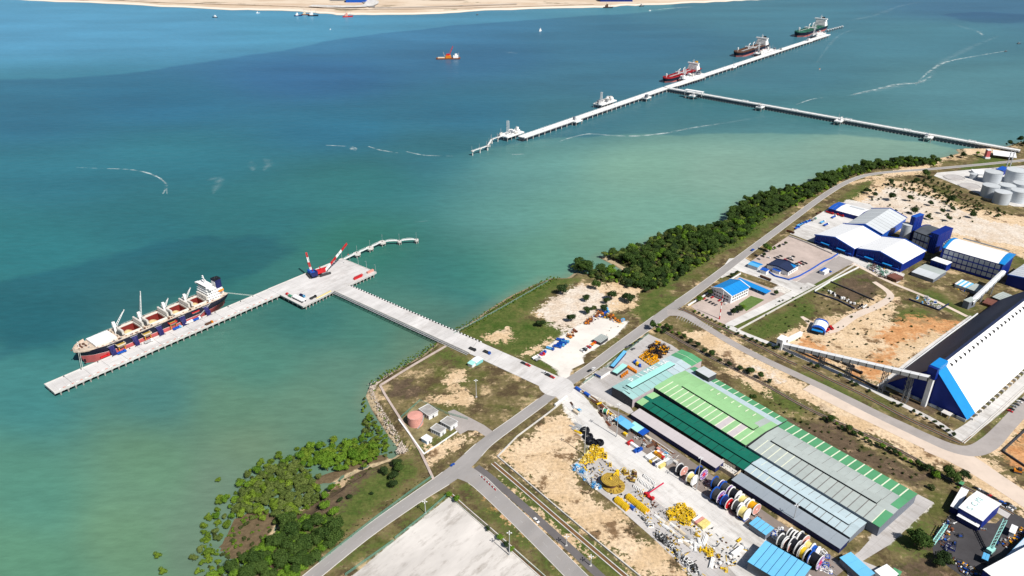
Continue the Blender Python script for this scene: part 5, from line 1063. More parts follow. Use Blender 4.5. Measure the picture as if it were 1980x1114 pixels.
loc,th,L_,W_=frame([(1151,722),(1163,728),(1180,715),(1168,709)],4); t=thing('security_post','grey flat roofed security post with a blue front band','guard post',loc,th); mb=MB(); mb.box(.4,L_-.4,.4,W_-.4,0,3.6); mb.build('walls','wall_white',t); mb=MB(); mb.box(0,L_,0,W_,3.6,4); mb.build('roof_slab','flat_roof',t); mb=MB(); mb.box(0,L_,-.1,-.02,2.4,4); mb.build('fascia','blue',t); mb=MB(); mb.box(L_*.2,L_*.8,.3,.38,.8,2.2); mb.build('window','glass',t)
# sky-blue sheds at the bottom of the reel yard
shed('aqua_shed','small sky blue shed between the two reel groups',[(1448,1012),(1482,1036),(1496,1022),(1464,1000)],5.5,[(0,0),(1,.8)],[('roof_aqua',4,'dark_concrete',.3)],wall='wall_slate',cat='shed')
shed('aqua_warehouse','large sky blue warehouse roof cut by the bottom edge',[(1444,1082),(1530,1140),(1575,1098),(1481,1050)],9,[(0,0),(1,.8)],[('roof_aqua',7,'navy',.3)],wall='wall_slate')
shed('aqua_store','sky blue L-shaped store at the end of the slate lean-to',[(1624,1078),(1660,1112),(1702,1118),(1644,1068)],6,[(0,0),(1,.6)],[('roof_aqua',3)],wall='wall_slate')
shed('white_lean_to','small white lean-to roof beside the sky blue L-shaped store',[(1690,1102),(1712,1122),(1740,1112),(1715,1092)],4.5,[(0,0),(1,.4)],[('white_roof',3)],wall='wall_white',cat='shed')
shed('green_hut','tiny green roofed hut at the bottom right verge',[(1722,1104),(1738,1113),(1746,1107),(1730,1099)],3,[(0,0),(1,.4)],[('roof_green',2)],wall='wall_dark',cat='hut')
# workshop with pale letters on its roof and neighbours
t,L_,W_=shed('lettered_workshop','white roofed workshop with faint aqua letters on its roof',[(1855,982),(1902,1009),(1935,974),(1887,948)],10,[(0,0),(.5,2.0),(1,0)],[('white_roof',5),('white_roof',5)],wall='royal_blue')
t2=t; t,L2_,W2_=shed('side_canopy','lower white canopy on the seaward side of the lettered workshop',[(1834,976),(1845,982.5),(1881,951.5),(1862,944.5)],6,[(0,0),(1,.5)],[('white_roof',4)],wall='navy',cat='canopy')
letters(t2,'SCMI',M('aqua_letter',(.50,.74,.70),.7,.1),0,0,0,0,1)if False else None
mt=M('aqua_letter',(.50,.74,.70),.7,.1)
for i,ch in enumerate('SCMI'):
    pass
letters(t2,'SCMI','aqua_letter',[L_*.18]*4,0,0,0,W_*.2,0,0)
ls=[o for o in kids(t2)if o.name.startswith('roof_letter')]
for i,o in enumerate(ls):o.location=(L_*.14+0,W_*(.12+.19*i),10.35+2.0*min(1,(.12+.19*i+.1)/.5)if i<2 else 10.35+2.0*(1-(.12+.19*i+.06-.5)/.5)+.2); o.rotation_euler=(0,0,math.pi/2); o.location.x+=W_*.2
t,L_,W_=shed('workshop_front_canopy','narrow white canopy along the front of the lettered workshop',[(1850,997),(1892,1020),(1896,1015),(1854,992)],5,[(0,0),(1,.4)],[('white_roof',5)],wall='navy',cat='canopy')
shed('corner_warehouse','white roofed warehouse at the bottom right corner of the photo',[(1925,1118),(1960,1150),(2080,1040),(2030,1010)],10,[(0,0),(.5,2.2),(1,0)],[('white_roof',6),('white_roof',6)],wall='royal_blue')
shed('corner_lean_to','blue striped lean-to roof along the corner warehouse',[(1938,1078),(1952,1086),(2020,1026),(2006,1018)],6,[(0,0),(1,.6)],[('sky_blue',10,'wall_white',.3)],wall='navy')
shed('yard_box_shed','small pale blue box shed on the black yard',[(1896,1078),(1908,1084),(1917,1074),(1904,1069)],5,[(0,0),(1,.2)],[('sky_blue',2)],wall='wall_dark',cat='shed')
shed('white_yard_shed','small white shed on the black yard near the corner lean-to',[(1948,1026),(1960,1032),(1972,1020),(1959,1015)],5,[(0,0),(1,.2)],[('white_roof',2)],wall='wall_white',cat='shed')
shed('green_tarp_hut','little green roofed hut under the trees by the sand road',[(1853,934),(1861,938),(1866,934),(1858,930)],3,[(0,0),(1,.3)],[('roof_green',2)],wall='wall_dark',cat='hut')

# ------------------------------------------------------------------ far oil jetty
FZ=4.0
M('jetty_white',(0.74,0.74,0.73),0.7,0.08,0.05)
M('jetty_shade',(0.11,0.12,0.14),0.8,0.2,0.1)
def far_deck(name,label,pa,pb,w,nb,seg,pipes=0,sidebeam=2.2,pile_r=.7):
    a,b=Vector(P2(*pa,FZ)),Vector(P2(*pb,FZ)); th=math.atan2((b-a).y,(b-a).x); L=(b-a).length; t=thing(name,label,'jetty',(a.x,a.y,0),th)
    for i in range(seg):mb=MB(); mb.box(L*i/seg+.15,L*(i+1)/seg-.15,-w/2,w/2,FZ-1.2,FZ); mb.build('deck_slab','jetty_white',t)
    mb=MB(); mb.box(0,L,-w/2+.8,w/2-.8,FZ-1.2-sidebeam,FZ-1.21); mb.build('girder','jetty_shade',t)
    for i in range(nb):
        x=L*(i+.5)/nb; mb=MB()
        for y in(-w/2+1.2,w/2-1.2):mb.tube((x,y,WZ-2),(x,y,FZ-1.2-sidebeam),pile_r,n=6)
        mb.box(x-.8,x+.8,-w/2+.3,w/2-.3,FZ-2.4,FZ-1.22); mb.build('pile_bent','concrete',t)
    for k in range(pipes):y=-w/2+1.0+k*1.3; mb=MB(); mb.tube((0,y,FZ+1.0),(L,y,FZ+1.0),.5,n=6); mb.build('pipeline','white_paint',t)
    if pipes:
        for i in range(6):     # expansion loops
            x=L*(.12+i*.155); mb=MB(); y0,y1=-w/2+1,-w/2+1+pipes*1.3
            mb.beam((x-6,y0,FZ+3.6),(x+6,y0,FZ+3.6),.5); mb.beam((x-6,y1,FZ+3.6),(x+6,y1,FZ+3.6),.5)
            for xx in(x-6,x+6):mb.beam((xx,y0,FZ),(xx,y0,FZ+3.6),.5); mb.beam((xx,y1,FZ),(xx,y1,FZ+3.6),.5); mb.beam((xx,y0,FZ+3.6),(xx,y1,FZ+3.6),.5)
            mb.build('expansion_loop','white_paint',t)
    for y in(-w/2+.2,w/2-.2):
        mb=MB(); mb.beam((0,y,FZ+1.1),(L,y,FZ+1.1),.18); n=int(L/14)
        for i in range(n):mb.beam((L*i/n,y,FZ),(L*i/n,y,FZ+1.1),.2)
        mb.build('railing','white_paint',t)
    return t,th,L
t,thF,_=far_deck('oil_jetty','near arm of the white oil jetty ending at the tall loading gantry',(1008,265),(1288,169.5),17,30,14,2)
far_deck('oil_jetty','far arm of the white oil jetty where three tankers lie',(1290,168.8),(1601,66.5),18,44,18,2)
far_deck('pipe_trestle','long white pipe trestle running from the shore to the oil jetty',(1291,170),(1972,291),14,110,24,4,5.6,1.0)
def platform(label,px,py,lx,ly,stuffn,seed,gantry=None,name='loading_platform',cat='platform'):
    p=P2(px,py,FZ); t=thing(name,label,cat,(*p,0),thF,'platforms on the far oil jetty'); rg=random.Random(seed)
    mb=MB(); mb.box(-lx/2,lx/2,-ly/2,ly/2,FZ-2,FZ+.3); mb.build('deck','jetty_white',t)
    n=max(2,int(lx/9))
    for i in range(n):
        for y in(-ly/2+1,ly/2-1):x=-lx/2+1+(lx-2)*i/(n-1); mb=MB(); mb.tube((x,y,WZ-2),(x,y,FZ-2),.8,n=6); mb.build('pile','pile',t)
    for i in range(int(stuffn*1.7)):
        x,y=rg.uniform(-lx/2+2,lx/2-2),rg.uniform(-ly/2+2,ly/2-2); k=rg.random(); mb=MB()
        if k<.5:mb.cbox(x,y,FZ+.3,rg.uniform(3,9),rg.uniform(2,6),rg.uniform(2,8),0); mb.build('equipment_cabinet',('white_paint','steel','concrete','grey_steel','wall_slate')[i%5],t)
        elif k<.8:mb.tube((x-4,y,FZ+1.5),(x+4,y,FZ+1.5),.6,n=6); mb.tube((x-4,y,FZ),(x-4,y,FZ+5),.5,n=6); mb.build('pipe_run','white_paint',t)
        else:mb.tube((x,y,FZ),(x,y,FZ+rg.uniform(8,15)),.4,.3,6); mb.build('light_mast','steel',t)
    if gantry:
        gx,gy,h=gantry
        for dx in(-1.8,1.8):
            mb=MB()
            for sy in(-1.5,1.5):mb.beam((gx+dx,gy+sy,FZ),(gx+dx,gy+sy,FZ+h),.6)
            for k in range(8):z=FZ+h*k/8; mb.beam((gx+dx,gy-1.5,z),(gx+dx,gy+1.5,z+h/8),.35)
            mb.beam((gx+dx,gy,FZ+h),(gx+dx+1,gy+3,FZ+h-10),.5); mb.build('loading_arm','white_paint',t)
    return t
platform('loading platform with twin tall gantry at the near end of the oil jetty',988,258,52,26,16,1,(-6,3,26))
platform('loading platform with a stubby white tower on the near arm',1170,197,62,24,18,2,(-12,3,24))
platform('loading platform beside the red tanker',1338,147,95,24,20,3,(-30,6,22))
platform('loading platform beside the middle tanker',1479,99,110,26,22,4,(-30,8,30))
platform('loading platform beside the farthest tanker',1582,66,90,24,16,5,(-20,8,32))
for i,(x,y,lb)in enumerate([(1115,233,'small lay-by platform midway along the near arm'),(1250,188,'small lay-by platform close to the trestle junction'),(1417,129,'small lay-by platform before the middle tanker'),(1512,96,'small lay-by platform after the middle tanker'),(1565,79,'small lay-by platform before the farthest tanker'),(1470,206,'platform under the pipe trestle nearest the oil jetty'),(1622,233,'platform midway along the pipe trestle'),(1796,264.5,'platform under the pipe trestle nearest the shore'),(1340,184,'boat landing platform with a gantry by the trestle start')]):
    t=platform(lb,x,y,22 if i<5 else 18,14,3,20+i,name='layby_platform')
    if i==8:
        mb=MB(); 
        for s in(-22,22):mb.beam((0,s,FZ),(0,s,FZ+9),1.0); mb.beam((9,s,FZ),(9,s,FZ+9),1.0)
        mb.box(-1,10,-23,23,FZ+9,FZ+10); mb.build('gantry_frame','white_paint',t)
# dolphin chain at the near end
for i,(a_,b_)in enumerate((((1308,166),(1362,149)),((1440,117.5),(1497,103)))):
    a,b=P2(*a_,FZ),P2(*b_,FZ); t=thing('pipe_gangway',['low gangway on the near side of the red tanker berth','low gangway on the near side of the middle tanker berth'][i],'gangway',(*a,0),ang(a,b)); L=math.dist(a,b); mb=MB(); mb.box(0,L,-2,2,FZ-1.5,FZ-.6); mb.build('walkway','concrete',t)
    for k in range(12):mb=MB(); mb.cbox(L*k/11,0,WZ-2,1.6,3.4,FZ-WZ+.6); mb.build('pier','wall_slate',t)
ch=[(913,292),(943,282),(951,269),(974,262)]
for i,((x0,y0),(x1,y1))in enumerate(zip(ch[:-1],ch[1:])):
    a,b=P2(x0,y0,FZ),P2(x1,y1,FZ); t=thing('jetty_catwalk',['outermost catwalk span at the near tip of the oil jetty','zigzag catwalk span near the tip of the oil jetty','catwalk span joining the twin gantry platform'][i],'catwalk',(*a,0),ang(a,b),'catwalks at the near tip of the oil jetty'); L=math.dist(a,b)
    mb=MB(); mb.box(0,L,-1.2,1.2,FZ-.6,FZ); mb.build('walkway','jetty_white',t); mb=MB(); mb.beam((0,-1.1,FZ+1.1),(L,-1.1,FZ+1.1),.15); mb.beam((0,1.1,FZ+1.1),(L,1.1,FZ+1.1),.15); mb.build('railing','white_paint',t)
    for f in(.02,.5,.98):mb=MB(); mb.cbox(L*f,0,FZ-1.6,4.5,4.5,1.7); mb.tube((L*f,0,WZ-2),(L*f,0,FZ-1.6),1.0,n=6); mb.build('dolphin','concrete',t); mb=MB(); mb.tube((L*f,1.6,FZ),(L*f,1.6,FZ+9),.2,n=5); mb.build('lamp_post','steel',t)
for i in range(7):
    p=P2(1601+i*4.6,57.5-i*1.2,FZ); t=thing('far_dolphin',ORD[i]+' small dolphin in the line beyond the farthest tanker','dolphin',(*p,0),thF,'dolphins beyond the farthest tanker'); mb=MB(); mb.cbox(0,0,FZ-2,7,7,2.2); mb.build('cap','jetty_white',t)
    for s in(-2,2):mb=MB(); mb.tube((s,s,WZ-2),(s,s,FZ-2),.9,n=6); mb.build('pile','dark_concrete',t)
# tankers
def tanker(label,bow,stern,hullm,deckm,funm,seed,tall=1.0,beam=None):
    a,b=Vector(P2(*bow,6)),Vector(P2(*stern,6)); th=thF; U=Vector((math.cos(th),math.sin(th))); L=(b-a).dot(U); m=(a+b)/2; o=m-U*L/2; bm=beam or L*.085; rg=random.Random(seed); k=L/180
    t=thing('tanker_ship',label,'tanker',(o.x,o.y,WZ),th,'tankers at the far oil jetty'); zd=10.5*k
    lv=[-1,0,3.6*k,zd]
    st=[([L*.02,L*.015,L*.01,0],[.3]*3+[1]),([L*.03,L*.028,L*.025,L*.015],[bm*q for q in(.15,.2,.3,.45)]),([L*.08]*4,[bm*q for q in(.55,.6,.75,.85)]),([L*.16]*4,[bm*q for q in(.95,1,1,1)]),([L*.82]*4,[bm]*4),([L*.93]*4,[bm*q for q in(.5,.6,.85,.95)]),([L*.985,L*.985,L*.99,L],[bm*q for q in(.1,.15,.4,.7)])]
    mb=hull_mesh(st,lv,[0,0,1]); i0=6*4
    for j in range(3):mb.f.append((i0+j,i0+28+j,i0+28+j+1,i0+j+1)); mb.m.append((0,0,1)[j])
    mb.build('hull',[M('tanker_red',(.42,.13,.12),.7,.2,.1),hullm],t)
    xs=[q[0][3]for q in st]; hb=[q[1][3]for q in st]; mb=MB(); mb.poly([(x,-h,zd)for x,h in zip(xs,hb)]+[(x,h,zd)for x,h in list(zip(xs,hb))[::-1]]); mb.build('deck',deckm,t)
    mb=MB(); xs2=np.linspace(L*.005,L*.10,6); mb.prism([(x,-float(np.interp(x,xs,hb))*.95)for x in xs2]+[(x,float(np.interp(x,xs,hb))*.95)for x in xs2[::-1]],zd+.01,zd+2.5*k); mb.build('forecastle',deckm,t)
    mb=MB(); mb.tube((L*.05,0,zd),(L*.05,0,zd+12*k),.8*k,.4*k,6); mb.cbox(L*.05,0,zd+6*k,3*k,3*k,5*k); mb.build('foremast','white_paint',t)
    for y in(-.35,-.15,.05,.25):mb=MB(); mb.tube((L*.14,y*bm,zd+1.3),(L*.76,y*bm,zd+1.3),.55*k,n=6); mb.build('deck_pipe',deckm if rg.random()<.6 else 'steel',t)
    for i in range(6):mb=MB(); x=L*(.2+i*.1); mb.box(x-.6,x+.6,-bm*.9,bm*.9,zd,zd+1.2*k); mb.build('deck_frame',deckm,t)
    mb=MB(); x=L*.47
    for sx in(-5*k,5*k):
        for y in(-bm*.85,bm*.85):mb.beam((x+sx,y,zd),(x+sx,y,zd+5*k),.6)
    for i in range(5):mb.beam((x-5*k+i*2.5*k,-bm*.9,zd+2.5*k),(x-5*k+i*2.5*k,bm*.9,zd+2.5*k),.9*k)
    mb.build('cargo_manifold','white_paint',t)
    for s in(.40,.54):mb=MB(); mb.tube((L*s,0,zd),(L*s,0,zd+11*k),1.1*k,n=6); mb.beam((L*s,0,zd+10*k),(L*s+12*k,2,zd+12*k),1.0*k); mb.build('hose_crane','white_paint',t)
    z=zd
    for i in range(5):mb=MB(); mb.box(L*.80+i*.8*k,L*.90-i*.5*k,-bm*(.92-.05*i),bm*(.92-.05*i),z,z+3.0*k*tall); dk=mb.build('deck_tier','white_paint',t); mb=MB(); mb.box(L*.80+i*.8*k-.1,L*.80+i*.8*k-.02,-bm*.8,bm*.8,z+1.2*k,z+2.1*k); mb.build('window_row','glass',dk); z+=3.0*k*tall
    mb=MB(); mb.box(L*.80+3*k,L*.80+8*k,-bm*1.05,bm*1.05,z,z+2.8*k); mb.build('bridge','white_paint',t)
    mb=MB(); mb.tube((L*.83,0,z+2.8*k),(L*.83,0,z+11*k),.9*k,.4*k,6); mb.cbox(L*.83,0,z+6*k,1.4*k,7*k,.8*k); mb.build('radar_mast','white_paint',t)
    mb=MB(); mb.box(L*.905,L*.945,-bm*.3,bm*.3,zd,zd+12*k); mb.build('engine_casing','white_paint',t); mb=MB(); mb.prism([(L*.908,-bm*.22),(L*.94,-bm*.18),(L*.94,bm*.18),(L*.908,bm*.22)],zd+12*k,zd+19*k); mb.build('funnel',funm,t)
    return t
tanker('tanker with a dark red deck nearest the trestle junction',(1284,152),(1351,131),'hull_black',M('deck_red',(.30,.015,.02),.7,.3,.1),'orange_yellow',1)
tanker('tanker with a brown cluttered deck in the middle of the far arm',(1420,103),(1484,85),'hull_black','brown','black_paint',2)
tanker('tanker with a green deck at the far end of the oil jetty',(1543,66),(1592,49),'hull_black',M('deck_green',(.03,.13,.09),.7,.3,.1),'black_paint',3)
# dredger and small craft
p=P2(868,114,WZ); t=thing('grab_dredger','orange grab dredger barge working alone in mid channel','dredger',(*p,WZ),0.05); t.scale=(.82,.82,.8)
mb=MB(); mb.add([(-42,-10,-1),(38,-10,-1),(38,10,-1),(-42,10,-1),(-46,-11,4),(42,-11,4),(42,11,4),(-46,11,4)],[(4,5,6,7),(0,1,5,4),(1,2,6,5),(2,3,7,6),(3,0,4,7)]); mb.build('pontoon','rust',t)
mb=MB(); mb.box(-40,-14,-7,7,4,6); mb.build('spoil_deck','cream',t)
mb=MB(); mb.box(-12,8,-8,8,4,13); mb.build('crane_house','orange',t); mb=MB(); mb.box(-9,2,-5,5,13,18); mb.build('operator_cab','red',t)
mb=MB(); mb.beam((2,0,12),(16,0,46),2.2); mb.beam((-3,0,16),(16,0,46),.5); mb.build('boom','red',t)
mb=MB(); mb.box(16,34,-7,7,4,12); mb.build('deck_house','white_paint',t); mb=MB(); mb.box(22,31,-5,5,12,18); mb.build('wheelhouse','white_paint',t); mb=MB(); mb.tube((-14,5,4),(-20,5,24),.8,n=6); mb.tube((36,0,4),(36,0,22),.8,n=6); mb.build('spud','steel',t)
def boat(label,px,py,L,hullm,housem,rz=0,mast=True,group=None):
    L*=.72
    p=P2(px,py,WZ); t=thing('work_boat',label,'boat',(*p,WZ),rz,group); b=L*.14
    mb=MB(); z=L*.09; mb.add([(-L/2,-b,-.5),(L*.3,-b,-.5),(L*.45,0,-.5),(L*.3,b,-.5),(-L/2,b,-.5),(-L/2,-b*1.1,z),(L*.32,-b*1.1,z),(L/2,0,z*1.5),(L*.32,b*1.1,z),(-L/2,b*1.1,z)],[(5,6,7,8,9),(0,1,6,5),(1,2,7,6),(2,3,8,7),(3,4,9,8),(4,0,5,9)]); mb.build('hull',hullm,t)
    mb=MB(); mb.box(-L*.32,-L*.02,-b*.8,b*.8,z,z+L*.16); mb.build('deck_house',housem,t); mb=MB(); mb.box(-L*.2,-L*.03,-b*.6,b*.6,z+L*.16,z+L*.28); mb.build('wheelhouse',housem,t)
    if mast:mb=MB(); mb.tube((-L*.18,0,z+L*.25),(-L*.18,0,z+L*.55),L*.012,n=5); mb.tube((L*.15,0,z),(L*.3,0,z+L*.4),L*.012,n=5); mb.build('mast','steel',t)
for i,a in enumerate([('small white boat off the far beach, leftmost',415,34,34,'hull_black','white_paint',2.8),('tiny white boat close to the far beach by the work barges',499,25.5,22,'white_paint','white_paint',.2),('blue hulled tug at the end of the work barges',577,31,46,'navy','white_paint',.4),('brown work boat among the beached barges',592,29,52,'rust','cream',.2),('white housed barge at the far beach',606,31,60,'hull_black','white_paint',0),('red work boat alone at the far beach',673,33,58,'red','salmon',.3),('dark boat just off the far beach in mid view',923,29,18,'black_paint','grey_steel',1),('lone white boat between the dredger and the tankers',1045,60,32,'white_paint','white_paint',1.4),('dark barge lying on the far beach below the blue hall',1176,15.5,60,'dark_steel','brown',0),('dark boat right of the far blue hall',1241,12.5,36,'dark_steel','grey_steel',.4),('white buoy boat between the oil jetty and the foam lines',1585,134,11,'white_paint','orange',1),('small dark boat at the head of the long foam line',1945,100,15,'dark_steel','grey_steel',.2),('dark launch at the right edge of the water',1970,85,20,'dark_steel','grey_steel',.2),('dark launch moored under the trestle gantry',1326,189,18,'dark_steel','grey_steel',.6),('second small boat beside the trestle gantry',1352,186,16,'navy','white_paint',.6),('speedboat at the head of a white wake near the far shore',1256,21,16,'white_paint','white_paint',3.3),('small white skiff off the barges',639,57,10,'white_paint','white_paint',1)]):
    boat(*a,group=None)
for x,y,w,d,h,m_,lb in((690,3,90,60,26,'blue','blue roofed hall on the far shore behind the red boat'),(1190,1,150,60,22,'royal_blue','long dark blue hall on the far shore'),(640,-4,60,50,20,'wall_white','pale building at the top edge of the far shore')):
    p=P2(x,y,0); t=thing('far_hall',lb,'hall',(*p,0),.03); mb=MB(); mb.box(-w/2,w/2,-d/2,d/2,-2,h*.7); mb.build('walls',m_,t); mb=MB(); mb.xprism([(-d/2-1,h*.7),(0,h),(d/2+1,h*.7)],-w/2-1,w/2+1); mb.build('roof',m_,t)
# far shore tracks
for i,(pts,w,m_)in enumerate([([(705,3),(720,14)],30,'asphalt'),([(720,16),(850,13),(1000,8)],14,'grey_road'),([(600,12),(700,13),(715,2),(640,0)],60,'pad_white'),([(100,-8),(300,4),(560,12),(700,18),(900,15),(1150,8)],12,'sand_road')]):
    pp=smooth_line([P2(x,y,0)for x,y in pts],6); Lf,Rt=ribbon(pp,w); n=len(pp); mb=MB(); mb.v=[(*q,2.0+.3*i)for q in Rt]+[(*q,2.0+.3*i)for q in Lf]; mb.f=[(k,k+1,n+k+1,n+k)for k in range(n-1)]; mb.m=[0]*(n-1); struct(mb.build('far_track',m_))
# foam lines and slicks on the water
def foam_mat(name,dens,col_=(.62,.72,.72),sc=.06):
    m=bpy.data.materials.new(name); m.use_nodes=True; t=m.node_tree; L=t.links; b=t.nodes['Principled BSDF']; b.inputs['Base Color'].default_value=(*col_,1); b.inputs['Roughness'].default_value=.8
    geo=nod(t,'ShaderNodeNewGeometry'); n=nod(t,'ShaderNodeTexNoise'); n.inputs['Scale'].default_value=sc; n.inputs['Detail'].default_value=6; n.inputs['Roughness'].default_value=.7; L.new(geo.outputs['Position'],n.inputs[0])
    at=nod(t,'ShaderNodeAttribute',attribute_name='core'); mu=nod(t,'ShaderNodeMath',operation='MULTIPLY'); r=nod(t,'ShaderNodeMapRange'); r.inputs['From Min'].default_value=.40; r.inputs['From Max'].default_value=.68; L.new(n.outputs[0],r.inputs[0]); L.new(r.outputs[0],mu.inputs[0]); L.new(at.outputs['Fac'],mu.inputs[1])
    m2=nod(t,'ShaderNodeMath',operation='MULTIPLY'); m2.inputs[1].default_value=dens; L.new(mu.outputs[0],m2.inputs[0]); L.new(m2.outputs[0],b.inputs['Alpha']); return m
FM=foam_mat('foam_dense',1.0); FS=foam_mat('foam_thin',.16,(.55,.68,.70),.03)
def foam(pts,w,mat,k=6):
    pp=smooth_line([P2(x,y,WZ)for x,y in pts],k); n=len(pp); ws=[.8*w*(.25+.75*math.sin(math.pi*(i+.5)/n))*random.uniform(.6,1.3)for i in range(n)]
    Lf,Rt=ribbon(pp,ws); mb=MB(); z=WZ+.12; core=[]
    for q,c in((Rt,0),(pp,1),(Lf,0)):mb.v+=[(*a,z)for a in q]; core+=[c]*n
    for r in range(2):
        for i in range(n-1):mb.f.append((r*n+i,r*n+i+1,(r+1)*n+i+1,(r+1)*n+i)); mb.m.append(0)
    o=mb.build('foam',mat); a=o.data.attributes.new('core','FLOAT','POINT'); a.data.foreach_set('value',[float(c)for c in core]); return tag(o,kind='stuff')
for pts,w,m_ in[([(148,324),(200,326),(250,328),(290,336),(318,352),(323,375)],7,FM),([(310,345),(322,358),(315,375)],9,FM),([(510,307),(522,315),(510,330)],26,FS),([(485,312),(490,330)],22,FS),([(400,350),(425,345),(412,375)],24,FS),([(630,281),(680,284),(690,290)],9,FM),([(678,286),(688,291)],14,FM),
                   ([(712,283),(735,290),(770,296)],11,FM),([(785,293),(820,300),(875,302)],8,FM),([(990,299),(1014,298)],10,FM),([(1075,276),(1105,266),(1140,259),(1180,262),(1230,263),(1290,257),(1340,247),(1400,238)],13,FM),([(1300,254),(1390,240),(1480,225)],24,FS),([(1540,202),(1570,192),(1592,189)],9,FM),([(1645,184),(1690,174),(1740,163),(1775,160),(1800,148)],24,FM),([(1640,186),(1720,170),(1800,155)],34,FS),([(1770,165),(1795,140),(1830,120),(1890,108),(1950,98)],16,FM),([(1800,150),(1815,125),(1870,95),(1930,70)],36,FS),([(1640,40),(1690,30),(1740,12),(1780,4)],40,FS),([(1840,45),(1870,55),(1900,62)],34,FS),([(1890,60),(1900,68)],24,FM),([(1256,20),(1300,16),(1340,13)],22,FM),
                   ([(1580,120),(1620,70),(1660,55)],20,FS),([(800,430),(828,427)],7,FS),([(980,101),(1000,103)],40,FS)]:foam(pts,w,m_)

# ------------------------------------------------------------------ vegetation
def leaf_mat(name,c0,c1):
    m=bpy.data.materials.new(name); m.use_nodes=True; MATS[name]=m; t=m.node_tree; L=t.links; b=t.nodes['Principled BSDF']; b.inputs['Roughness'].default_value=.7; b.inputs['Specular IOR Level'].default_value=.12; c0=[q*.72 for q in c0]; c1=[q*.80 for q in c1]
    g=nod(t,'ShaderNodeNewGeometry'); oi=nod(t,'ShaderNodeObjectInfo'); mx=nod(t,'ShaderNodeMix',data_type='RGBA'); mx.inputs['A'].default_value=(*c0,1); mx.inputs['B'].default_value=(*c1,1)
    ad=nod(t,'ShaderNodeMath',operation='MULTIPLY_ADD'); ad.inputs[1].default_value=.55; L.new(g.outputs['Random Per Island'],ad.inputs[0]); m2=nod(t,'ShaderNodeMath',operation='MULTIPLY'); m2.inputs[1].default_value=.45; L.new(oi.outputs['Random'],m2.inputs[0]); L.new(m2.outputs[0],ad.inputs[2])
    L.new(ad.outputs[0],mx.inputs['Factor']); L.new(mx.outputs['Result'],b.inputs['Base Color']); return m
leaf_mat('leaf_mangrove',(.065,.135,.012),(.23,.33,.035)); leaf_mat('leaf_forest',(.020,.055,.010),(.085,.14,.028)); leaf_mat('leaf_olive',(.06,.10,.02),(.18,.23,.055)); leaf_mat('leaf_bright',(.05,.14,.010),(.19,.32,.03)); leaf_mat('leaf_dark',(.016,.038,.012),(.05,.085,.022)); leaf_mat('leaf_scrub',(.05,.07,.02),(.10,.12,.035))
M('bark',(.12,.085,.055),.9,.2,.5)
def leaves(seed,R,H,n,ls,clumps=8,base=.35):
    rg=np.random.default_rng(seed); cs=[]
    for i in range(clumps):
        a=rg.uniform(0,6.28); r=R*rg.uniform(.1,.62)if i else 0; cs.append((r*math.cos(a),r*math.sin(a),H*rg.uniform(base+.12,.82)if i else H*.68,R*rg.uniform(.36,.56)))
    V,F=[],[]
    for k in range(n):
        c=cs[rg.integers(len(cs))]; d=rg.normal(size=3); d/=np.linalg.norm(d)
        if d[2]<-.35:d[2]*=-1
        p=np.array(c[:3])+d*c[3]*rg.uniform(.72,1.08)*np.array([1,1,.85]); nn=d+rg.normal(size=3)*.45; nn/=np.linalg.norm(nn)
        a=np.cross(nn,[0,0,1.0]); a/=(np.linalg.norm(a)+1e-6); b=np.cross(nn,a); s=ls*rg.uniform(.6,1.3); b0=len(V)
        V+=[tuple(p-a*s),tuple(p-b*s*.7),tuple(p+a*s),tuple(p+b*s*.7)]; F.append((b0,b0+1,b0+2,b0+3))
    # shaded inner mass of each clump so that the crown is not hollow
    for c in cs:
        b0=len(V); q=c[3]*.74
        for dx,dy,dz in((1,0,0),(0,1,0),(-1,0,0),(0,-1,0),(0,0,.9),(0,0,-.8)):V.append((c[0]+q*dx,c[1]+q*dy,c[2]+q*dz))
        F+=[(b0+i,b0+(i+1)%4,b0+4)for i in range(4)]+[(b0+(i+1)%4,b0+i,b0+5)for i in range(4)]
    return V,F
def crown_mesh(name,mat,*a,**k):
    V,F=leaves(*a,**k); me=bpy.data.meshes.new(name); me.from_pydata(V,[],F); me.materials.append(MATS[mat]); me.update(); return me
def trunk_mesh(R,H):
    mb=MB(); mb.tube((0,0,-1),(0,0,H*.5),R*.075,R*.05,6)
    for a in(0.3,2.3,4.4):mb.tube((0,0,H*.38),(R*.4*math.cos(a),R*.4*math.sin(a),H*.68),R*.045,R*.02,5)
    return mb.mesh('trunk','bark')
KIND={}
def kind(nm,mat,R,H,n,ls,var=4,**kw):KIND[nm]=([crown_mesh('crown',mat,100*len(KIND)+i,R,H,n,ls,**kw)for i in range(var)],trunk_mesh(R,H))
kind('mangrove','leaf_mangrove',5.0,6.5,1000,.45,5,base=.2); kind('forest','leaf_forest',7.5,12,1500,.62,6,clumps=13); kind('olive','leaf_olive',5.0,7,1000,.45,4); kind('bright','leaf_bright',5.5,8,1100,.48,5); kind('dark','leaf_dark',6.0,9.5,1200,.52,4,clumps=10); kind('bush','leaf_dark',2.2,3.0,160,.45,3,clumps=4,base=.1); kind('scrub','leaf_scrub',2.4,2.6,150,.5,3,clumps=4,base=.1); kind('reed','leaf_mangrove',2.3,2.2,150,.5,3,clumps=5,base=.05)
TR=random.Random(11)
def tree(k,x,y,s=1.0,label=None,group=None,z=0.0,name='tree',cat='tree',trunk=True):
    cr,tk=KIND[k]; t=thing(name,label,cat,(x,y,z),TR.uniform(0,6.28),group); f=s*TR.uniform(.88,1.12); t.scale=(f,f,f*TR.uniform(.88,1.15))
    link('crown',cr[TR.randrange(len(cr))],t)
    if trunk:link('trunk',tk,t)
    return t
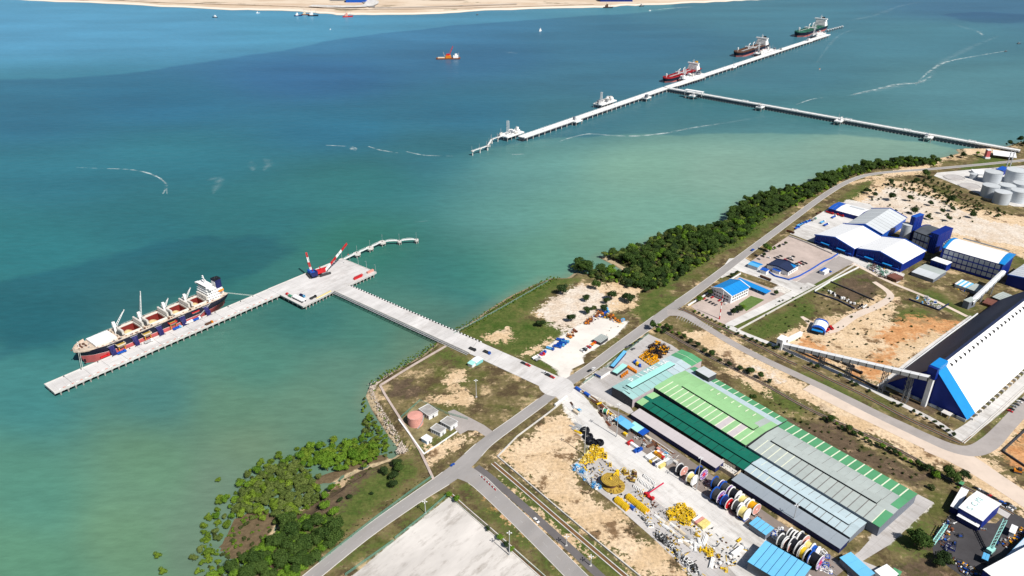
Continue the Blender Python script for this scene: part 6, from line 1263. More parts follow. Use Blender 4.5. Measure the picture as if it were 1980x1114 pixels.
def inside(p,poly):
    x,y=p; c=False; n=len(poly)
    for i in range(n):
        x0,y0=poly[i]; x1,y1=poly[(i+1)%n]
        if(y0>y)!=(y1>y)and x<x0+(y-y0)*(x1-x0)/(y1-y0):c=not c
    return c
def scatter(px,step,seed,holes=(),jit=.42,lim=None):
    poly=PL(px); H=[PL(h)for h in holes]; rg=random.Random(seed); xs=[p[0]for p in poly]; ys=[p[1]for p in poly]; out=[]; y=min(ys); r=0
    while y<max(ys):
        x=min(xs)+(step/2 if r%2 else 0)
        while x<max(xs):
            p=(x+rg.uniform(-jit,jit)*step,y+rg.uniform(-jit,jit)*step)
            if inside(p,poly)and not any(inside(p,h)for h in H):out.append(p)
            x+=step
        y+=step*.87; r+=1
    return out
def mass(name,label,cat,pts,kinds,smin,smax,zf=None):
    """many plants nobody could count, one mesh"""
    V,F,MI=[],[],[]; mats=[]; rg=random.Random(len(pts))
    me=bpy.data.meshes.new(name); cache={}
    for k in kinds:
        for c in KIND[k][0]:
            v=np.empty(len(c.vertices)*3); c.vertices.foreach_get('co',v); cache[c]=(v.reshape(-1,3),[tuple(p.vertices)for p in c.polygons])
            if c.materials[0].name not in mats:mats.append(c.materials[0].name)
    for x,y in pts:
        c=rg.choice([q for k in[rg.choice(kinds)]for q in KIND[k][0]]); v,f=cache[c]; s=rg.uniform(smin,smax); a=rg.uniform(0,6.28); ca,sa=math.cos(a),math.sin(a); z=zf(x,y)if zf else 0; b=len(V)
        V+=[(x+s*(q[0]*ca-q[1]*sa),y+s*(q[0]*sa+q[1]*ca),z+s*q[2])for q in v]; F+=[tuple(i+b for i in q)for q in f]; MI+=[mats.index(c.materials[0].name)]*len(f)
    me.from_pydata(V,[],F)
    for m in mats:me.materials.append(MATS[m])
    me.polygons.foreach_set('material_index',MI); me.update(); o=link(name,me); return tag(o,label,cat,kind='stuff')
# coastal forest belt
belt=[(1103,520),(1118,506),(1150,522),(1200,527),(1222,515),(1165,494),(1200,486),(1248,476),(1262,462),(1300,449),(1360,441),(1405,433),(1418,408),(1446,388),(1490,372),(1560,360),(1580,345),(1645,324),(1725,313),(1808,309),(1816,319),(1700,328),(1640,345),(1580,378),(1530,402),(1470,428),(1440,462),(1395,480),(1372,503),(1330,528),(1285,556),(1240,562),(1200,552),(1150,540)]
holes=[[(1308,497),(1362,490),(1375,497),(1355,512),(1310,512)],[(1195,520),(1222,512),(1212,528),(1198,530)]]
pts=scatter(belt,9.4,1,holes); pts.sort(key=lambda p:p[1])
G_='trees of the coastal forest belt'
for i,(x,y)in enumerate(pts[:290]):k_=TR.choice(['forest','forest','forest','dark','bright','olive']); tree(k_,x,y,TR.uniform(.55,1.1)*(1.3 if k_ in('bright','olive')else 1),{'forest':'mid green','dark':'dark green','bright':'bright green','olive':'olive green'}[k_]+' tree crowded in the coastal forest belt '+('nearest the bay end' if i<75 else 'before the office' if i<150 else 'opposite the office' if i<220 else 'opposite the plant gate'),G_,-1.0)
mass('far_forest','dark green far half of the coastal forest belt out to the point','forest',pts[290:],['forest','forest','dark','bright'],.6,1.05)
mass('shrubbery','low green undergrowth between the trees of the coastal belt','undergrowth',scatter(belt,6.5,2),['reed','scrub','bush'],1.2,2.2,lambda x,y:-.5)
mass('bank_shrubbery','bright green scrub on the road side of the coastal belt','scrub',scatter([(1380,500),(1440,462),(1530,400),(1520,398),(1440,440),(1390,480),(1370,495)],6,3)+scatter([(880,636),(1000,568),(1060,537),(1085,534),(1080,541),(1008,578),(900,642)],3.6,4)+scatter([(838,662),(760,710),(714,740),(722,745),(770,718),(852,670)],3.4,5),['reed'],.35,.7)
# mangroves in the shallows
def mz(x,y):return WZ+.2
M1=[(452,985),(478,930),(530,893),(585,890),(618,920),(622,960),(575,990),(540,1012),(495,998)]; M2=[(400,1125),(450,1085),(530,1045),(560,1005),(600,1005),(650,1010),(664,1035),(620,1080),(570,1125)]; M3=[(592,862),(640,850),(700,850),(738,872),(712,888),(660,908),(600,898),(575,885)]
allm=[]
for poly,st,ks,sd in((M1,5.4,['olive','olive','mangrove'],21),(M2,5.9,['bright','bright','forest'],22),(M3,5.3,['mangrove','bright'],23)):
    for x,y in scatter(poly,st,sd):tree(TR.choice(ks),x,y,TR.uniform(.55,1.0),{21:'olive green mangrove in the dense stand on the mud flat',22:'bright green tree in the dense thicket beside the bottom road',23:'mangrove in the thick stand below the rock revetment'}[sd],{21:'olive mangrove stand',22:'thicket by the bottom road',23:'mangroves below the revetment'}[sd],-4.4 if sd!=22 else-1.5,'mangrove_tree' if sd!=22 else 'thicket_tree')
fr=scatter([(350,1125),(365,1070),(385,1020),(412,985),(445,945),(478,905),(520,878),(588,868),(610,900),(570,925),(505,945),(470,990),(440,1020),(420,1070),(470,1070),(520,1040),(480,1125)],7.0,31,[[(425,1050),(450,1000),(480,990),(520,1000),(500,1030),(460,1060)]],.5)
for x,y in fr:
    if TR.random()<.9:tree(TR.choice(['mangrove','mangrove','bright','olive']),x,y,TR.uniform(.35,.85),'small round mangrove standing in the shallows at the bottom left','scattered mangroves in the shallows',WZ+.1,'mangrove_tree')
for x,y in scatter([(690,872),(704,805),(716,795),(735,825),(756,858),(745,880),(700,888)],5.5,47,(),.5):tree(TR.choice(['mangrove','bright','olive']),x,y,TR.uniform(.3,.65),'small mangrove on the shore strip below the rock revetment','mangroves on the revetment shore',WZ+.3,'mangrove_tree')
for x,y in[(423,932),(306,1079),(316,1110),(425,965),(424,976),(420,990),(402,1005),(540,880),(575,872),(588,873)]:p=P2(x,y,WZ); tree('mangrove',*p,.6,'lone mangrove bush standing out in the water','outlying mangroves',WZ,'mangrove_tree')
mass('mangrove_seedlings','tiny mangrove seedlings dotting the brown mud flat','seedlings',scatter([(425,1060),(455,1000),(500,985),(530,1005),(500,1050),(460,1080)],8,41,(),.5)+scatter([(450,1080),(560,985),(640,930),(740,885),(735,895),(640,955),(560,1010),(470,1090)],5.5,42,(),.5)+scatter([(690,850),(705,800),(745,830),(762,868),(720,870)],5,43,(),.5)+scatter([(370,1110),(400,1010),(470,920),(560,880),(600,880),(590,920),(480,1000),(440,1060),(520,1060),(470,1120)],7,46,(),.5),['reed','reed','scrub'],.45,1.1,lambda x,y:WZ)
mass('revetment_creeper','green creeper on the seaward side of the rock revetment','creeper',scatter([(704,760),(716,790),(738,825),(752,850),(745,868),(722,850),(700,800),(698,770)],4.5,44,(),.5)+scatter([(722,745),(735,770),(765,830),(790,862),(775,868),(755,835),(722,770)],5,45),['reed','reed','scrub'],.5,1.0,lambda x,y:-3.4)
# single trees and clusters: (image x, y of the foot, kind, size)
solo=[(1088,568,'dark',1.35,'broad dark tree alone on the pale sand above the bay'),(1046,633,'dark',1.0,'twin dark tree on the green grass field'),(1040,630,'dark',.75,'smaller half of the twin dark tree on the grass field'),(1104,622,'dark',.95,'round dark tree at the edge of the gravel yard'),(1134,583,'dark',.85,'small dark tree on the white sand by the forest'),(1137,607,'dark',.95,'dark bushy tree behind the rusty machinery'),(1152,560,'forest',1.0,'tall tree at the forest edge above the white sand'),(1182,580,'dark',1.25,'large dark tree in front of the forest belt'),(1172,588,'dark',.9,'dark tree hugging the large tree before the forest belt'),(1219,586,'dark',1.1,'dark tree nearest the road junction'),(1208,582,'dark',.8,'lesser dark tree beside the one nearest the junction'),(1168,603,'dark',.8,'dark tree right behind the yellow machinery'),(1148,598,'scrub',1.8,'low scrubby tree on the white sand'),(1250,566,'dark',.8,'small tree at the road corner of the forest belt'),(1262,560,'forest',.8,'tree at the landward tip of the forest belt'),
        (768,902,'dark',.85,'dark tree at the top of the shore row beside the meadow'),(772,914,'forest',.75,'second dark tree down the shore row beside the meadow'),(762,928,'dark',.85,'third dark tree down the shore row beside the meadow'),(760,944,'dark',.8,'lowest dark tree of the shore row beside the meadow'),(745,918,'dark',.7,'dark tree set back behind the shore row'),(640,948,'bright',.6,'small bright tree at the end of the sandy spit'),(632,985,'bright',1.0,'big bright tree at the meadow edge below the spit'),(645,1000,'bright',.9,'bright tree below the big one at the meadow edge'),(628,965,'bright',.8,'bright tree above the big one at the meadow edge'),(676,965,'dark',.45,'round bush alone in the meadow'),(658,972,'dark',.5,'dark bush at the edge of the meadow'),(718,957,'bush',.9,'tiny dark bush in the middle of the meadow'),(716,895,'bright',.6,'small tree on the spit below the revetment'),(705,905,'mangrove',.6,'low tree beside the one on the spit'),
        (1782,1062,'forest',1.25,'big round tree on the verge by the black yard'),(1768,1055,'forest',1.0,'tree crowding the big one by the black yard'),(1822,1090,'dark',.95,'dark tree at the lower corner of the black yard'),(1812,1098,'dark',.7,'smaller dark tree at the lower corner of the black yard'),(1836,1090,'scrub',1.6,'thin scrub tree at the edge of the black yard'),(1372,572,'dark',.7,'tree at the seaward corner of the blue roofed office'),(1352,582,'bright',.85,'round tree by the road in front of the office'),(1428,604,'dark',.9,'larger of the trees on the office lawn corner'),(1418,610,'dark',.75,'smaller tree on the office lawn corner'),(1437,598,'bright',.7,'bright tree on the office lawn corner'),(1500,571,'dark',.55,'small tree at the end of the blue canopy'),(1416,537,'dark',.55,'tree behind the office by the gate road'),(1424,531,'dark',.5,'second small tree behind the office by the gate road'),
        (1488,488,'bright',.8,'tree at the corner of the plant car park'),(1480,484,'forest',.7,'dark tree at the corner of the plant car park'),(1497,483,'bright',.6,'third tree along the car park edge'),(1507,478,'bush',1.4,'small bush along the car park edge'),(1518,474,'dark',.5,'last small tree along the car park edge'),(1476,496,'dark',.5,'small tree by the gatehouse'),(1830,925,'forest',.95,'dark tree behind the lettered workshop'),(1845,934,'forest',.85,'tree at the corner by the sand road'),(1862,928,'dark',.9,'ragged tree beside the sand road'),(1808,925,'bright',.8,'round green tree on the waste ground'),(1800,945,'scrub',1.7,'low scrub tree on the waste ground'),(1790,912,'dark',.6,'small dark tree by the fence of the waste ground'),(1851,945,'bright',.35,'small lime green bush by the workshop wall'),(870,962,'bright',.6,'bright tree at the top corner of the empty lot'),(882,972,'bright',.65,'second bright tree at the top corner of the empty lot'),(968,1046,'bright',.55,'bright tree on the fence of the empty lot'),(980,1058,'dark',.5,'small dark tree on the fence of the empty lot'),(990,1066,'bright',.5,'lowest bright tree on the fence of the empty lot'),(944,1026,'dark',.4,'little bush on the fence of the empty lot'),
        (1788,343,'forest',.85,'dark tree at the road bend by the tank farm'),(1797,347,'dark',.7,'second tree at the road bend by the tank farm'),(1768,355,'dark',.7,'tree between the road bend and the sand'),(1838,306,'dark',.8,'tree on the sandy point by the trestle'),(1862,306,'dark',1.0,'larger tree on the sandy point by the trestle'),(1890,300,'bright',.8,'low green tree near the trestle landing'),(1455,775,'forest',.55,'dark bush tree on the grassy strip above the green roof'),(1445,720,'dark',.6,'dark tree in the drain hedge')]
for x,y,k,s,lb in solo:tree(k,*P2(x,y),s,lb)
# hedge of trees along the drain between factory and site road
hd=[(1262,638),(1275,634),(1288,636),(1300,644),(1312,648),(1322,655),(1335,664),(1348,672),(1362,682),(1375,690),(1392,700),(1410,708),(1430,716),(1452,724),(1470,732),(1488,740),(1272,642),(1284,645),(1296,640)]
for i,(x,y)in enumerate(hd):tree(TR.choice(['forest','dark','bright']),*P2(x,y),TR.uniform(.4,.68),'dense dark hedge tree along the drain behind the factory','hedge trees along the drain',name='hedge_tree')
hd2=[(1595+i*11,812+i*5.6)for i in range(20)]
for i,(x,y)in enumerate(hd2):tree(TR.choice(['forest','dark','bright']),*P2(x+TR.uniform(-3,3),y+TR.uniform(-2,2)),TR.uniform(.35,.6),'low hedge tree between the sand road and the brown waste ground','hedge along the sand road',name='hedge_tree')
row=[(1425,646),(1440,652),(1452,657),(1463,661),(1475,666),(1486,670),(1501,674),(1520,685),(1531,689),(1567,705),(1579,711),(1623,728),(1644,740),(1655,746),(1679,757),(1727,780),(1740,786),(1766,797),(1778,804),(1790,810),(1805,818),(1819,827),(1832,834),(1842,842)]
for i,(x,y)in enumerate(row):tree('dark',*P2(x,y+2),TR.uniform(.34,.48),ORD[i]+' clipped tree from the office along the plant road','clipped trees along the plant road',name='avenue_tree')
hr=[(1343+i*8.2,604+i*4.0)for i in range(9)]
for i,(x,y)in enumerate(hr):tree('dark' if i%2 else 'bright',*P2(x,y),.32,ORD[i]+' shrub from the road in the office boundary hedge','office boundary hedge',name='hedge_shrub',cat='shrub')
bs=scatter([(1650,385),(1700,350),(1790,350),(1830,380),(1900,415),(1880,440),(1800,430),(1700,410)],17,51,(),.5)
for i,(x,y)in enumerate(bs[:150]):tree(TR.choice(['bush','bush','scrub','dark']),x,y,TR.uniform(.4,1.0)*(1 if TR.random()<.7 else 1.4),'dark bush dotted over the pale sand plain behind the plant','bushes on the sand plain',name='sand_bush',cat='bush',trunk=False)
bs=scatter([(1700,360),(1800,345),(1900,395),(1960,415),(1940,425),(1850,405),(1760,375)],9,52,(),.5)
mass('sand_plain_scrub','olive scrub strip between the sand plain and the tank farm','scrub',bs,['bush','scrub'],.5,1.5)
mass('waste_ground_scrub','dry scrub on the brown waste ground behind the factory','scrub',scatter([(1440,745),(1520,775),(1640,830),(1780,900),(1790,950),(1700,905),(1560,835),(1480,785)],9,53,(),.5)+scatter([(1430,640),(1560,545),(1690,560),(1830,640),(1740,730),(1600,700)],15,54,(),.5),['scrub','bush'],.25,.75)
mass('sea_point_scrub','green scrub on the point beyond the trestle landing','scrub',scatter([(1940,279),(2050,266),(2060,274),(1960,285)],8,55),['bush','scrub','dark'],.6,1.3)
mass('verge_scrub','tufty green growth along the road verges','scrub',scatter([(600,1090),(700,1022),(835,925),(830,915),(690,1010),(590,1080)],7,56,(),.5)+scatter([(1090,700),(1150,665),(1240,605),(1235,600),(1140,660)],9,57),['scrub'],.2,.45)

# ------------------------------------------------------------------ revetment rocks, sea wall, drains, fences
rg=np.random.default_rng(9); mb=MB(); wl=smooth_line(PL([(760,722),(735,737),(722,746),(728,765),(742,795),(760,828),(778,862),(775,868)]),8)
for i in range(900):
    k=rg.integers(len(wl)-1); t_=rg.random(); x=wl[k][0]+(wl[k+1][0]-wl[k][0])*t_+rg.normal()*2.6; y=wl[k][1]+(wl[k+1][1]-wl[k][1])*t_+rg.normal()*2.6; s=rg.uniform(.35,1.0)
    b=len(mb.v); mb.v+=[(x+s*dx+rg.normal()*.2,y+s*dy+rg.normal()*.2,-1.6+s*dz*.8)for dx,dy,dz in((1,0,0),(0,1,0),(-1,0,0),(0,-1,0),(0,0,1))]; mb.f+=[(b+j,b+(j+1)%4,b+4)for j in range(4)]; mb.m+=[0]*4
tag(mb.build('riprap',M('riprap',(.42,.36,.31),.95,.35,.5)),'loose pale boulders of the revetment along the shore','rocks',kind='stuff')
def poly_thing(name,label,cat,px,w,h,mat,z0=0,seg=14,part='wall_section',group=None):
    pts=PL(px); o=pts[0]; t=thing(name,label,cat,(*o,0),0,group)
    for a,b in zip(pts[:-1],pts[1:]):
        d=math.dist(a,b); n=max(1,round(d/seg))
        for i in range(n):
            p,q=lerp(a,b,i/n),lerp(a,b,(i+1)/n); q=lerp(p,q,1-.12/(d/n)); mb=MB(); mb.beam((p[0]-o[0],p[1]-o[1],z0+h/2),(q[0]-o[0],q[1]-o[1],z0+h/2),w,h); mb.build(part,mat,t)
    return t
poly_thing('sea_wall','pale concrete sea wall around the pump station plot','wall',[(862,670),(800,706),(735,746),(745,765),(775,812),(812,872),(838,927)],2.2,.9,'pad_pink')
poly_thing('pipe_rack','pair of white pipes running behind the pink tank along the sea wall','pipe',[(771,812),(800,852),(819,878)],1.2,1.2,'white_paint',.1,10,'pipe_length')
poly_thing('pump_yard_wall','low white wall round the pump station grass','wall',[(819,879),(845,862),(884,835)],.8,.9,'wall_white')
def drain(name,px,w,dark='asphalt_dark',lip='concrete',water_='brown'):
    o,pts=road(name,px,w,.09,M('drain_mud',(.16,.085,.035),.8,.3,.15),None,3)
    Lf,Rt=ribbon(pts,w)
    for sd in(Lf,Rt):
        mb=MB()
        for a,b in zip(sd[:-1],sd[1:]):mb.beam((*a,.25),(*b,.25),.7,.7)
        mb.build('drain_lip',lip,o)
drain('drain',[(953,896),(1000,936),(1060,988),(1130,1048),(1215,1120)],3.4); drain('drain',[(872,958),(900,984),(960,1036),(1060,1125)],3.0)
drain('drain',[(1312,596),(1326,602),(1380,628),(1429,650),(1480,676),(1520,697),(1540,706)],3.0,lip='dark_concrete'); drain('drain',[(1552,708),(1600,732),(1660,760),(1700,781),(1757,811),(1815,838),(1858,857)],3.0,lip='dark_concrete')
drain('drain',[(1268,632),(1330,668),(1400,705),(1480,745),(1560,790),(1640,826),(1740,872),(1800,906)],2.4,lip='dark_concrete'); drain('drain',[(1116,752),(1150,772),(1190,806),(1240,838),(1300,878)],3.0); drain('drain',[(1862,857),(1900,824),(1990,742)],1.6)
drain('drain',[(1818,918),(1880,950),(1960,995)],2.2,lip='dark_concrete')
poly_thing('yard_boundary_wall','pale boundary wall between the bare sand plot and the drain','wall',[(1098,770),(1060,800),(1000,845),(962,884),(1010,925),(1080,985),(1160,1052),(1240,1118)],.8,1.4,'concrete',0,16)
poly_thing('white_gate_wall','thick white wall panel at the yard entrance corner','wall',[(1096,769),(1073,786)],1.8,2.4,'wall_white',0,8)
fm=bpy.data.materials.new('fence_mesh'); fm.use_nodes=True; MATS['fence_mesh']=fm; b_=fm.node_tree.nodes['Principled BSDF']; b_.inputs['Base Color'].default_value=(.16,.34,.27,1); b_.inputs['Alpha'].default_value=.45
def fence(label,px,h=2.6,mat='fence_mesh',post='fence_green',sp=9):
    pts=PL(px); o=pts[0]; t=thing('mesh_fence',label,'fence',(*o,0))
    for a,b in zip(pts[:-1],pts[1:]):
        n=max(1,round(math.dist(a,b)/sp))
        for i in range(n):
            p,q=lerp(a,b,i/n),lerp(a,b,(i+1)/n); p=(p[0]-o[0],p[1]-o[1]); q=(q[0]-o[0],q[1]-o[1])
            mb=MB(); mb.poly([(*p,.2),(*q,.2),(*q,h),(*p,h)]); mb.build('fence_panel',mat,t); mb=MB(); mb.beam((*p,0),(*p,h+.1),.22); mb.beam((*p,h),(*q,h),.14); mb.build('fence_post',post,t)
fence('green mesh fence along the meadow beside the bottom road',[(618,1088),(660,1055),(720,1008),(790,956),(835,924)]); fence('green mesh fence on the road side of the empty lot',[(668,1114),(762,1047)]); fence('green mesh fence from the lot gate to its top corner',[(764,1043),(818,1000),(866,958)]); fence('green mesh fence on the drain side of the empty lot',[(869,961),(930,1013),(1055,1120)])
fence('green mesh fence round the back of the pump station',[(776,808),(812,776),(862,800),(905,812)],2.2)
fence('wire fence on the grass beside the approach bridge',[(878,646),(960,602),(1060,545)],2,'fence_mesh','steel'); fence('wire fence beside the workshop yard and the coast road',[(1128,742),(1180,706),(1254,646)],2.4,'fence_mesh','dark_steel',6)
for lb,px,m_ in(('long blue boundary wall curling round the plant car park',[(1484,525),(1498,535),(1525,542),(1545,535),(1565,524),(1592,507),(1608,500),(1620,492)],'blue'),('pale wall along the lower edge of the plant yard',[(1525,457),(1560,470),(1610,492)],'concrete'),('dark low wall round the bunded tyre field',[(1574,566),(1620,582),(1652,598)],'roof_navy'),('pale wall on the seaward side of the bunded tyre field',[(1575,564),(1606,545),(1660,518)],'wall_white'),('dark wall inside the bunded fields',[(1606,546),(1640,560),(1690,582)],'wall_dark'),('dark walled edge of the rubble bund',[(1757,580),(1815,601),(1834,589)],'roof_navy'),('pale kerb wall along the foot of the A-frame store',[(1712,745),(1760,706),(1840,645),(1890,608)],'wall_white'),('white pebbled wall behind the office boundary',[(1330,592),(1388,557),(1432,530)],'wall_white'),('low wall on the plant side of the sandy field',[(1425,640),(1520,588),(1600,545),(1654,512)],'concrete'),('dark wall of the excavated orange pit',[(1990,826),(1938,874),(1995,912)],'wall_dark'),('long dark wall on the field side of the plant road',[(1514,666),(1560,688),(1620,713),(1677,742),(1720,762)],'wall_dark')):
    poly_thing('boundary_wall',lb,'wall',px,1.0,1.8,m_,0,14)
bp_=[P2(928+30*k/12,920+28*k/12)for k in range(13)]
for i in range(12):
    t=thing('traffic_barrier',ORD[i]+' plastic barrier from the junction in the row closing the old lane','barrier',(*bp_[i],.1),ang(bp_[0],bp_[-1]),'barriers closing the old lane'); mb=MB(); mb.xprism([(-.45,0),(.45,0),(.2,1.1),(-.2,1.1)],0,2.4); mb.build('block','red' if i%2 else 'white_paint',t); mb=MB(); mb.box(2.4,2.7,-.1,.1,.2,.9); mb.build('connector','white_paint',t)
# lamp masts
def mast(label,px,py,h,heads=4,m_='steel'):
    t=thing('lamp_mast',label,'lamp mast',(*P2(px,py),0),0,'high mast lamps'); mb=MB(); mb.tube((0,0,0),(0,0,h),.42,.2,8); mb.build('pole',m_,t); mb=MB(); mb.cbox(0,0,0,1.6,1.6,.6); mb.build('footing','concrete',t)
    for k in range(heads):a=k*2*math.pi/heads; mb=MB(); mb.beam((0,0,h),(1.3*math.cos(a),1.3*math.sin(a),h+.2),.2); mb.cbox(1.4*math.cos(a),1.4*math.sin(a),h-.1,.9,.7,.4,a); mb.build('lamp_head','wall_white',t)
for a in(('tall lamp mast on the dark apron beside the curved yard road',1192,845,35),('tall lamp mast at the edge of the bare sand beside the yellow heap',1130,879,31),('tall lamp mast in front of the blue flanged reels',1346,948,33),('lamp mast alone in the scorched grass plot',921,768,19),('lamp mast on the drain side of the empty lot',985,1074,22),('short lamp on the road side of the empty lot',823,993,12),('lamp mast beside the lower sky blue shed',1533,1012,18),('short lamp by the fork of old lane and side road',1095,1055,9),('short lamp further down the old lane',1142,1094,9)):mast(*a)
for i,(x,y)in enumerate([(661,499),(677,506),(693,511.5),(709,518.5),(726.5,525.5)]):
    p=P2(x,y,DZ); t=thing('wharf_lamp',ORD[i]+' slim lamp post from the sea corner of the crane wharf','lamp post',(*p,DZ),th_b,'lamp posts on the crane wharf edge'); mb=MB(); mb.tube((0,0,0),(0,0,10),.22,.12,6); mb.build('pole','steel',t); mb=MB(); mb.beam((0,0,10),(-1.4,0,10.2),.15); mb.cbox(-1.5,0,10.05,.8,.4,.2); mb.build('lamp_head','steel',t)
t=thing('radio_mast','red and white striped mast in the office car park','mast',(*P2(1391,617),0))
for k in range(8):mb=MB(); mb.tube((0,0,k*4.4),(0,0,k*4.4+4.35),.75-k*.06,.7-k*.06,8); mb.build('mast_section','red' if k%2==0 else 'white_paint',t)

# ------------------------------------------------------------------ vehicles
def car_proto(cname):
    k='car_'+cname
    if k in PROTO:return PROTO[k]
    ms={}
    mb=MB(); mb.add([(-2.2,-.88,.35),(2.2,-.88,.35),(2.2,.88,.35),(-2.2,.88,.35),(-2.25,-.88,.95),(2.2,-.85,.82),(2.2,.85,.82),(-2.25,.88,.95),(-1.0,-.88,.98),(1.1,-.88,.92),(1.1,.88,.92),(-1.0,.88,.98)],[(3,2,1,0),(0,1,5,9,8,4),(2,3,7,11,10,6),(1,2,6,5),(3,0,4,7),(5,6,10,9),(9,10,11,8),(8,11,7,4)]); ms['body']=mb.mesh('body',cname)
    mb=MB(); mb.add([(-1.7,-.8,.95),(1.15,-.8,.92),(1.15,.8,.92),(-1.7,.8,.95),(-1.25,-.66,1.45),(.35,-.66,1.45),(.35,.66,1.45),(-1.25,.66,1.45)],[(0,1,5,4),(1,2,6,5),(2,3,7,6),(3,0,4,7)]); ms['window_band']=mb.mesh('window_band','glass')
    mb=MB(); mb.add([(-1.27,-.68,1.44),(.37,-.68,1.44),(.37,.68,1.44),(-1.27,.68,1.44),(-1.2,-.6,1.5),(.3,-.6,1.5),(.3,.6,1.5),(-1.2,.6,1.5)],[(4,5,6,7),(0,1,5,4),(1,2,6,5),(2,3,7,6),(3,0,4,7)]); ms['roof']=mb.mesh('roof',cname)
    mb=MB(); mb.tube((0,-.1,.33),(0,.1,.33),.33,n=8); ms['wheel']=mb.mesh('wheel','tyre'); PROTO[k]=ms; return ms
PROTO={}
M('car_black',(.012,.012,.014),.3,.1,spec=.5); M('car_grey',(.12,.12,.13),.35,.1,spec=.5); M('car_white',(.75,.75,.75),.35,.05,spec=.5); M('car_silver',(.42,.43,.45),.35,.05,metal=.4)
def car(label,x,y,rz,c,group=None,z=0.0,s=1.0):
    ms=car_proto(c); t=thing('parked_car',label,'car',(x,y,z),rz,group); t.scale=(s,s,s)
    for k in('body','window_band','roof'):link(k,ms[k],t)
    for wx in(-1.35,1.35):
        for wy in(-.8,.8):link('wheel',ms['wheel'],t,(wx,wy,0))
    return t
u_=math.radians(39.8); v_=u_-math.pi/2
CN={'car_black':'black','car_grey':'grey','car_white':'white','car_silver':'silver','red':'red','blue':'blue','yellow':'yellow'}
def car_row(px,rz,cols,where,group,s=1.1):
    cnt={}
    for i,(x,y)in enumerate(px):
        c=cols[i%len(cols)]; car(f'{CN[c]} car, {ORD[i]} {where}',*P2(x,y),rz+random.uniform(-.06,.06),c,group,.11,s)
car_row([(1499,500),(1504.5,498),(1510,496),(1514,505.5),(1519,503),(1524,501),(1529,499),(1534,497),(1519,508),(1525,506),(1531,503.5),(1541,511),(1546,509),(1551,507),(1546,514),(1552,512),(1558,510)],v_,['car_black','car_grey','car_black','car_black','red','car_black','car_white','car_black'],'counting from the gate in the plant car park','cars in the plant car park')
car_row([(1361,579),(1366.5,581.5),(1373,585),(1378.5,588),(1384,590.5),(1391,582),(1397,585),(1403,588),(1377,576),(1371,574)],u_,['red','car_black','car_black','car_black','car_grey','red','car_black','car_white','red','car_black'],'counting from the coast road in front of the office','cars in front of the office')
car_row([(1462,495),(1467,502),(1475,497),(1486,499)],v_,['car_black','car_grey','car_black','car_white'],'beside the gatehouse shed','cars by the gatehouse')
car_row([(1888,946),(1895,949),(1902,953),(1909,957),(1916,961),(1923,965),(1938,973),(1946,980),(1952,985),(1958,982),(1950,976)],v_,['car_black','car_white','car_grey','car_black','red','car_black','blue','car_black','car_white','car_silver','car_black'],'from the trees behind the lettered workshop','cars behind the lettered workshop')
car_row([(1956,792),(1961,787),(1966,783),(1971,778),(1976,774),(1953,796)],v_,['car_black','car_silver','car_grey','car_white','car_black','red'],'from the corner along the A-frame side verge','cars on the A-frame side verge')
car_row([(1192,697),(1213,672),(1219,669),(1231,663),(1224,676),(1238,657),(1140,718),(1147,714),(1206,685)],u_,['car_black','car_grey','car_black','car_black','car_grey','car_black','car_black','car_white','car_black'],'along the fence of the teal workshop yard','cars in the teal workshop yard',1.2)
car_row([(1126,680),(1130,677.5),(1134,675),(1138,672.5),(1142,671)],v_,['car_white','car_black','car_white','red','car_white'],'from the road on the gravel yard','cars on the gravel yard',1.3)
for a in(('white car driving on the old lane below the barriers',1037,1008,-.95,'car_white',1.3),('blue car driving on the coast road beside the forest',1455,484.5,u_+.12,'blue',1.5),('small blue car at the verge of the coast road fork',875,900,.8,'blue',1.0),('black car under the long conveyor',1578,690,v_,'car_black',1.5),('blue car beside the weighbridge cabin',1603,526,v_,'blue',1.4),('black car stopped on the landward end of the bridge',1060,727,thb,'car_black',1.4),('red and dark car behind it at the end of the bridge',1068,731,thb,'red',1.2),('white car parked at the end of the bridge',1053,722.5,thb,'car_white',1.3),('dark car parked beside the red one on the bridge ramp',1012,704,thb,'car_black',1.3),('red car parked on the grass side of the bridge ramp',1021,708,thb,'red',1.3)):car(a[0],*P2(a[1],a[2]),a[3],a[4],None,.15 if 'bridge' not in a[0]else .5,a[5])
lorry('box_lorry','black lorry parked on the near side of the bridge approach',(*P2(914,677,DZ),DZ-.15),thb,'car_black','dark_steel',8.5)
lorry('box_lorry','dark lorry with a blue end parked on the grass side of the bridge',(*P2(942,683,DZ),DZ-.15),thb,'blue','dark_steel',9.0)
gl=[(1064,676,'blue','sky_blue'),(1078,672,'blue','blue'),(1084,669,'sky_blue','blue'),(1088,665.5,'blue','blue'),(1093,662,'sky_blue','sky_blue'),(1084,659,'blue','blue'),(1036,693,'car_white','white_paint'),(1041,696,'car_white','car_silver'),(1047,689,'red','red'),(1050,685,'blue','blue'),(1172,606,'sky_blue','blue'),(1170,601,'sky_blue','sky_blue'),(1147,667,'red','orange')]
for i,(x,y,c,b)in enumerate(gl):lorry('parked_lorry',ORD[i]+(' lorry from the bridge end' if i<10 else ' lorry, inland part')+' of the white gravel yard',(*P2(x,y),.1),th_b+(0 if i>5 else-1.2)+random.uniform(-.2,.2),c,b,9,group='lorries in the gravel yard')
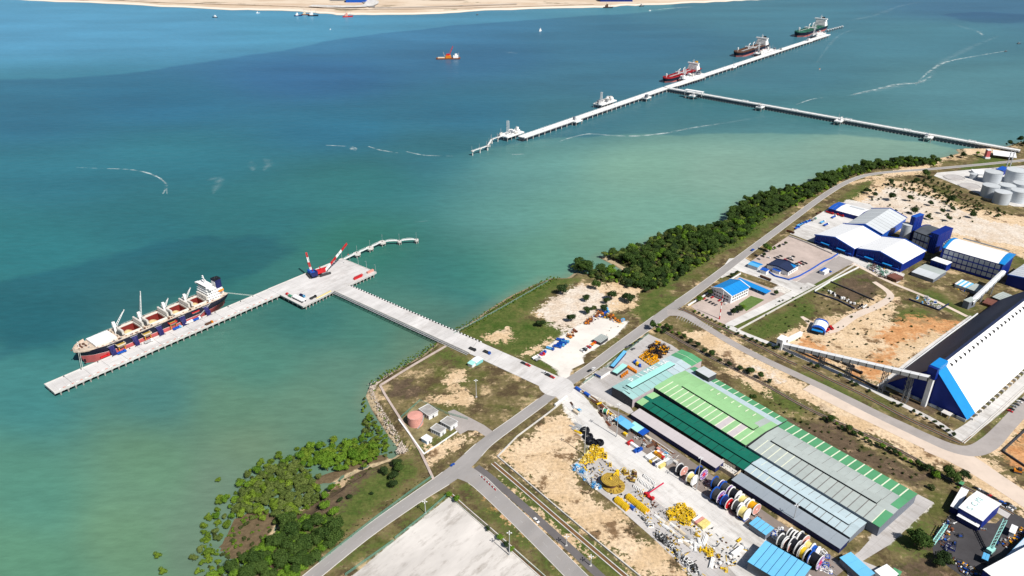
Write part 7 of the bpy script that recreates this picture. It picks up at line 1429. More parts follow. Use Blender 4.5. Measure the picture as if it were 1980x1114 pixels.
for i,(x,y,c,b,a)in enumerate([(1545,437,'blue','sky_blue',u_),(1550,434.5,'blue','sky_blue',u_),(1556,432,'sky_blue','blue',u_),(1562,430,'blue','blue',u_),(1541,442,'blue','blue',u_),(1604,413,'red','red',v_),(1614,415,'red','salmon',v_),(1624,417.5,'red','red',v_),(1632,418,'red','red',u_),(1590,431,'white_paint','sky_blue',u_),(1612,421,'white_paint','blue',u_),(1583,413,'brown','brown',u_),(1528,450,'brown','rust',v_),(1573,426,'green_paint','grey_steel',u_),(1597,436,'white_paint','blue',u_)]):
    lorry('plant_lorry',ORD[i]+f' lorry counted over the plant yard, {["blue","red"][1 if c == "red" else 0] if c in ("blue","red","sky_blue") else "mixed"} coloured',(*P2(x,y),.12),a,c,b,12,group='lorries in the plant yard')
lorry('tank_lorry','long dark road tanker parked by the plant gate',(*P2(1480,540),.12),v_,'brown','brown',15,tank=True)
for i,(x,y,c)in enumerate([(1612,697,'car_black'),(1640,708,'car_black'),(1655,719,'black_paint'),(1752,722,'navy')]):lorry('covered_lorry',ORD[i]+' dark covered lorry below the long conveyor',(*P2(x,y),.1),v_,c,'dark_steel',13,load='dark_steel',group='dark lorries below the conveyor')
for i,(x,y)in enumerate([(1599,641),(1607,636),(1589,638)]):lorry('tipper',['red tipper beside the vaulted shed','second red tipper right of the vaulted shed','red loader close to the vaulted shed door'][i],(*P2(x,y),.1),u_+i,'red','red',7,group='red tippers by the vaulted shed')

# ------------------------------------------------------------------ cranes on the wharf
def crawler_crane(label,px,py,tip,ztip,cabm,rz,boomc=('white_paint','red'),name='crawler_crane'):
    p=P2(px,py,DZ); tp=P2(*tip,ztip); t=thing(name,label,'crane',(*p,DZ),0)
    a=ang(p,tp); d=math.dist(p,tp); c,s=math.cos(a),math.sin(a)
    for sg in(-1,1):
        mb=MB(); mb.cbox(-s*3.0*sg,c*3.0*sg,.1,9.5,1.5,1.6,a); mb.build('crawler_track','dark_steel',t)
    mb=MB(); mb.cbox(0,0,1.7,5,4.5,.9,a); mb.build('turntable','grey_steel',t); mb=MB(); mb.cbox(-2.6*c,-2.6*s,2.6,7.5,4.2,2.6,a); mb.build('machinery_house',cabm,t); mb=MB(); mb.cbox(-6.6*c,-6.6*s,2.6,1.6,4.8,3.0,a); mb.build('counterweight','navy',t)
    mb=MB(); mb.cbox(2.6*c-1.9*s,2.6*s+1.9*c,2.5,2.2,1.5,2.4,a); mb.build('cab',cabm,t)
    f=Vector((2.0*c,2.0*s,2.8)); e=Vector((tp[0]-p[0],tp[1]-p[1],ztip-DZ)); n=8
    for i in range(n):
        q0,q1=f+(e-f)*(i/n),f+(e-f)*((i+1)/n); w=1.1*(1-.25*i/n); mb=MB(); sx,sy=-s*w,c*w
        for ox,oz in((1,0),(-1,0),(1,1.6),(-1,1.6)):mb.beam(q0+Vector((sx*ox,sy*ox,oz)),q1+Vector((sx*ox,sy*ox,oz)),.42)
        for oz in(0,1.6):mb.beam(q0+Vector((sx,sy,oz)),q1+Vector((-sx,-sy,oz)),.3); mb.beam(q0+Vector((-sx,-sy,oz)),q1+Vector((sx,sy,oz)),.3)
        for ox in(1,-1):mb.beam(q0+Vector((sx*ox,sy*ox,0)),q1+Vector((sx*ox,sy*ox,1.6)),.3)
        mb.build('boom_section',boomc[(i//2)%2]if i<n-1 else 'red',t)
    g=Vector((-4.5*c,-4.5*s,12)); mb=MB(); mb.beam((-1*c,-1*s,4),g,.6); mb.beam((-4*c,-4*s,4),g,.4); mb.build('gantry_mast','red',t)
    mb=MB(); mb.tube(g,e,.12,n=5); mb.tube(e,e+Vector((0,0,-min(ztip*.55,14))),.1,n=5); mb.build('hoist_cable','dark_steel',t); mb=MB(); hk=e+Vector((0,0,-min(ztip*.55,14))); mb.cbox(hk.x,hk.y,hk.z-1.2,.8,.8,1.4); mb.build('hook_block','red',t)
CRN=crawler_crane
def crawler_crane(*a):
    CRN(*a); t=[o for o in COL.objects if o.get('label')==a[0]][0]
    for o in kids(t):
        if o.name.split('.')[0]in('crawler_track','turntable','machinery_house','counterweight','cab'):o.scale=(1.55,1.55,1.45)
crawler_crane('blue bodied lattice crane with its boom leaning towards the ship',604,533,(592,490),26,'blue',0); crawler_crane('red bodied lattice crane with its boom leaning towards the open sea',626,530,(671,472),32,'red',0)
def container(label,px,py,rz,m_,L=12.2,z=0.0,group=None,h=2.6,name='shipping_container',pz=0.0):
    p=P2(px,py,pz); t=thing(name,label,'container',(*p,z),rz,group); mb=MB(); mb.box(-L/2,L/2,-1.22,1.22,.08,h-.08); mb.build('body',m_,t)
    mb=MB(); mb.box(L/2+.003,L/2+.06,-1.1,1.1,.2,h-.2); mb.build('door','steel',t); mb=MB()
    for x in(-L/2,L/2):
        for y in(-1.22,1.22):mb.box(x-.08,x+.08,y-.08,y+.08,0,h)
    mb.build('corner_posts',m_,t); mb=MB(); n=int(L/.9)
    for i in range(n):x=-L/2+.4+i*(L-.8)/(n-1); mb.box(x-.12,x+.12,-1.3,-1.23,.2,h-.2); mb.box(x-.12,x+.12,-1.15,1.15,h-.07,h-.02)
    mb.build('side_ribs',m_,t); return t
container('dark red container at the landward edge of the crane wharf',692,538,th_b,'red',12.2,DZ,pz=DZ); container('second red container outside the first on the crane wharf',693.5,536,th_b,'hull_red',12.2,DZ,pz=DZ); container('pale salmon container at the outer corner of the crane wharf',716,526.5,th_b,'salmon',10,DZ,pz=DZ)
p=P2(579,580,DZ); t=thing('site_tent','white barrel roofed site tent at the bottom corner of the crane wharf','tent',(*p,DZ),thb); mb=MB(); N=6; pr=[(3.2*math.cos(math.pi*k/N),2.2+2.0*math.sin(math.pi*k/N))for k in range(N+1)]
mb.xprism(pr[::-1],-9,9); mb.build('roof','white_paint',t); mb=MB(); mb.box(-8.8,8.8,-3.1,3.1,0,2.18); mb.build('walls','wall_dark',t); mb=MB(); mb.box(8.81,8.9,-1.2,1.2,0,2.1); mb.build('door','steel',t)
lorry('flat_lorry','dark lorry with sky blue cab beside the white tent',(*P2(585,573.5,DZ),DZ),thb,'sky_blue','navy',9); lorry('flat_lorry','dark flatbed lorry by the yellow barrier row',(*P2(606,577,DZ),DZ),th_b,'car_black','dark_steel',9); container('small dark green container behind the white tent',562,574.5,thb,'green_paint',6,DZ,pz=DZ); container('small red cabin at the seaward end of the white tent',556,570.5,thb,'red',4,DZ,pz=DZ)
for i in range(8):q=P2(614+i*3.4,576.5-i*1.75,DZ); t=thing('yellow_barrier',ORD[i]+' yellow barrier from the dark flatbed on the wharf edge','barrier',(*q,DZ),th_b,'yellow barriers on the wharf edge'); mb=MB(); mb.box(-1.8,1.8,-.4,.4,0,.8); mb.build('block','pale_yellow',t); mb=MB(); mb.box(-.3,.3,-.3,.3,.8,1.2); mb.build('grip','yellow',t)

# ------------------------------------------------------------------ reel yard
thR=ang(P2(1381,932),P2(1571,1062))
def reel(label,px,py,D,Wd,f0,f1,drum,rz,hub='white_paint',cradle='dark_steel',group='cable reels in the yard',face=None):
    r=D/2; p=P2(px,py); t=thing('cable_reel',label,'reel',(*p,0),rz,group); zc=r+.5
    for x,fm_ in((-Wd/2,f0),(Wd/2,f1)):
        mb=MB(); mb.tube((x-.18,0,zc),(x+.18,0,zc),r,n=28); fl=mb.build('flange',fm_,t)
        mb=MB(); N=28
        for i in range(N):a0,a1=2*math.pi*i/N,2*math.pi*(i+1)/N; mb.beam((x,r*math.cos(a0),zc+r*math.sin(a0)),(x,r*math.cos(a1),zc+r*math.sin(a1)),.55,.3)
        mb.build('flange_rim','white_paint' if f0!='blue' or x>0 else 'blue',fl)
        sg=1 if x>0 else-1; mb=MB(); mb.tube((x+sg*.19,0,zc),(x+sg*.32,0,zc),r*(.42 if face else .16),n=16); mb.build('hub',face or hub,fl)
        if face:
            mb=MB()
            for i in range(8):a=i*math.pi/4; mb.beam((x+sg*.26,r*.3*math.cos(a),zc+r*.3*math.sin(a)),(x+sg*.26,r*.92*math.cos(a),zc+r*.92*math.sin(a)),.35,.12)
            mb.build('spokes','white_paint',fl)
    mb=MB(); mb.tube((-Wd/2+.18,0,zc),(Wd/2-.18,0,zc),r*.8,n=24); mb.build('wound_cable',drum,t)
    mb=MB()
    for y in(-r*.55,r*.55):mb.box(-Wd/2-.4,Wd/2+.4,y-.4,y+.4,0,.9)
    for x in(-Wd/2,Wd/2):mb.box(x-.4,x+.4,-r*.7,r*.7,0.05,.7)
    mb.build('cradle',cradle,t)
RL=[(1317,917,9,5,'steel','salmon','black_paint',None,'grey reel with a pinkish flange next to the containers'),(1337,935,9.5,5,'white_paint','white_paint','pale_yellow',None,'pale yellow wound reel with white flanges beside the lamp mast'),(1354,924,10,5.5,'blue','purple','black_paint','magenta','purple faced reel behind the lamp mast'),
      (1386,945,10,6,'blue','purple','dark_steel','magenta','purple faced reel at the top of the double row, wall side'),(1402,955,10,6,'blue','purple','dark_steel','magenta','second purple faced reel of the wall side row'),(1386,968,11,6,'blue','purple','dark_steel','magenta','big purple faced reel at the top of the road side row'),(1419,966,10,6,'white_paint','white_paint','black_paint',None,'black wound reel with white flanges on the wall side'),(1403,980,9.5,5,'blue','red','navy',None,'red faced blue reel in the road side row'),(1436,979,9.5,5.5,'white_paint','white_paint','pale_yellow',None,'pale yellow wound reel in the wall side row'),(1424,988,9,4.5,'steel','white_paint','dark_steel',None,'grey wound reel in the road side row'),(1455,990,9.5,6,'white_paint','salmon','orange_yellow',None,'orange and cream reel at the lower end of the upper group'),(1437,1001,10,5.5,'white_paint','white_paint','pale_yellow',None,'pale yellow reel held in a blue cradle'),
      (1511,1056,10,4,'white_paint','steel','dark_steel',None,'dark reel leading the lower group on the road side'),(1523,1063,8.5,4,'salmon','salmon','black_paint',None,'rusty pink flanged reel second on the road side'),(1534,1066,11,5,'steel','steel','black_paint',None,'big black wound reel third on the road side'),(1543,1073,9,4,'salmon','cream','black_paint',None,'cream flanged black reel fourth on the road side'),(1527,1042,9,2.5,'white_paint','white_paint','dark_steel',None,'thin white flanged reel on the wall side of the lower group'),(1532,1046,9,2.5,'white_paint','white_paint','dark_steel',None,'second thin white flanged reel on the wall side'),(1538,1050,9.5,3,'white_paint','white_paint','black_paint',None,'third thin white flanged reel on the wall side'),(1549,1053,10,5,'steel','salmon','black_paint',None,'black wound reel with grey flange by the slate lean-to'),(1562,1068,9,5,'salmon','white_paint','pale_yellow',None,'pale yellow wound reel in the lower group, wall side'),(1552,1080,10,5,'black_paint','black_paint','yellow',None,'bright yellow wound reel with black flanges'),(1561,1086,9.5,4,'salmon','cream','black_paint',None,'cream flanged reel beside the bright yellow one'),(1573,1074,9,4,'white_paint','white_paint','blue',None,'blue and white reel near the foot of the slate lean-to'),(1574,1094,11,7,'blue','purple','black_paint','magenta','big black reel with purple face at the bottom of the reel yard')]
for x,y,D,w,f0,f1,dr,fc,lb in RL:reel(lb,x,y,D,w,f0,f1,dr,thR+random.uniform(-.08,.08),face=fc,cradle='blue' if 'blue cradle' in lb else 'dark_steel')
reel('small green reel with yellow sides on the dark apron',1171,800,5,4,'yellow','yellow','green_paint',thR+.3)
# containers on the apron
u0=thR
CT=[(1258,882,'white_paint',0),(1262,885,'white_paint',0),(1266,888,'white_paint',0),(1270,891,'white_paint',0),(1274,894,'white_paint',0),(1268,879,'white_paint',0),(1273,882,'salmon',0),(1278,885,'white_paint',0),(1283,889,'roof_teal',0),(1288,893,'white_paint',0),(1293,897,'steel',0),(1263,892,'yellow',0),(1269,897,'navy',0),(1275,900,'white_paint',0),(1281,902,'pale_yellow',0),(1277,874,'salmon',0),(1283,878,'sky_blue',0),(1272,886,'orange_yellow',2.62),(1277,889,'red',2.62),(1290,885,'white_paint',0),(1296,890,'white_paint',0),(1302,894,'concrete',0)]
for i,(x,y,c,z)in enumerate(CT):container(ORD[i]+' container of the mixed block by the reels, '+('stacked on top' if z else 'on the ground'),x,y,u0+math.pi/2 if i<15 else u0,c,8 if i>4 else 12,z+.1,'mixed container block',name='yard_container')
for a in(('red container on the dark apron',1218,858,u0+1.57,'red',6),('white roofed container behind the red one on the apron',1226,864,u0,'white_paint',9),('blue tank container at the road edge of the apron',1236,872,u0+1.57,'blue',6),('second blue tank container beside it on the apron',1231,873,u0+1.57,'blue',6),('cream container roof near the lean-to',1251,848,u0,'cream',9),('blue cabin at the yard entrance',1118,755,u0,'blue',7),('second blue cabin at the yard entrance',1135,765,u0,'blue',7),('yellow crate container on the apron',1209,842,u0,'yellow',4),('white container at the entrance corner stack',1114,799,u0,'cream',7),('blue drum box beside the entrance stack',1120,796,u0,'sky_blue',3),('white container below the pale racks',1425,1068,u0+1.57,'white_paint',12),('white container with red roof stripe in the lower yard',1348,1006,u0+1.57,'white_paint',9),('red roofed container in the lower yard',1352,1010,u0+1.57,'salmon',9),('yellow roofed container in the lower yard',1358,1014,u0+1.57,'pale_yellow',9),('second yellow roofed container in the lower yard',1363,1018,u0+1.57,'pale_yellow',9),('small sky blue container at the foot of the storage yard',1117,905,u0,'sky_blue',5),('small blue box below the yellow ring rows',1222,984,u0,'blue',5),('sky blue container at the rusty end of the gravel yard',1203,621,u_,'sky_blue',6)):
    container(a[0],a[1],a[2],a[3],a[4],a[5],.1,name='yard_container')
for x,y,c,lb,L in((1203,821,'sky_blue','open dark frame workshop with sky blue roof on the apron',12),(1211,828,'roof_aqua','second dark frame workshop with pale blue roof on the apron',11),(1229,833,'roof_cyan','aqua roofed cabin next to the lean-to',11),(1240,840,'blue','blue roofed cabin next to the aqua one',10)):
    p=P2(x,y); t=thing('apron_cabin',lb,'cabin',(*p,0),u0,'cabins on the dark apron'); mb=MB(); mb.box(-L/2,L/2,-4,4,0,4); mb.build('walls','wall_dark',t); mb=MB(); mb.xprism([(-4.4,4.0),(4.4,4.6),(4.4,4.8),(-4.4,4.2)][::-1],-L/2-.4,L/2+.4); mb.build('roof',c,t)
    for k in range(3):mb=MB(); mb.box(-L/2+1+k*L/3,-L/2+2.6+k*L/3,-4.1,-4.02,1,3); mb.build('window','glass',t)
# gold carousel
p=P2(1180,938); t=thing('cable_carousel','large gold cable carousel lying flat beside the bare sand','carousel',(*p,0),.3)
mb=MB(); mb.tube((2,-2,.1),(2,-2,1.0),9.2,n=40); mb.build('base_plate','gold',t); mb=MB(); mb.tube((0,0,1.0),(0,0,5.6),5.2,n=32); mb.build('drum','brown',t); mb=MB(); mb.tube((0,0,5.6),(0,0,6.2),7.6,n=40); tp=mb.build('top_plate','gold',t)
for r in(2.0,3.6,5.2,6.8):
    mb=MB()
    for i in range(32):a0,a1=i*math.pi/16,(i+1)*math.pi/16; mb.beam((r*math.cos(a0),r*math.sin(a0),6.3),(r*math.cos(a1),r*math.sin(a1),6.3),.3,.2)
    mb.build('plate_ring',M('gold_dark',(.26,.17,.03),.6,.2),tp)
for i in range(16):a=i*math.pi/8; mb=MB(); mb.beam((2+5.5*math.cos(a),-2+5.5*math.sin(a),1.2),(2+9*math.cos(a),-2+9*math.sin(a),1.2),.4); mb.build('radial_rib','gold_dark',t)
mb=MB(); mb.tube((0,0,6.2),(0,0,7.4),.9,n=12); mb.build('hub','yellow',t); mb=MB(); mb.cbox(8,5,0,2.5,2.5,9); mb.beam((8,5,8),(3,2,8),.8); mb.build('guide_tower','yellow',t)
# steel frame prototypes for the heaps
def frame_proto(kind_,c1,c2):
    root=link('pipe_frame',None); rg=random.Random(hash((kind_,c1))%999)
    if kind_==0:
        mb=MB(); mb.box(-2.4,2.4,-1.6,1.6,0,.35); mb.build('skid',c1,root)
        for x in(-2.1,2.1):
            for y in(-1.3,1.3):mb=MB(); mb.beam((x,y,.3),(x*.8,y*.8,3.0),.32); mb.build('post',c1,root)
        mb=MB(); mb.beam((-1.9,-1.1,3),(1.9,-1.1,3),.35); mb.beam((-1.9,1.1,3),(1.9,1.1,3),.35); mb.beam((-1.8,-1.2,3),(-1.8,1.2,3),.35); mb.beam((1.8,-1.2,3),(1.8,1.2,3),.35); mb.build('top_frame',c1,root); mb=MB(); mb.tube((-1.5,0,1.3),(1.5,0,1.3),.85,n=10); mb.build('spool',c2,root)
    elif kind_==1:
        mb=MB(); mb.tube((-2.6,0,.9),(2.6,0,.9),.8,n=10); mb.build('pipe',c1,root)
        for x in(-2.4,0,2.4):mb=MB(); mb.tube((x-.2,0,.9),(x+.2,0,.9),1.25,n=12); mb.build('flange',c1,root)
        mb=MB(); mb.box(-2,2,-1.2,1.2,0,.2); mb.build('skid',c2,root)
    elif kind_==2:
        mb=MB(); N=10
        for i in range(N):a0,a1=math.pi*i/N,math.pi*(i+1)/N; mb.beam((0,2.2*math.cos(a0),2.4*math.sin(a0)),(0,2.2*math.cos(a1),2.4*math.sin(a1)),.7,.5)
        mb.build('arch',c1,root); mb=MB(); mb.box(-.5,.5,-2.4,2.4,0,.4); mb.build('foot',c2,root)
    elif kind_==3:
        mb=MB(); mb.box(-1.2,1.2,-1.2,1.2,0,.25); mb.build('pallet',c2,root); mb=MB(); mb.tube((0,0,.25),(0,0,2.1),1.05,n=12); mb.build('drum',c1,root); mb=MB(); mb.tube((0,0,2.1),(0,0,2.25),.9,n=12); mb.build('lid',c1,root)
    elif kind_==4:
        for k in range(4):mb=MB(); mb.tube((-5,-1.2+.8*k,.5),(5,-1.2+.8*k,.5),.38,n=8); mb.build('pipe',c1,root)
        mb=MB(); mb.tube((-5,-.8,1.15),(5,-.8,1.15),.38,n=8); mb.tube((-5,.1,1.15),(5,.1,1.15),.38,n=8); mb.build('upper_pipes',c1,root)
        for x in(-3,3):mb=MB(); mb.box(x-.2,x+.2,-2,1.8,0,.15); mb.build('bearer',c2,root)
    elif kind_==5:
        mb=MB(); mb.box(-2.2,1.4,-1.1,1.1,.9,1.9); mb.build('engine_body',c1,root); mb=MB(); mb.box(-.4,1.2,-1.0,1.0,1.9,3.1); mb.build('cab',c2,root); mb=MB(); mb.beam((1.2,.3,1.6),(3.4,.3,3.4),.45); mb.beam((3.4,.3,3.4),(4.8,.3,1.0),.35); mb.build('boom_arm',c1,root)
        for y in(-.9,.9):mb=MB(); mb.box(-2.3,1.7,y-.35,y+.35,0,.9); mb.build('track','dark_steel',root)
    return root
FP={}
def heap(kindc,label,cat,group,pts,s=1.0,rz=None,z=.1,js=.25):
    """kindc: list of (kind, c1, c2)"""
    for x,y in pts:
        k=random.choice(kindc); lb=label(k)if callable(label)else label; a=random.uniform(0,6.28)if rz is None else rz+random.uniform(-.05,.05); nm={0:'equipment_frame',1:'flanged_pipe',2:'ring_segment',3:'storage_drum',4:'pipe_stack',5:'excavator'}[k[0]]
        if k not in FP:
            r=frame_proto(*k); FP[k]=r; r.location=(x,y,z); r.rotation_euler=(0,0,a); r.name=nm; tag(r,lb,cat,group); f=s*random.uniform(1-js,1+js); r.scale=(f,f,f); KIDS[r.name]=[(c,[])for c in kids(r)]; continue
        r=copy_tree(FP[k],(x,y,z),a,lb,group); f=s*random.uniform(1-js,1+js); r.scale=(f,f,f); r.name=nm; r['category']=cat
Y0,Y1,Y2=(0,'yellow','pale_yellow'),(1,'yellow','gold'),(2,'yellow','orange_yellow')
heap([Y0,Y1,Y0,(1,'pale_yellow','dark_steel')],'yellow steelwork in the tangled heap by the sand and the curved road','steelwork','upper yellow heap',scatter([(1120,896),(1132,876),(1146,862),(1162,868),(1172,882),(1150,892),(1134,898)],2.9,61),.85)
heap([Y0,Y1,(0,'yellow','dark_steel')],'yellow steelwork in the large heap beside the white racks','steelwork','lower yellow heap',scatter([(1282,1000),(1300,985),(1318,972),(1334,986),(1345,1000),(1330,1018),(1310,1010)],3.1,62),.9)
heap([Y0,Y1,(0,'gold','yellow')],'yellow steelwork in the small heap near the aqua warehouse','steelwork','small yellow heap',scatter([(1350,1062),(1364,1056),(1388,1070),(1390,1082),(1372,1080)],3.4,63)+[P2(1398,1100),P2(1404,1104),P2(1428,1046),P2(1346,1034),P2(1350,1037)],.8)
heap([(0,'gold','brown'),(5,'gold','brown'),(0,'yellow','brown')],'gold brown machinery beside the cable carousel','machinery','gold machinery by the carousel',[P2(x,y)for x,y in((1206,912),(1211,917),(1216,925),(1222,931),(1228,921),(1226,915),(1180,900),(1170,884),(1200,945),(1196,940))],1.0)
heap([(0,'white_paint','steel'),(1,'steel','dark_steel'),(3,'yellow','brown'),(0,'sky_blue','blue'),(4,'steel','cream')],lambda k:{'white_paint':'white','steel':'grey','yellow':'yellow','sky_blue':'sky blue'}[k[1]]+' item in the jumble along the sand edge of the storage yard','equipment','jumble along the sand edge',scatter([(1104,902),(1118,894),(1140,915),(1165,945),(1150,945),(1125,925)],3.6,64),.75)
heap([Y2],'yellow ring segment in the upper of the two slatted rows','ring','upper row of yellow rings',[P2(1214+i*2.15,961+i*1.75)for i in range(18)],1.25,u0+.1,js=.06)
heap([Y2],'yellow ring segment in the lower of the two slatted rows','ring','lower row of yellow rings',[P2(1192+i*2.2,967+i*1.8)for i in range(11)],1.3,u0+.1,js=.06)
heap([(2,'white_paint','steel')],'white curved pipe segment in the arc rows by the road','pipe','white arc rows',[P2(1246+i*2.6,921+i*2.0)for i in range(9)]+[P2(1236+i*2.6,929+i*2.0)for i in range(10)]+[P2(1226+i*3,941+i*2.2)for i in range(7)],.8,u0+.5,js=.1)
heap([(4,'white_paint','dark_steel'),(4,'cream','dark_steel'),(4,'steel','rust')],lambda k:{'white_paint':'white','cream':'cream','steel':'grey'}[k[1]]+' pipes racked between the yellow heap and the lane','pipes','racked pipes',[P2(1298+i*5.2,1014+i*4.2)for i in range(11)]+[P2(1289+i*5.2,1021+i*4.2)for i in range(9)]+[P2(1272+i*6,1002+i*4)for i in range(3)],.8,u0,js=.12)
heap([(0,'white_paint','dark_steel'),(1,'steel','dark_steel'),(0,'dark_steel','grey_steel'),(0,'dark_steel','steel')],lambda k:{'dark_steel':'dark','steel':'grey'}.get(k[1],'white')+' equipment lined up along the sandy edge of the lower yard','equipment','equipment line on the lower sand edge',[P2(1272+i*4.2+random.uniform(-2,2),1036+i*3.9)for i in range(20)]+[P2(1258,1018),P2(1250,1010),P2(1244,1004)],.9)
heap([(0,'white_paint','yellow'),(1,'steel','yellow'),(3,'white_paint','brown'),(4,'white_paint','yellow')],lambda k:('white' if k[1]=='white_paint' else 'grey')+' gear scattered on the lower yard slab','equipment','gear on the lower yard slab',[P2(x,y)for x,y in((1336,1052),(1344,1060),(1352,1050),(1362,1046),(1380,1062),(1392,1092),(1384,1098),(1376,1090),(1412,1080),(1418,1086),(1436,1056),(1440,1062),(1408,1092),(1310,1040),(1322,1048),(1298,1030))],.85)
heap([(3,'orange_yellow','brown')],'orange drum in the block stacked behind the teal workshop','drum','orange drum block',[P2(1237+i*4.6+j*3.2,692+i*3.2-j*2.2)for i in range(6)for j in range(5)],.95,0,js=.05)
heap([(3,'orange','brown')],'orange drum in the two short rows beside the pale blue store','drum','orange drum rows',[P2(1202+i*3.6,728-i*2.6+j*2.3)for i in range(4)for j in range(2)]+[P2(1214+i*3.1,712+i*1.9-j*2.4)for i in range(6)for j in range(2)],.9,0,js=.05)
heap([(3,'yellow','brown'),(3,'blue','navy')],lambda k:('yellow' if k[1]=='yellow' else 'blue')+' large drum between the orange drum groups','drum','large drums',[P2(1232,706),P2(1237,709),P2(1226,702),P2(1229,700)],1.3,0)
heap([(0,'orange_yellow','black_paint'),(1,'black_paint','brown'),(0,'brown','black_paint'),(0,'black_paint','brown'),(5,'orange_yellow','black_paint'),(1,'orange_yellow','brown')],lambda k:{'orange_yellow':'yellow','black_paint':'black','brown':'brown'}[k[1]]+' machine in the black and yellow heap behind the workshop','machinery','black and yellow heap',scatter([(1240,697),(1252,680),(1268,660),(1294,674),(1286,686),(1270,694)],3.6,65),1.0)
heap([(0,'rust','orange'),(1,'rust','brown'),(5,'orange','rust'),(1,'cream','rust')],lambda k:{'rust':'rusty','orange':'orange','cream':'cream'}[k[1]]+' scrap machinery around the gravel yard edge','machinery','rusty machinery',scatter([(1128,628),(1140,616),(1154,606),(1166,604),(1160,612),(1146,618),(1136,628)],4.2,66)+[P2(x,y)for x,y in((1098,652),(1103,648),(1107,645),(1112,641),(1102,653),(1108,649),(1183,612),(1188,617),(1193,621),(1198,623),(1180,614))],1.0)
heap([(0,'dark_steel','blue'),(1,'grey_steel','rust'),(0,'steel','dark_steel'),(3,'rust','dark_steel'),(0,'navy','steel')],lambda k:{'dark_steel':'dark','grey_steel':'grey','steel':'pale grey','rust':'rusty','navy':'navy'}[k[1]]+' scrap piece on or beside the black yard','scrap','scrap around the black yard',scatter([(1808,1030),(1830,1005),(1842,1012),(1825,1030),(1818,1045)],4.5,67)+scatter([(1818,1050),(1830,1040),(1848,1050),(1842,1064),(1828,1066)],4.5,68)+scatter([(1846,1085),(1880,1100),(1892,1114),(1870,1112)],4.5,69)+[P2(x,y)for x,y in((1856,1038),(1886,1016),(1834,1020),(1840,1026),(1900,1024),(1928,1052),(1934,1046))],.85)
heap([(0,'white_paint','steel'),(3,'white_paint','blue'),(1,'steel','blue'),(0,'blue','white_paint')],lambda k:{'white_paint':'white','steel':'grey','blue':'blue'}[k[1]]+' fittings piled at the lower end of the reel group','equipment','fittings by the reels',[P2(x,y)for x,y in((1500,1030),(1506,1026),(1494,1034),(1512,1024),(1498,1040),(1590,1090),(1596,1096),(1602,1100),(1588,1102),(1598,1106),(1606,1108),(1592,1072),(1600,1078),(1584,1066))],.85)
heap([(4,'rust','dark_steel'),(4,'brown','yellow'),(1,'yellow','brown'),(0,'white_paint','steel')],lambda k:{'rust':'rusty','brown':'brown','yellow':'yellow','white_paint':'white'}[k[1]]+' material laid out on the dark apron near the yard entrance','material','material on the apron',[P2(x,y)for x,y in((1180,812),(1186,808),(1190,814),(1184,804),(1166,788),(1158,782),(1150,778),(1162,802),(1176,820),(1258,862),(1264,858),(1270,864),(1246,862),(1110,788),(1106,782),(1114,792))],.8)
heap([(4,'yellow','dark_steel'),(4,'steel','dark_steel')],lambda k:('yellow' if k[1]=='yellow' else 'grey')+' pipes stacked at the sand edge beside the curved yard road','pipes','pipes by the curved road',[P2(1108,826),P2(1112,832),P2(1118,822),P2(1122,828),P2(1126,834),P2(1118,836)],.9,u0+.25)
for i,(x,y)in enumerate([(1131,834),(1137,846),(1143,856),(1150,860),(1158,858)]):
    p=P2(x,y); t=thing('hose_coil',ORD[i]+' black hose coil from the entrance along the sand edge','hose',(*p,0),random.random(),'black hose coils'); mb=MB()
    for k in range(3):
        for j in range(14):a0,a1=j*math.pi/7,(j+1)*math.pi/7; r=4.2-.3*k; mb.beam((r*math.cos(a0),r*.8*math.sin(a0),.5+.8*k),(r*math.cos(a1),r*.8*math.sin(a1),.5+.8*k),1.3,.9)
    mb.build('coils','black_paint',t); mb=MB(); mb.tube((2.5,0,0),(-1,1,2.6),.5,n=8); mb.build('hose_end','dark_steel',t)
# red mobile crane and blue lattice booms
p=P2(1254,962); t=thing('mobile_crane','red mobile crane among the pale pipes of the storage yard','crane',(*p,.1),u0); mb=MB(); mb.box(-5,5,-1.3,1.3,.9,1.7); mb.build('chassis','red',t); mb=MB(); mb.box(3,5.2,-1.25,1.25,1.7,3.2); mb.build('cab','red',t); mb=MB(); mb.box(-3,0,-1.2,1.2,1.7,3.4); mb.build('slew_house','red',t); mb=MB(); mb.beam((-1,0,3.2),(3,13,10),.8); mb.build('boom','magenta',t)
for x in(-4,-2,2,4):
    for y in(-1.2,1.2):mb=MB(); mb.tube((x,y-.2,.55),(x,y+.2,.55),.55,n=10); mb.build('wheel','tyre',t)
def lattice_boom(label,a,za,b,zb,m_,base=True):
    p,q=P2(*a,za),P2(*b,zb); t=thing('lattice_boom',label,'crane',(*p,0)); f=Vector((0,0,za)); e=Vector((q[0]-p[0],q[1]-p[1],zb)); d=(e-f).normalized(); sd=d.cross(Vector((0,0,1))).normalized()*1.1; n=9
    for i in range(n):
        q0,q1=f+(e-f)*i/n,f+(e-f)*(i+1)/n; mb=MB()
        for o_ in(sd,-sd,sd+Vector((0,0,1.8)),-sd+Vector((0,0,1.8))):mb.beam(q0+o_,q1+o_,.35)
        mb.beam(q0+sd,q1-sd,.25); mb.beam(q0-sd+Vector((0,0,1.8)),q1+sd+Vector((0,0,1.8)),.25); mb.beam(q0+sd,q1+sd+Vector((0,0,1.8)),.25); mb.build('boom_section',m_,t)
    if base:
        mb=MB(); mb.cbox(0,0,1.2,6,4,2.6,.6); mb.build('machinery_house',m_,t)
        for s in(-1,1):mb=MB(); mb.cbox(1.6*s,-1.8*s,.1,7,1.2,1.2,.6); mb.build('crawler_track','dark_steel',t)
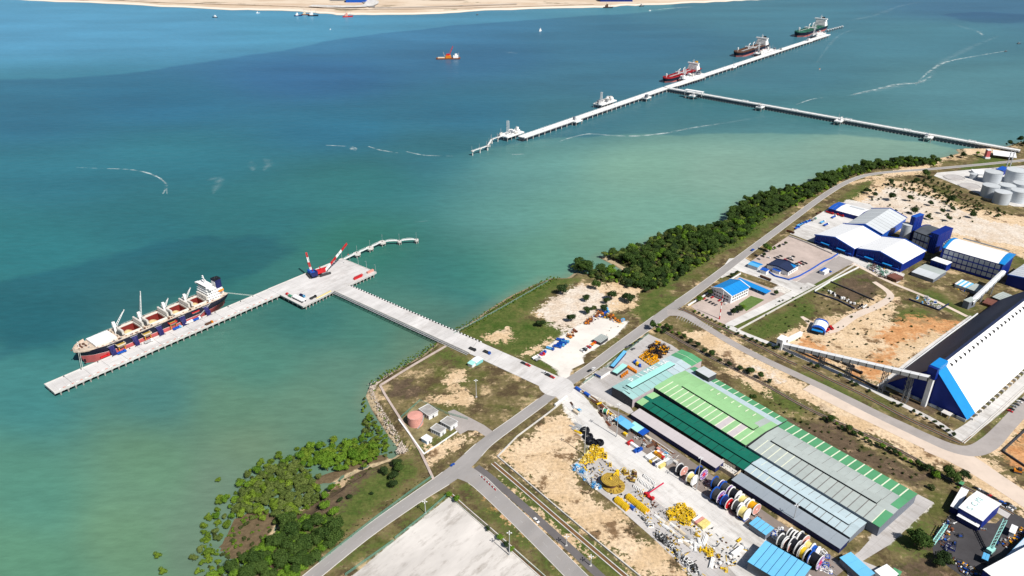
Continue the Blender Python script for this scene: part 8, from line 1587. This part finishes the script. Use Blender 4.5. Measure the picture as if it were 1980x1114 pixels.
lattice_boom('aqua crawler crane with raised boom on the black yard',(1916,1062),3,(1943,1008),18,'roof_cyan'); lattice_boom('aqua crane boom resting on the scrap left of the black yard',(1804,1052),2,(1829,1017),4,'roof_cyan',False)
# tyre heap in the bund, rubble
heap([(3,'white_paint','steel'),(3,'black_paint','dark_steel'),(3,'black_paint','dark_steel')],lambda k:('white' if k[1]=='white_paint' else 'black')+' drum in the row along the bunded field','drum','drum row in the bunded field',[P2(1602+i*2.2+random.uniform(-1,1),565+i*1.05+random.uniform(-1.5,1.5))for i in range(24)],.9,0)
heap([(3,'white_paint','black_paint'),(3,'black_paint','white_paint')],lambda k:('white' if k[1]=='white_paint' else 'black')+' drum at the corner of the bunded field','drum','drums at the bund corner',[P2(1660+i*3,596-(i%3)*2)for i in range(7)],1.0,0)
heap([(0,'green_paint','steel'),(1,'steel','rust'),(0,'brown','steel'),(3,'white_paint','steel')],lambda k:{'green_paint':'green','steel':'grey','brown':'brown','white_paint':'white'}[k[1]]+' scrap item below the twin white bays','scrap','scrap below the twin bays',scatter([(1672,516),(1690,512),(1740,534),(1730,545),(1700,535)],6,71),.9)
heap([(0,'white_paint','blue'),(3,'sky_blue','white_paint'),(0,'concrete','steel')],lambda k:{'white_paint':'white','sky_blue':'sky blue','concrete':'grey'}[k[1]]+' rubble piece in the walled bund beside the grass','rubble','rubble in the bund',scatter([(1764,580),(1780,572),(1826,590),(1814,597)],6,72),.9)
t=thing('warning_tower','red and white water tower near the trestle landing','tower',(*P2(1907,306),0)); mb=MB(); mb.box(-3.2,3.2,-3.2,3.2,0,15); mb.build('shaft','hull_red',t); mb=MB(); mb.box(-3.6,3.6,-3.6,3.6,15,16.5); mb.build('cap','white_paint',t); mb=MB(); mb.box(-4.5,4.5,-4.5,4.5,0,3); mb.build('base','wall_white',t)
shed('landing_canopy','long white canopy over the pipe landing by the trestle',[(1920,300),(1966,305),(1964,296),(1920,290)],6,[(0,0),(1,.6)],[('white_roof',6)],walls=False,cat='canopy')
heap([(5,'orange','dark_steel')],'orange excavator beside the orange earth pit','excavator','excavator',[P2(1968,914)],1.6)

# small loose material, dunnage and litter nobody could count
def litter(name,label,polys,n,cols,smin,smax,seed):
    rg=random.Random(seed); mb=MB()
    for p in polys:
        q=PL(p); xs=[a[0]for a in q]; ys=[a[1]for a in q]; k=0
        while k<n:
            x,y=rg.uniform(min(xs),max(xs)),rg.uniform(min(ys),max(ys))
            if not inside((x,y),q):continue
            k+=1; c=rg.randrange(len(cols)); a=rg.choice([thR,thR+1.57,rg.uniform(0,3)])
            if rg.random()<.3:mb.beam((x,y,.3),(x+rg.uniform(2,6)*math.cos(a),y+rg.uniform(2,6)*math.sin(a),.35),.35,.35,c)
            else:mb.cbox(x,y,.05,rg.uniform(smin,smax),rg.uniform(smin,smax),rg.uniform(.3,1.3),a,c)
    tag(mb.build(name,cols),label,'litter',kind='stuff')
litter('yard_debris','loose pallets, dunnage and small fittings over the storage yard',[[(1110,902),(1148,876),(1182,902),(1210,935),(1185,962),(1140,932)],[(1190,955),(1240,950),(1290,995),(1270,1030),(1225,995)],[(1290,1015),(1350,1000),(1440,1075),(1400,1110),(1340,1070)],[(1262,1030),(1290,1030),(1360,1112),(1330,1114)]],130,['concrete','steel','yellow','dark_steel','brown','grey_steel','gold','black_paint'],.4,1.5,1)
litter('apron_debris','loose material along the dark apron and the reel rows',[[(1150,778),(1172,792),(1200,822),(1182,822)],[(1200,815),(1250,842),(1320,892),(1300,900),(1240,865)],[(1300,890),(1380,935),(1440,975),(1500,1020),(1480,1030),(1380,965)],[(1490,1022),(1560,1060),(1625,1090),(1600,1110),(1520,1060)]],75,['concrete','steel','rust','dark_steel','cream','grey_steel','brown'],.4,1.5,2)
litter('scrap_debris','rusty scrap and oddments round the black yard and gravel yard',[[(1800,1048),(1832,1002),(1846,1012),(1822,1058)],[(1840,1080),(1885,1098),(1895,1114),(1860,1112)],[(1935,1050),(1975,1018),(1985,1025),(1945,1062)],[(1128,628),(1155,606),(1205,620),(1196,628),(1160,612),(1138,630)],[(1240,697),(1268,660),(1296,676),(1270,696)],[(1670,516),(1690,510),(1745,535),(1728,546)],[(1844,546),(1890,560),(1880,572),(1840,556)]],70,['rust','dark_steel','steel','brown','white_paint','orange_yellow','black_paint','blue'],.5,2.0,3)
